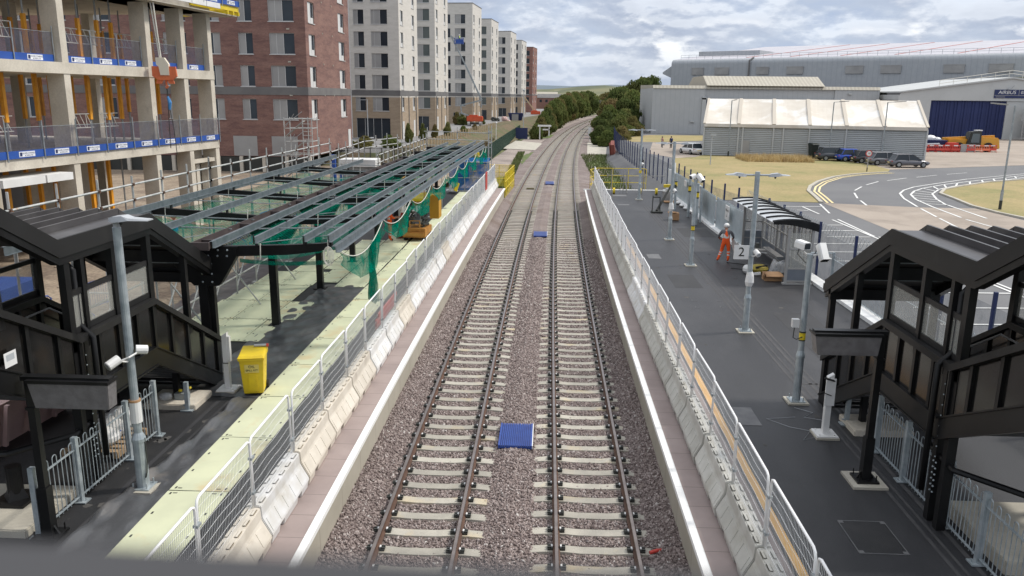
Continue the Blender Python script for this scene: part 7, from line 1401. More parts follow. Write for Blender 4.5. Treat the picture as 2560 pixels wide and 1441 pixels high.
for h in (20.3, 20.9): mb.tube([(2, 2.2, h), (158, 2.2, h)], 0.045, 4)
HB(mb, 'roof_railing', M_LAMPH, rf)
for xx, w in ((7.0, 3.8), (14.4, 4.4), (27.2, 3.6), (36, 4.6), (52, 4.6), (61, 5), (76, 4.7), (86, 5.2), (97, 3.2)): mb = MB(); mb.b(xx, xx+w, -0.3, 0, 15.0, 17.0); mb.b(xx-0.15, xx+w+0.15, -0.34, -0.301, 16.9, 17.1); HB(mb, 'vent_panel', M_WPAN, o)
mb = MB(); mb.tube([(25.6, 1, 19.8), (25.0, -0.35, 19.0), (24.9, -0.35, 8)], 0.25, 6); HB(mb, 'downpipe', M_BAND, o)
mb = MB(); mb.b(90, 150, -14, 0, 0.8, 13.6); HB(mb, 'side_block', pm('olive_cladding', (0.20, 0.20, 0.15), (0.23, 0.23, 0.17), 0.2, 0.8), o)
for xx in (62, 76): mb = MB(); mb.b(xx, xx+8, -0.3, 0, 8.6, 10.8); HB(mb, 'low_window', M_BAND, o)
o = thing('gable_hangar', 'pale gabled hangar with a wide navy door and a blue sign', 'hangar', (82, 165, 0.85)); YG = 165; mb = MB()
gx = lambda x: 9.6+(x-68.5)*(12.45-9.6)/(89.5-68.5) if x < 89.5 else 12.45-(x-89.5)*(12.45-9.6)/21
mb.add([(68.3, YG, 8.2), (110, YG, 8.2), (110, YG, 9.6), (89.5, YG, 12.45), (69.2, YG, 9.75), (68.6, YG, 9.55), (68.3, YG, 9.0)], [tuple(range(7))]); mb.b(68.3, 74.6, YG, YG+30, 0.8, 8.2); mb.b(89.2, 110, YG+0.2, YG+30, 0.8, 8.2); mb.quad((68.3, YG, 9.2), (68.3, YG+30, 9.2), (68.3, YG+30, 0.8), (68.3, YG, 0.8)); mb.build('wall', M_CLADL, o)
mb = MB(); mb.hexa([(68.2, YG-0.3, 9.6), (89.5, YG-0.3, 12.45), (89.5, YG+30, 12.45), (68.2, YG+30, 9.6), (68.2, YG-0.3, 9.85), (89.5, YG-0.3, 12.75), (89.5, YG+30, 12.75), (68.2, YG+30, 9.85)]); mb.hexa([(89.5, YG-0.3, 12.45), (110, YG-0.3, 9.6), (110, YG+30, 9.6), (89.5, YG+30, 12.45), (89.5, YG-0.3, 12.75), (110, YG-0.3, 9.85), (110, YG+30, 9.85), (89.5, YG+30, 12.75)]); rf = mb.build('roof', M_CLADL, o); mb = MB()
for a, b_ in (((76, 10.9), (89.5, 12.9)), ((89.5, 12.9), (100, 11.6))):
    for dz in (0.5, 1.1): mb.tube([(a[0], YG+0.5, a[1]+dz), (b_[0], YG+0.5, b_[1]+dz)], 0.05, 4)
for k_ in range(9): xx = 76+2.6*k_; zz_ = 10.9+(min(xx, 89.5)-76)*2/13.5-(max(xx, 89.5)-89.5)*0.125; mb.tube([(xx, YG+0.5, zz_-0.3), (xx, YG+0.5, zz_+1.1)], 0.05, 4)
mb.build('roof_railing', M_ROPE, rf); mb = MB()
for i in range(52): xx = 74.6+0.28*i; mb.b(xx, xx+0.28, YG+0.3+0.12*math.sin(i*1.3)**2, YG+0.7, 0.87, 8.2)
mb.build('navy_door', pm('navy_curtain', (0.011, 0.02, 0.085), (0.015, 0.027, 0.105), 0.3, 0.7), o)
mb = MB(); mb.b(86.4, 93.0, YG-0.12, YG-0.01, 8.75, 10.35); sg_ = mb.build('name_board', M_NAVY, o); mb = MB(); mb.b(86.4, 93.0, YG-0.13, YG-0.121, 9.22, 9.30); mb.b(91.0, 91.08, YG-0.13, YG-0.121, 9.3, 10.35); mb.b(86.7, 88.5, YG-0.13, YG-0.121, 8.92, 9.02); mb.build('board_stripes', M_WPAN, sg_)
text_obj('AIRBUS', 0.92, face_M((88.8, YG-0.13, 9.82), (1, 0, 0.0), (0.12, 0, 1)), M_WHITE, sg_, 'board_lettering', 0.01, sx=1.12); text_obj('07M', 0.75, face_M((92.05, YG-0.13, 9.82), (1, 0, 0), (0.12, 0, 1)), M_WHITE, sg_, 'board_lettering', 0.01)
mb = MB(); mb.bar((89.2, YG-0.4, 10.45), (89.6, YG-0.9, 11.2), 0.12); mb.c(89, YG-0.4, 10.5, 0.7, 0.3, 0.2); mb.build('wall_lamp', M_LAMPH, o)
o = thing('access_steps', 'grey metal access stair and hood beside the navy hangar door', 'stair', (93, 160, 0.85)); mb = MB()
for k_ in range(7): mb.b(91.5+0.2*k_, 98, 160+0.3*k_, 163, 1.2+0.5*k_, 1.4+0.5*k_)
for xx in (90, 93, 96): mb.tube([(xx, 160, 0.85), (xx, 160, 4.8)], 0.08, 5)
mb.bar((88.5, 160, 1.3), (98, 160, 1.3), 0.15); mb.build('steps', M_WPAN, o); mb = MB(); mb.hexa([(91.2, 161, 4.5), (98, 161, 5), (98, 163, 5), (91.2, 163, 4.5), (91.5, 161, 7.3), (98, 161, 7.5), (98, 163, 7.5), (91.5, 163, 7.3)]); mb.build('hood', M_CLADL, o)
mb = MB(); [mb.ball((70+random.uniform(-3, 3), 183, 8+random.uniform(-1.5, 1.2)), (1.2, 1, 1), 6, 4) for _ in range(9)]
# ---------------------------------------------------------------- yard lamps, sign
def yard_lamp(x, y, h, arm, lab, band=True):
    o = thing('street_lamp', lab, 'street lamp', (x, y, 0.85), 'yard street lamps'); mb = MB(); mb.tube([(x, y, 0.85), (x, y, 2.2)], 0.10, 8); mb.tube([(x, y, 2.2), (x, y, h)], 0.065, 8); mb.build('pole', M_GALV2, o)
    mb = MB(); mb.bar((x, y, h), (x+arm*1.3, y-0.2, h+0.08), 0.08, 0.06); mb.build('arm', M_LAMPH, o); mb = MB(); mb.bar((x+arm*0.6, y-0.1, h+0.06), (x+arm*1.7, y-0.25, h+0.14), 0.26, 0.08); mb.build('lantern', M_WPAN, o)
    if band: mb = MB(); mb.tube([(x, y, 0.85), (x, y, 1.5)], 0.105, 8); mb.build('foot_band', M_CLIP, o)
yard_lamp(23.4, 107.0, 7.9, 0.35, 'yard lamp beside the tent gable before the tent wall'); yard_lamp(35.0, 103.2, 7.85, 1, 'middle yard lamp before the tent wall'); yard_lamp(40.6, 101.0, 7.9, 1.2, 'yard lamp behind the parked cars'); yard_lamp(31.3, 56.9, 7.9, -1, 'yard lamp standing on the grass island')
o = thing('yard_camera_post', 'thin camera post on the dry grass before the tent gable', 'camera post', (18.3, 92.5, 0.85)); mb = MB(); mb.tube([(18.3, 92.5, 0.85), (18.3, 92.5, 4.2)], 0.06, 6); mb.c(18.4, 92.3, 4.2, 0.6, 0.25, 0.2); mb.build('post', M_LAMPH, o)
o = thing('road_sign', 'round red rimmed road sign on a black and white post by the cars', 'road sign', (33.3, 86.2, 0.85)); mb = MB(); mb.tube([(33.3, 86.2, 0.85), (33.3, 86.2, 2.6)], 0.05, 6); mb.tube([(33.3, 86.2, 0.85), (33.3, 86.2, 1.3)], 0.055, 6, 1); mb.build('post', [M_WPAN, M_CLIP], o)
mb = MB(); mb.tube([(33.3, 86.15, 2.75), (33.3, 86.12, 2.75)], 0.34, 16, 0); mb.tube([(33.3, 86.115, 2.75), (33.3, 86.11, 2.75)], 0.25, 16, 1); mb.build('sign_disc', [M_RED, M_WHITE], o)
text_obj('10', 0.28, face_M((33.3, 86.105, 2.75), (1, 0, 0), (0, 0, 1)), M_CLIP, o, 'sign_number')
# ---------------------------------------------------------------- cars
def car(x, y, rz, paint, lab, L=4.3, suv=False, g='cars parked beside the tent'):
    o = thing('parked_car', lab, 'car', (0, 0, 0), g); h = 1.5 if not suv else 1.62; W = 0.89; zb = 0.24; zs = 0.80 if not suv else 0.92   # local +x = forward
    st = [(-L/2, 0.42, zs-0.10, 0.74), (-L/2+0.12, zb+0.02, zs, 0.84), (-L/2+0.9, zb, zs+0.03, W), (0.15, zb, zs, W), (L/2-0.95, zb, zs-0.02, W), (L/2-0.3, zb+0.02, zs-0.12, 0.84), (L/2, 0.40, zs-0.25, 0.66)]
    mb = MB(); prof = lambda z0, z1, w: [(-w*0.94, z0), (-w, z0+(z1-z0)*0.35), (-w*0.985, z0+(z1-z0)*0.75), (-w*0.90, z1), (w*0.90, z1), (w*0.985, z0+(z1-z0)*0.75), (w, z0+(z1-z0)*0.35), (w*0.94, z0)]
    n = 8
    for xx, z0, z1, w in st: mb.v += [(xx, p[0], p[1]) for p in prof(z0, z1, w)]
    for i in range(len(st)-1):
        for j in range(n): mb.f.append((i*n+j, i*n+(j+1) % n, (i+1)*n+(j+1) % n, (i+1)*n+j)); mb.m.append(0)
    mb.f += [tuple(range(n))[::-1], tuple((len(st)-1)*n+j for j in range(n))]; mb.m += [0, 0]; body = mb.build('body', paint, o, smooth=True)
    # glasshouse: dark band then painted roof
    r0_, r1_ = -L/2+(0.18 if suv else 0.30), 0.95; gz = zs+0.0; gh = [(r0_, gz, 0.80), (r1_+0.15, gz, 0.80)], [(r0_+0.42, h-0.06, 0.62), (0.12, h-0.06, 0.62)]
    b0 = [(r0_, -0.80, gz), (r1_+0.25, -0.80, gz-0.01), (r1_+0.25, 0.80, gz-0.01), (r0_, 0.80, gz)]; t0 = [(r0_+0.40, -0.63, h-0.07), (0.20, -0.63, h-0.05), (0.20, 0.63, h-0.05), (r0_+0.40, 0.63, h-0.07)]
    mb = MB(); mb.hexa(b0+t0); mb.build('windows', M_GLASS, o, bevel=0.03)
    mb = MB(); mb.hexa([(r0_+0.32, -0.65, h-0.08), (0.28, -0.65, h-0.06), (0.28, 0.65, h-0.06), (r0_+0.32, 0.65, h-0.08), (r0_+0.5, -0.56, h), (0.1, -0.56, h), (0.1, 0.56, h), (r0_+0.5, 0.56, h)])
    for s in (-1, 1):
        for xa, xb in ((r0_+0.02, r0_+0.42), (r1_+0.2, 0.22)): mb.bar((xa, s*0.79, gz+0.01), (xb, s*0.635, h-0.07), 0.07)
        mb.bar((-0.25, s*0.805, gz), (-0.32, s*0.645, h-0.07), 0.06)
    mb.build('roof', paint, o)
    for sx in (-L/2+0.78, L/2-0.82):
        for s in (-1, 1): mb = MB(); mb.tube([(sx, s*0.70, 0.33), (sx, s*0.905, 0.33)], 0.33, 16); w_ = mb.build('wheel', M_RUBB, o); mb = MB(); mb.tube([(sx, s*0.906, 0.33), (sx, s*0.915, 0.33)], 0.2, 10); mb.build('wheel_rim', M_PROPG, w_)
    for s in (-1, 1):
        mb = MB(); mb.c(-L/2+0.06, s*0.62, zs-0.12, 0.1, 0.34, 0.14); mb.build('tail_lamp', pm('tail_red', (0.30, 0.02, 0.02), rough=0.3) if 'tail_red' not in MATS else MATS['tail_red'], o)
        mb = MB(); mb.c(L/2-0.14, s*0.52, zs-0.27, 0.14, 0.3, 0.12); mb.build('head_lamp', M_WPAN, o)
    mb = MB(); mb.c(-L/2-0.005, 0, 0.55, 0.02, 0.52, 0.12); mb.build('number_plate', M_YLINE, o)
    o.location = (x, y, 0.88); o.rotation_euler = (0, 0, rz); return o
def paint(n, c): return pm(n, c, rough=0.22, metal=0.25, spec=0.7)
car(40.2, 92.7, 0.06, paint('car_grey', (0.12, 0.12, 0.135)), 'mid grey hatchback at the road end of the parked row beside the tent', 4.35)
car(39.0, 95.6, 0.06, paint('car_silver', (0.17, 0.17, 0.18)), 'silver grey parked car half hidden behind the mid grey hatchback', 4.4)
car(38.2, 98.2, 0.06, paint('car_dark', (0.03, 0.03, 0.035)), 'black parked car in the middle of the row beside the tent', 4.4)
car(37.0, 100.6, 0.10, paint('car_blue', (0.02, 0.07, 0.40)), 'bright blue parked car in the row beside the tent', 4.2)
car(35.2, 101.7, 0.10, paint('car_slate', (0.05, 0.055, 0.065)), 'dark slate car at the tent end of the row beside the tent', 4.5, True)
o = car(19.2, 110.4, 1.9, M_WHITE, 'white and dark car half hidden behind the gable end of the tent', 4.2, g='cars behind the tent end')
o = thing('dark_van', 'dark van between the bushes and the grey hangar', 'van', (22.6, 210, 0.85)); mb = MB(); mb.c(23.0, 214, 5.2, 3.4, 5, 4.6); mb.build('body', M_CLIP, o, bevel=0.2); mb = MB(); mb.c(23.0, 214.5, 7.9, 3.2, 4, 0.5); mb.build('roof', M_WHITE, o); mb = MB(); mb.b(21.4, 24.6, 213, 216, 0.8, 3.0); mb.build('lower_body', M_BAND, o)
# telehandler and site barriers before the hangar door
o = thing('telehandler', 'orange yellow telehandler with a black cab before the navy door', 'telehandler', (63, 124, 0.85)); M_TELE = pm('tele_yellow', (0.60, 0.30, 0.025), (0.54, 0.26, 0.02), 1, 0.45); mb = MB(); mb.hexa([(62.9, 123, 1.5), (66.4, 123, 1.3), (66.4, 125.2, 1.3), (62.9, 125.2, 1.5), (63.4, 123.2, 3.0), (66.2, 123.2, 2.9), (66.2, 125, 2.9), (63.4, 125, 3.0)]); mb.b(59.0, 62.4, 123.4, 124.9, 1.4, 2.7); mb.build('body', M_TELE, o, bevel=0.12); mb = MB(); mb.hexa([(61.4, 122.9, 1.2), (63.6, 122.9, 1.2), (63.6, 124.6, 1.2), (61.4, 124.6, 1.2), (62.0, 123, 3.75), (63.5, 123, 3.85), (63.5, 124.5, 3.85), (62.0, 124.5, 3.75)]); mb.build('cab', M_CLIP, o, bevel=0.08); mb = MB(); mb.quad((61.95, 122.86, 2.2), (63.2, 122.86, 2.2), (63.2, 122.93, 3.5), (62.2, 122.93, 3.5)); mb.build('cab_window', M_GLASSB, o); mb = MB(); mb.c(63.2, 123.6, 3.95, 0.9, 0.8, 0.14); mb.build('beacon', M_WHITE, o); mb = MB(); mb.bar((66, 124.4, 3.0), (58.6, 124.4, 2.6), 0.5); mb.build('boom_arm', M_TELE, o)
for xx in (60.4, 64.6): mb = MB(); mb.tube([(xx, 122.8, 1.55), (xx, 123.4, 1.55)], 0.68, 14); mb.build('wheel', M_RUBB, o)
o = None; M_BORN = pm('barrier_orange', (0.80, 0.20, 0.10), (0.70, 0.16, 0.08), 1, 0.6); M_BRED = pm('barrier_red', (0.62, 0.08, 0.06), (0.54, 0.07, 0.05), 1, 0.6)
for i in range(10):
    x = 54.6+1.17*i; y = 120.9+0.16*i+0.3*(i % 2); orange = i in (7, 8); q = thing('site_barrier', '%s plastic site barrier in the row before the telehandler' % ('orange' if orange else 'red'), 'barrier', (x, y, 0.88), '%s site barriers before the telehandler' % ('orange' if orange else 'red'))
    mb = MB(); mb.b(x-0.58, x+0.58, y-0.04, y+0.04, 1.1, 1.4); mb.b(x-0.58, x+0.58, y-0.04, y+0.04, 1.72, 1.9); [mb.b(x-0.5+0.24*k_, x-0.42+0.24*k_, y-0.03, y+0.03, 1.4, 1.72) for k_ in range(5)]; mb.b(x-0.58, x-0.5, y-0.3, y+0.3, 0.88, 0.98); mb.b(x+0.5, x+0.58, y-0.3, y+0.3, 0.88, 0.98); mb.build('barrier_panel', M_BORN if orange else M_BRED, q); mb = MB(); mb.b(x-0.3, x+0.3, y-0.055, y-0.041, 1.74, 1.88); mb.build('reflective_strip', M_WHITE, q)
mb = MB(); mb.hexa([(55.2, 123, 0.9), (58.2, 123, 0.9), (58.2, 126, 0.9), (55.2, 126, 0.9), (54.9, 122.6, 2.5), (58.6, 122.6, 2.5), (58.6, 126.4, 2.5), (54.9, 126.4, 2.5)]); mb.ball((56.6, 124, 2.7), (0.9, 0.8, 0.5), 8, 5, 1); mb.ball((57.6, 124, 2.6), (0.6, 0.5, 0.3), 8, 5, 1); solo(mb, 'skip', [M_NAVY, M_WHITE], 'navy blue waste skip with white sheeting before the hangar door', 'skip')
mb = MB(); mb.hexa([(58.0, 121.8, 0.9), (59.6, 121.8, 0.9), (59.6, 123, 0.9), (58, 123, 0.9), (58.3, 121.8, 2.2), (59.8, 121.8, 2.2), (59.8, 123, 2.2), (58.3, 123, 2.2)]); solo(mb, 'red_box', M_RED, 'red metal box between the navy skip and the telehandler', 'box')
mb = MB(); mb.b(60.2, 62.3, 121.9, 122.1, 0.9, 2.0); solo(mb, 'white_board', M_WPAN, 'pale board standing before the telehandler', 'board')
mb = MB(); mb.tube([(54.6, 121.8, 1.9), (57, 121.9, 2.0), (57.2, 121.9, 1.8), (54.8, 121.8, 1.7)], 0.16, 6); solo(mb, 'metal_rack', M_LAMPH, 'grey metal rack leaning on the navy skip', 'rack')
mb = MB(); mb.hexa([(9.0, 116, 0.0), (9.5, 116, 0), (10.1, 122, 0), (9.6, 122, 0), (8.8, 116, 1.6), (9.3, 116, 1.6), (9.8, 122, 1.9), (9.3, 122, 1.9)])
for k_ in range(4): mb.bar((8.85+0.2*k_, 116.5+1.5*k_, 0.1), (8.7+0.2*k_, 117+1.5*k_, 1.8), 0.1)
solo(mb, 'red_stand', pm('dull_red', (0.26, 0.07, 0.05), (0.20, 0.06, 0.045), 2, 0.8), 'dull red metal frame against the navy fence beside the bushes', 'frame')
# ================================================================ VEGETATION
def leaf_mesh(name, clumps, n, size, mat, flat=0.0):
    """leaf-sized quads scattered through ellipsoid clumps (cx,cy,cz,rx,ry,rz)"""
    C = np.array(clumps, float); wts = C[:, 3]*C[:, 4]*C[:, 5]; wts = wts**0.7; idx = RNG.choice(len(C), n, p=wts/wts.sum()); d = RNG.normal(size=(n, 3)); d /= np.linalg.norm(d, axis=1, keepdims=True)
    rr = RNG.uniform(0.35, 1.0, (n, 1))**0.45; P0 = C[idx, :3]+d*rr*C[idx, 3:6]*(1+RNG.normal(0, 0.07, (n, 1)))
    nrm = d*0.7+RNG.normal(size=(n, 3))*0.6+np.array([0, 0, 0.3]); nrm /= np.linalg.norm(nrm, axis=1, keepdims=True); t = np.cross(nrm, RNG.normal(size=(n, 3))); t /= np.linalg.norm(t, axis=1, keepdims=True); b = np.cross(nrm, t)
    s = (size*RNG.uniform(0.5, 1.3, (n, 1))); V = np.stack([P0-t*s-b*s*0.5, P0+t*s*0.3-b*s*0.7, P0+t*s+b*s*0.3, P0-t*s*0.2+b*s*0.8], 1).reshape(-1, 3)
    me = bpy.data.meshes.new(name); me.vertices.add(4*n); me.vertices.foreach_set('co', V.astype(np.float32).ravel()); me.loops.add(4*n); me.loops.foreach_set('vertex_index', np.arange(4*n, dtype=np.int32)); me.polygons.add(n); me.polygons.foreach_set('loop_start', np.arange(0, 4*n, 4, dtype=np.int32)); me.polygons.foreach_set('loop_total', np.full(n, 4, np.int32)); me.materials.append(mat); me.update(calc_edges=True); return me
def tree_proto(mat, bush, seed):
    random.seed(seed); cl = []
    for k_ in range(13 if not bush else 10):
        a = random.uniform(0, 2*pi); q = random.uniform(0.15, 0.72); z = random.uniform(0.34, 0.86) if not bush else random.uniform(0.12, 0.72); rr = random.uniform(0.26, 0.46)*(1.1-0.35*abs(z-0.5)); q *= (1.25-z) if z > 0.6 else 1
        cl.append((q*math.cos(a), q*math.sin(a), z, rr, rr, rr*random.uniform(0.30, 0.46)))
    cl.append((0, 0, 0.82, 0.36, 0.36, 0.17)); cl.append((0, 0, 0.55 if not bush else 0.42, 0.68, 0.68, 0.36)); cl.append((0.1, -0.1, 0.3 if not bush else 0.2, 0.72, 0.72, 0.26))
    return leaf_mesh('crown', cl, 8500, 0.048, mat)
random.seed(3)
PRO = {}
for mi_ in range(3):
    for bsh in (0, 1): PRO[(mi_, bsh)] = tree_proto(M_LEAFS[mi_], bsh, 11+mi_*7+bsh*3)
random.seed(21)
trunk_me = None
def plant_tree(x, y, z, h, r, mi_, bush, label, group, name='tree'):
    global trunk_me
    o = thing(name, label, 'bush' if bush else 'tree', (x, y, z), group); c = bpy.data.objects.new('crown', PRO[(mi_, int(bush))]); COL.objects.link(c); c.parent = o
    if trunk_me is None:
        mb = MB(); mb.tube([(0, 0, 0), (0.01, 0.01, 0.3), (0.0, 0.02, 0.6)], [0.05, 0.04, 0.02], 7)
        for a in np.arange(0, 6.2, 1.05): mb.tube([(0, 0, 0.25+0.04*math.sin(a*3)), (0.25*math.cos(a), 0.25*math.sin(a), 0.48), (0.45*math.cos(a+.2), 0.45*math.sin(a+.2), 0.62)], [0.025, 0.016, 0.008], 5)
        t_o = mb.build('trunk', M_BARK, o, loc=(0, 0, 0)); trunk_me = t_o.data; t_o.location = (0, 0, 0)
        for v in trunk_me.vertices: v.co += Vector((x, y, z))
    else: t_o = bpy.data.objects.new('trunk', trunk_me); COL.objects.link(t_o); t_o.parent = o
    o.scale = (r, r*random.uniform(0.9, 1.15), h); o.rotation_euler = (0, 0, random.uniform(0, 6.28)); return o
KN = ['dark green', 'mid green', 'olive brown']
for (y, dx, h, r, m_, b_) in [(166, -1.0, 3.2, 2.0, 1, 1), (175, -0.4, 4.2, 2.4, 2, 1), (184, -0.2, 5.2, 2.8, 1, 1), (193, 0, 5.8, 3.0, 0, 1), (202, -0.4, 6.4, 3.2, 2, 1), (212, 0, 7.0, 3.4, 1, 0), (222, -0.5, 7.2, 3.6, 0, 1), (232, 0, 7.8, 3.8, 1, 0), (243, -0.5, 8.2, 4, 2, 0), (255, 0, 9, 4.2, 1, 0), (267, -0.5, 8.6, 4.4, 0, 0), (279, 0, 9.6, 4.4, 2, 0), (292, -1, 10, 4.6, 1, 0), (306, 0, 10.2, 5, 1, 0), (322, -1, 10.4, 5, 2, 0), (340, 0, 10.6, 5.4, 1, 0), (362, 0, 10.6, 6, 0, 0), (390, 0, 10.6, 7, 1, 0), (420, 6, 11, 8, 2, 0)]:
    plant_tree(-3.2+off(y)-1.0-r*0.9+dx, y, -0.3, h*1.02, r*0.92, m_, b_, KN[m_]+(' bush' if b_ else ' tree')+' in the hedge beside the curving tracks and the white blocks', 'hedge beside the tracks', 'bush' if b_ else 'tree')
for (y, dx, h, r, m_, b_) in [(143, 2.5, 2.6, 2.0, 1, 1), (148, 0.6, 3.2, 2.0, 0, 1), (146, 6.2, 3.2, 2.4, 2, 1), (157, 0.6, 4.0, 2.6, 0, 1), (158, 5.5, 4.6, 3.0, 1, 1), (160, 9.5, 4.5, 2.8, 2, 1), (170, 1, 5.2, 3.2, 0, 1), (174, 6.5, 5.6, 3.6, 1, 1), (184, 0.8, 6.2, 3.8, 1, 1), (188, 7, 7.2, 4, 0, 0), (200, 1.0, 7.4, 4.4, 2, 0), (206, 8.5, 9.4, 5, 1, 0), (218, 2.5, 9.6, 5, 0, 0), (226, 10.5, 11.6, 6, 0, 0), (238, 3, 10.4, 5.4, 1, 0), (246, 13, 12.8, 6.5, 0, 0), (258, 4, 10.8, 5.6, 2, 0), (268, 13, 12.6, 6.5, 1, 0), (282, 2.5, 9.6, 5, 1, 0), (304, 1.0, 8.4, 5, 0, 0), (300, 14, 12, 6.5, 0, 0), (326, 1, 8.6, 5, 1, 0), (350, 1, 8.4, 5.4, 0, 0), (345, 14, 11, 7, 1, 0)]:
    plant_tree(1.9+off(y)+1.6+r*0.9+dx*0.62, y, -0.3, h*1.12, r, m_, b_, KN[m_]+(' bush' if b_ else ' tree')+' in the thicket between the tracks and the grey hangar', 'thicket beside the tracks', 'bush' if b_ else 'tree')
# shrubs on the terrace
for i, (x, y, h, r) in enumerate([(-18.6, 108, 2.6, 0.7), (-17.6, 114, 2.4, 0.7), (-17.0, 122, 2.0, 0.7), (-15.8, 128, 2.2, 0.8), (-26, 104, 1.2, 1.2), (-23.4, 103.5, 1.1, 1.2), (-20.5, 104.5, 1.2, 1.2), (-18.6, 176, 2.6, 1.2), (-19.9, 177.5, 2.8, 1.2), (-17.3, 175, 2.4, 1.0), (-14.9, 182, 1.8, 1.0), (-13.7, 152, 1.1, 0.9), (-14.6, 140, 1.2, 0.9), (-25.5, 96, 1.0, 1.6), (-22, 96, 1.1, 1.6), (-18.6, 97, 1.0, 1.5)]):
    plant_tree(x, y, 2.0, h, r, (1, 0, 2)[i % 3], True, KN[(1, 0, 2)[i % 3]]+' shrub planted on the terrace before the white blocks', 'shrubs on the terrace', 'shrub')
plant_tree(71.5, 182, 5.2, 5.0, 4.0, 0, True, 'dark green bush between the middle and the gabled hangar', None, 'bush')
# grass tufts, weeds, far woodland as stuff
def tufts(name, n, area, h, w, mat, lab, z):
    P0 = np.stack([RNG.uniform(area[0], area[1], n), RNG.uniform(area[2], area[3], n), np.full(n, z)], 1); a = RNG.uniform(0, 2*pi, n); hh = h*RNG.uniform(0.4, 1.2, n); d = np.stack([np.cos(a)*w, np.sin(a)*w, np.zeros(n)], 1); tip = P0+np.stack([RNG.normal(0, 0.25, n)*hh, RNG.normal(0, 0.25, n)*hh, hh], 1)
    V = np.stack([P0-d, P0+d, tip], 1).reshape(-1, 3); me = bpy.data.meshes.new(name); me.vertices.add(3*n); me.vertices.foreach_set('co', V.astype(np.float32).ravel()); me.loops.add(3*n); me.loops.foreach_set('vertex_index', np.arange(3*n, dtype=np.int32)); me.polygons.add(n); me.polygons.foreach_set('loop_start', np.arange(0, 3*n, 3, dtype=np.int32)); me.polygons.foreach_set('loop_total', np.full(n, 3, np.int32)); me.materials.append(mat); me.update(calc_edges=True)
    o = bpy.data.objects.new(name, me); COL.objects.link(o); o['kind'] = 'stuff'; o['label'] = lab
M_STRAW = pm('straw', (0.62, 0.48, 0.25), (0.50, 0.38, 0.18), 1.2, 0.95, c3=(0.36, 0.25, 0.12), s3=0.8)
tufts('tall_dry_grass', 5200, (23.5, 31.5, 97.5, 103.2), 0.75, 0.035, M_STRAW, 'patch of tall straw coloured grass before the tent', 0.86)
tufts('track_weeds', 5000, (4.8, 9.0, 64.5, 122), 0.35, 0.05, M_WEED, 'green weeds on the verge beyond the tarmac platform', -0.3)
tufts('track_weeds', 2600, (-4.6, -3.6, 66, 125), 0.35, 0.05, M_WEED, 'green weeds on the verge beyond the canopy platform', -0.25)
tufts('bank_plants', 6000, (-13.5, -9.5, 88, 190), 0.5, 0.05, M_BROWN, 'rough brown plants on the bank below the terrace', 0.6)
wl = [(RNG.uniform(-160, 420), y_, 3, RNG.uniform(10, 24), 12, RNG.uniform(4, 8)) for y_ in RNG.uniform(480, 1000, 130)]
o = bpy.data.objects.new('far_woodland', leaf_mesh('far_woodland', wl, 26000, 1.5, M_LEAFS[0])); COL.objects.link(o); o['kind'] = 'stuff'; o['label'] = 'distant belt of trees below the hills'
o = thing('road_bridge', 'small dark overbridge crossing the tracks in the distance', 'bridge', (26, 355, 0)); mb = MB(); mb.b(10, 44, 372, 378, 5.4, 6.6); mb.b(14, 17, 372, 378, -0.3, 5.4); mb.b(37, 40, 372, 378, -0.3, 5.4); mb.build('deck', M_BAND, o)
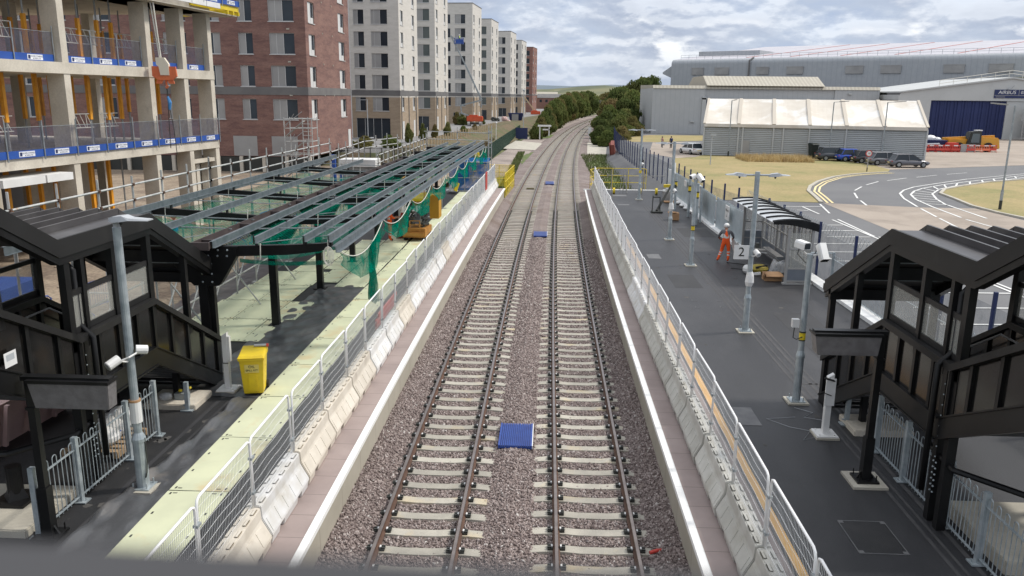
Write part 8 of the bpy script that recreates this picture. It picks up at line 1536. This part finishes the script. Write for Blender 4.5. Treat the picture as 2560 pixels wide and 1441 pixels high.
# ================================================================ PEOPLE
def person(label, loc, rz, pose, cols, helmet=M_WHITE, vest=None, bands=True, h=1.76, cat='person', extra=None):
    """pose: joints in metres, facing +y. cols: upper, sleeve, trousers"""
    J = dict(pelvis=(0, 0, .93), waist=(0, 0, 1.08), chest=(0, 0.0, 1.30), neck=(0, .01, 1.47), head=(0, .02, 1.59), crown=(0, .02, 1.69), nose=(0, .115, 1.595), chin=(0, 0.075, 1.53),
             shL=(-.19, 0, 1.40), elL=(-.27, .02, 1.14), wrL=(-.27, .12, .93), haL=(-.27, .16, .86), shR=(.19, 0, 1.40), elR=(.27, .02, 1.14), wrR=(.27, .12, .93), haR=(.27, .16, .86),
             hiL=(-.10, 0, .88), knL=(-.11, .02, .50), anL=(-.11, -.01, .10), toL=(-.12, .15, .04), hiR=(.10, 0, .88), knR=(.11, .02, .50), anR=(.11, -.01, .10), toR=(.12, .15, .04)); J.update(pose)
    rad = dict(pelvis=.155, waist=.15, chest=.165, neck=.062, head=.10, crown=.075, nose=.02, chin=.05, sh=.085, el=.058, wr=.038, ha=.042, hi=.105, kn=.078, an=.058, to=.045)
    edges = [('pelvis', 'waist'), ('waist', 'chest'), ('chest', 'neck'), ('neck', 'head'), ('head', 'crown'), ('head', 'nose'), ('head', 'chin')]
    for s in 'LR': edges += [('chest', 'sh'+s), ('sh'+s, 'el'+s), ('el'+s, 'wr'+s), ('wr'+s, 'ha'+s), ('pelvis', 'hi'+s), ('hi'+s, 'kn'+s), ('kn'+s, 'an'+s), ('an'+s, 'to'+s)]
    names = list(J); P0 = [Vector(J[n])*(h/1.76) for n in names]; R0 = [rad.get(n, rad.get(n[:2], .05)) for n in names]; E = [(names.index(a), names.index(b_)) for a, b_ in edges]; mk = []
    part = {'pelvis': 2, 'hi': 2, 'kn': 2, 'an': 2, 'to': 4, 'waist': 0, 'chest': 0, 'sh': 1, 'el': 1, 'wr': 3, 'ha': 3, 'neck': 3, 'head': 3, 'crown': 3, 'nose': 3, 'chin': 3}
    for s in 'LR':   # fingers and thumb
        w_, hnd = Vector(J['wr'+s]), Vector(J['ha'+s]); d = (hnd-w_).normalized(); sd_ = Vector((1 if s == 'L' else -1, 0, 0)); sd_ = (sd_-d*sd_.dot(d)).normalized(); up = d.cross(sd_)
        for f, (o_, L) in enumerate(((-.03, .07), (-.01, .085), (.01, .08), (.03, .06))):
            b0 = hnd+up*o_+d*.03; k0 = len(P0); P0 += [b0*(h/1.76), (b0+d*L*.6+sd_*.012)*(h/1.76), (b0+d*L+sd_*.035)*(h/1.76)]; R0 += [.011, .010, .008]; E += [(names.index('ha'+s), k0), (k0, k0+1), (k0+1, k0+2)]; names += ['ha_f']*3
        b0 = w_+d*.04-up*.035; k0 = len(P0); P0 += [b0*(h/1.76), (b0+d*.04-up*.025+sd_*.02)*(h/1.76)]; R0 += [.013, .010]; E += [(names.index('ha'+s), k0), (k0, k0+1)]; names += ['ha_t']*2
    me = bpy.data.meshes.new('body'); me.from_pydata(P0, E, []); ob = bpy.data.objects.new('body', me); COL.objects.link(ob); md = ob.modifiers.new('skin', 'SKIN'); md.use_smooth_shade = True; sv = me.skin_vertices[0].data
    for i, r_ in enumerate(R0):
        fx = r_*(h/1.76); sv[i].radius = (fx, fx*0.78) if names[i] in ('pelvis', 'waist', 'chest') else (fx, fx); sv[i].use_root = (i == 0)
    sb = ob.modifiers.new('sub', 'SUBSURF'); sb.levels = 1; sb.render_levels = 1; dg = bpy.context.evaluated_depsgraph_get(); m2 = bpy.data.meshes.new_from_object(ob.evaluated_get(dg)); ob.modifiers.clear(); ob.data = m2; bpy.data.meshes.remove(me)
    mats = [cols[0], cols[1], cols[2], M_SKIN, M_BOOT, M_REFL]; m2.materials.clear()
    for m in mats: m2.materials.append(m)
    key = lambda n: part.get(n, part.get(n[:2], 3)); sc_ = h/1.76
    for p in m2.polygons:
        c = p.center; best = (9, 0)
        for a, b_ in E:
            A, B = P0[a], P0[b_]; ab = B-A; t = max(0, min(1, (c-A).dot(ab)/max(ab.length_squared, 1e-9))); dd = (c-A-ab*t).length
            if dd < best[0]: best = (dd, key(names[b_] if t > 0.45 else names[a]))
        k = best[1]; z = c.z/sc_
        if k in (0, 1, 2) and z > .98 and k == 2: k = 2
        if bands and k == 2 and (.30 < z < .36 or .42 < z < .47): k = 5
        if bands and k == 0 and (1.12 < z < 1.17): k = 5
        if bands and k == 0 and z > 1.17 and .08 < abs(c.x) < .125: k = 5
        p.material_index = k; p.use_smooth = True
    o = thing('person', label, cat, (0, 0, 0)); ob.parent = o; ob.name = 'body'
    hd = Vector(J['head'])*sc_
    if helmet: mb = MB(); mb.ball(tuple(hd+Vector((0, 0, .06))), (.125, .145, .115), 14, 8); mb.c(hd.x, hd.y+.12, hd.z+.055, .17, .10, .016); mb.build('helmet', helmet, o, smooth=True)
    else: mb = MB(); mb.ball(tuple(hd+Vector((0, -.015, .045))), (.105, .115, .10), 12, 7); mb.build('hair', M_BOOT, o, smooth=True)
    mb = MB(); [mb.ball((hd.x+s*.036, hd.y+.094, hd.z+.02), .014, 6, 4) for s in (-1, 1)]; mb.build('eyes', M_BOOT, o); mb = MB(); mb.c(hd.x, hd.y+.10, hd.z-.045, .05, .01, .012); mb.build('mouth', M_PINK, o); mb = MB(); [mb.ball((hd.x+s*.10, hd.y, hd.z), (.018, .03, .04), 6, 4) for s in (-1, 1)]; mb.build('ears', M_SKIN, o)
    o.location = loc; o.rotation_euler = (0, 0, rz); return o
HV = (M_HIVIS, M_HIVIS, M_HIVIS)
person('person in orange trousers and vest with grey sleeves and a white helmet, back turned', (8.12, 36.3, 0.935), R(-14), dict(knL=(-.17, .05, .50), anL=(-.30, -.06, .12), toL=(-.34, .08, .04), knR=(.14, .04, .5), anR=(.14, -.02, .1), elL=(-.34, .06, 1.15), wrL=(-.30, .24, 1.02), haL=(-.27, .31, .99), elR=(.32, .08, 1.14), wrR=(.30, .30, 1.04), haR=(.28, .37, 1.02), chest=(-.02, .05, 1.29), neck=(-.02, .09, 1.46), head=(-.02, .13, 1.58), crown=(-.02, .13, 1.68), nose=(-.02, .225, 1.585), chin=(-.02, .185, 1.52)), (M_HIVIS, M_GREYC, M_HIVIS))
mb = MB(); mb.tube([(8.5, 36.7, 1.95), (8.62, 36.72, 1.6), (8.7, 36.6, 1.3), (8.85, 36.75, 1.35), (8.75, 36.8, 1.75)], [0.05, 0.13, 0.12, 0.1, 0.04], 8); solo(mb, 'white_bag', M_BARW, 'crumpled white bag held beside the worker on the tarmac platform', 'bag')
person('person all in orange standing under the canopy beside the scissor lift', (-7.95, 40.1, 0.945), R(-70), dict(elR=(.26, .12, 1.18), wrR=(.2, .34, 1.2), haR=(.18, .42, 1.22), elL=(-.26, .1, 1.18), wrL=(-.2, .32, 1.16), haL=(-.18, .4, 1.18)), HV, helmet=M_HIVIS)
mb = MB(); mb.b(-10.4, -7.9, 48.5, 52.5, 2.05, 2.15); [mb.tube([(x_, y_, 0.92), (x_, y_, 3.1)], 0.03, 6) for x_ in (-10.3, -8.0) for y_ in (48.6, 52.4)]; solo(mb, 'work_platform', M_SCAF, 'scaffold work platform under the middle of the canopy', 'scaffold')
person('person in orange with a white helmet working among the canopy beams', (-9.15, 49.6, 2.25), R(-30), {}, HV); person('person in orange with a dark blue helmet working among the canopy beams', (-8.55, 50.6, 2.25), R(25), {}, HV, helmet=M_NAVY)
person('person in an orange vest with bare arms, seen through the green net', (-14.3, 30.5, 0.92), R(200), {}, (M_HIVIS, M_SKIN, M_GREYC), helmet=M_WHITE); person('person with a red helmet at the foot of the concrete building', (-17.3, 36.4, 0.92), R(90), {}, (M_BLUE, M_BLUE, M_GREYC), helmet=M_RED)
person('person in a yellow green vest in the basket of the red boom lift', (-18.6, 171.3, 18.57), R(60), {}, (pm('lime_hivis', (0.55, 0.75, 0.10)), M_GREYC, M_BOOT), helmet=M_WHITE)
person('person in dark clothes standing on the yard beyond the navy fence', (18.2, 122, 0.88), R(30), {}, (M_NAVY, M_NAVY, M_BOOT), helmet=None, bands=False, h=1.8); person('person in a pinkish top standing on the yard beyond the navy fence', (17.0, 123, 0.88), R(-60), {}, (M_PINK, M_SKIN, M_GREYC), helmet=None, bands=False, h=1.7)
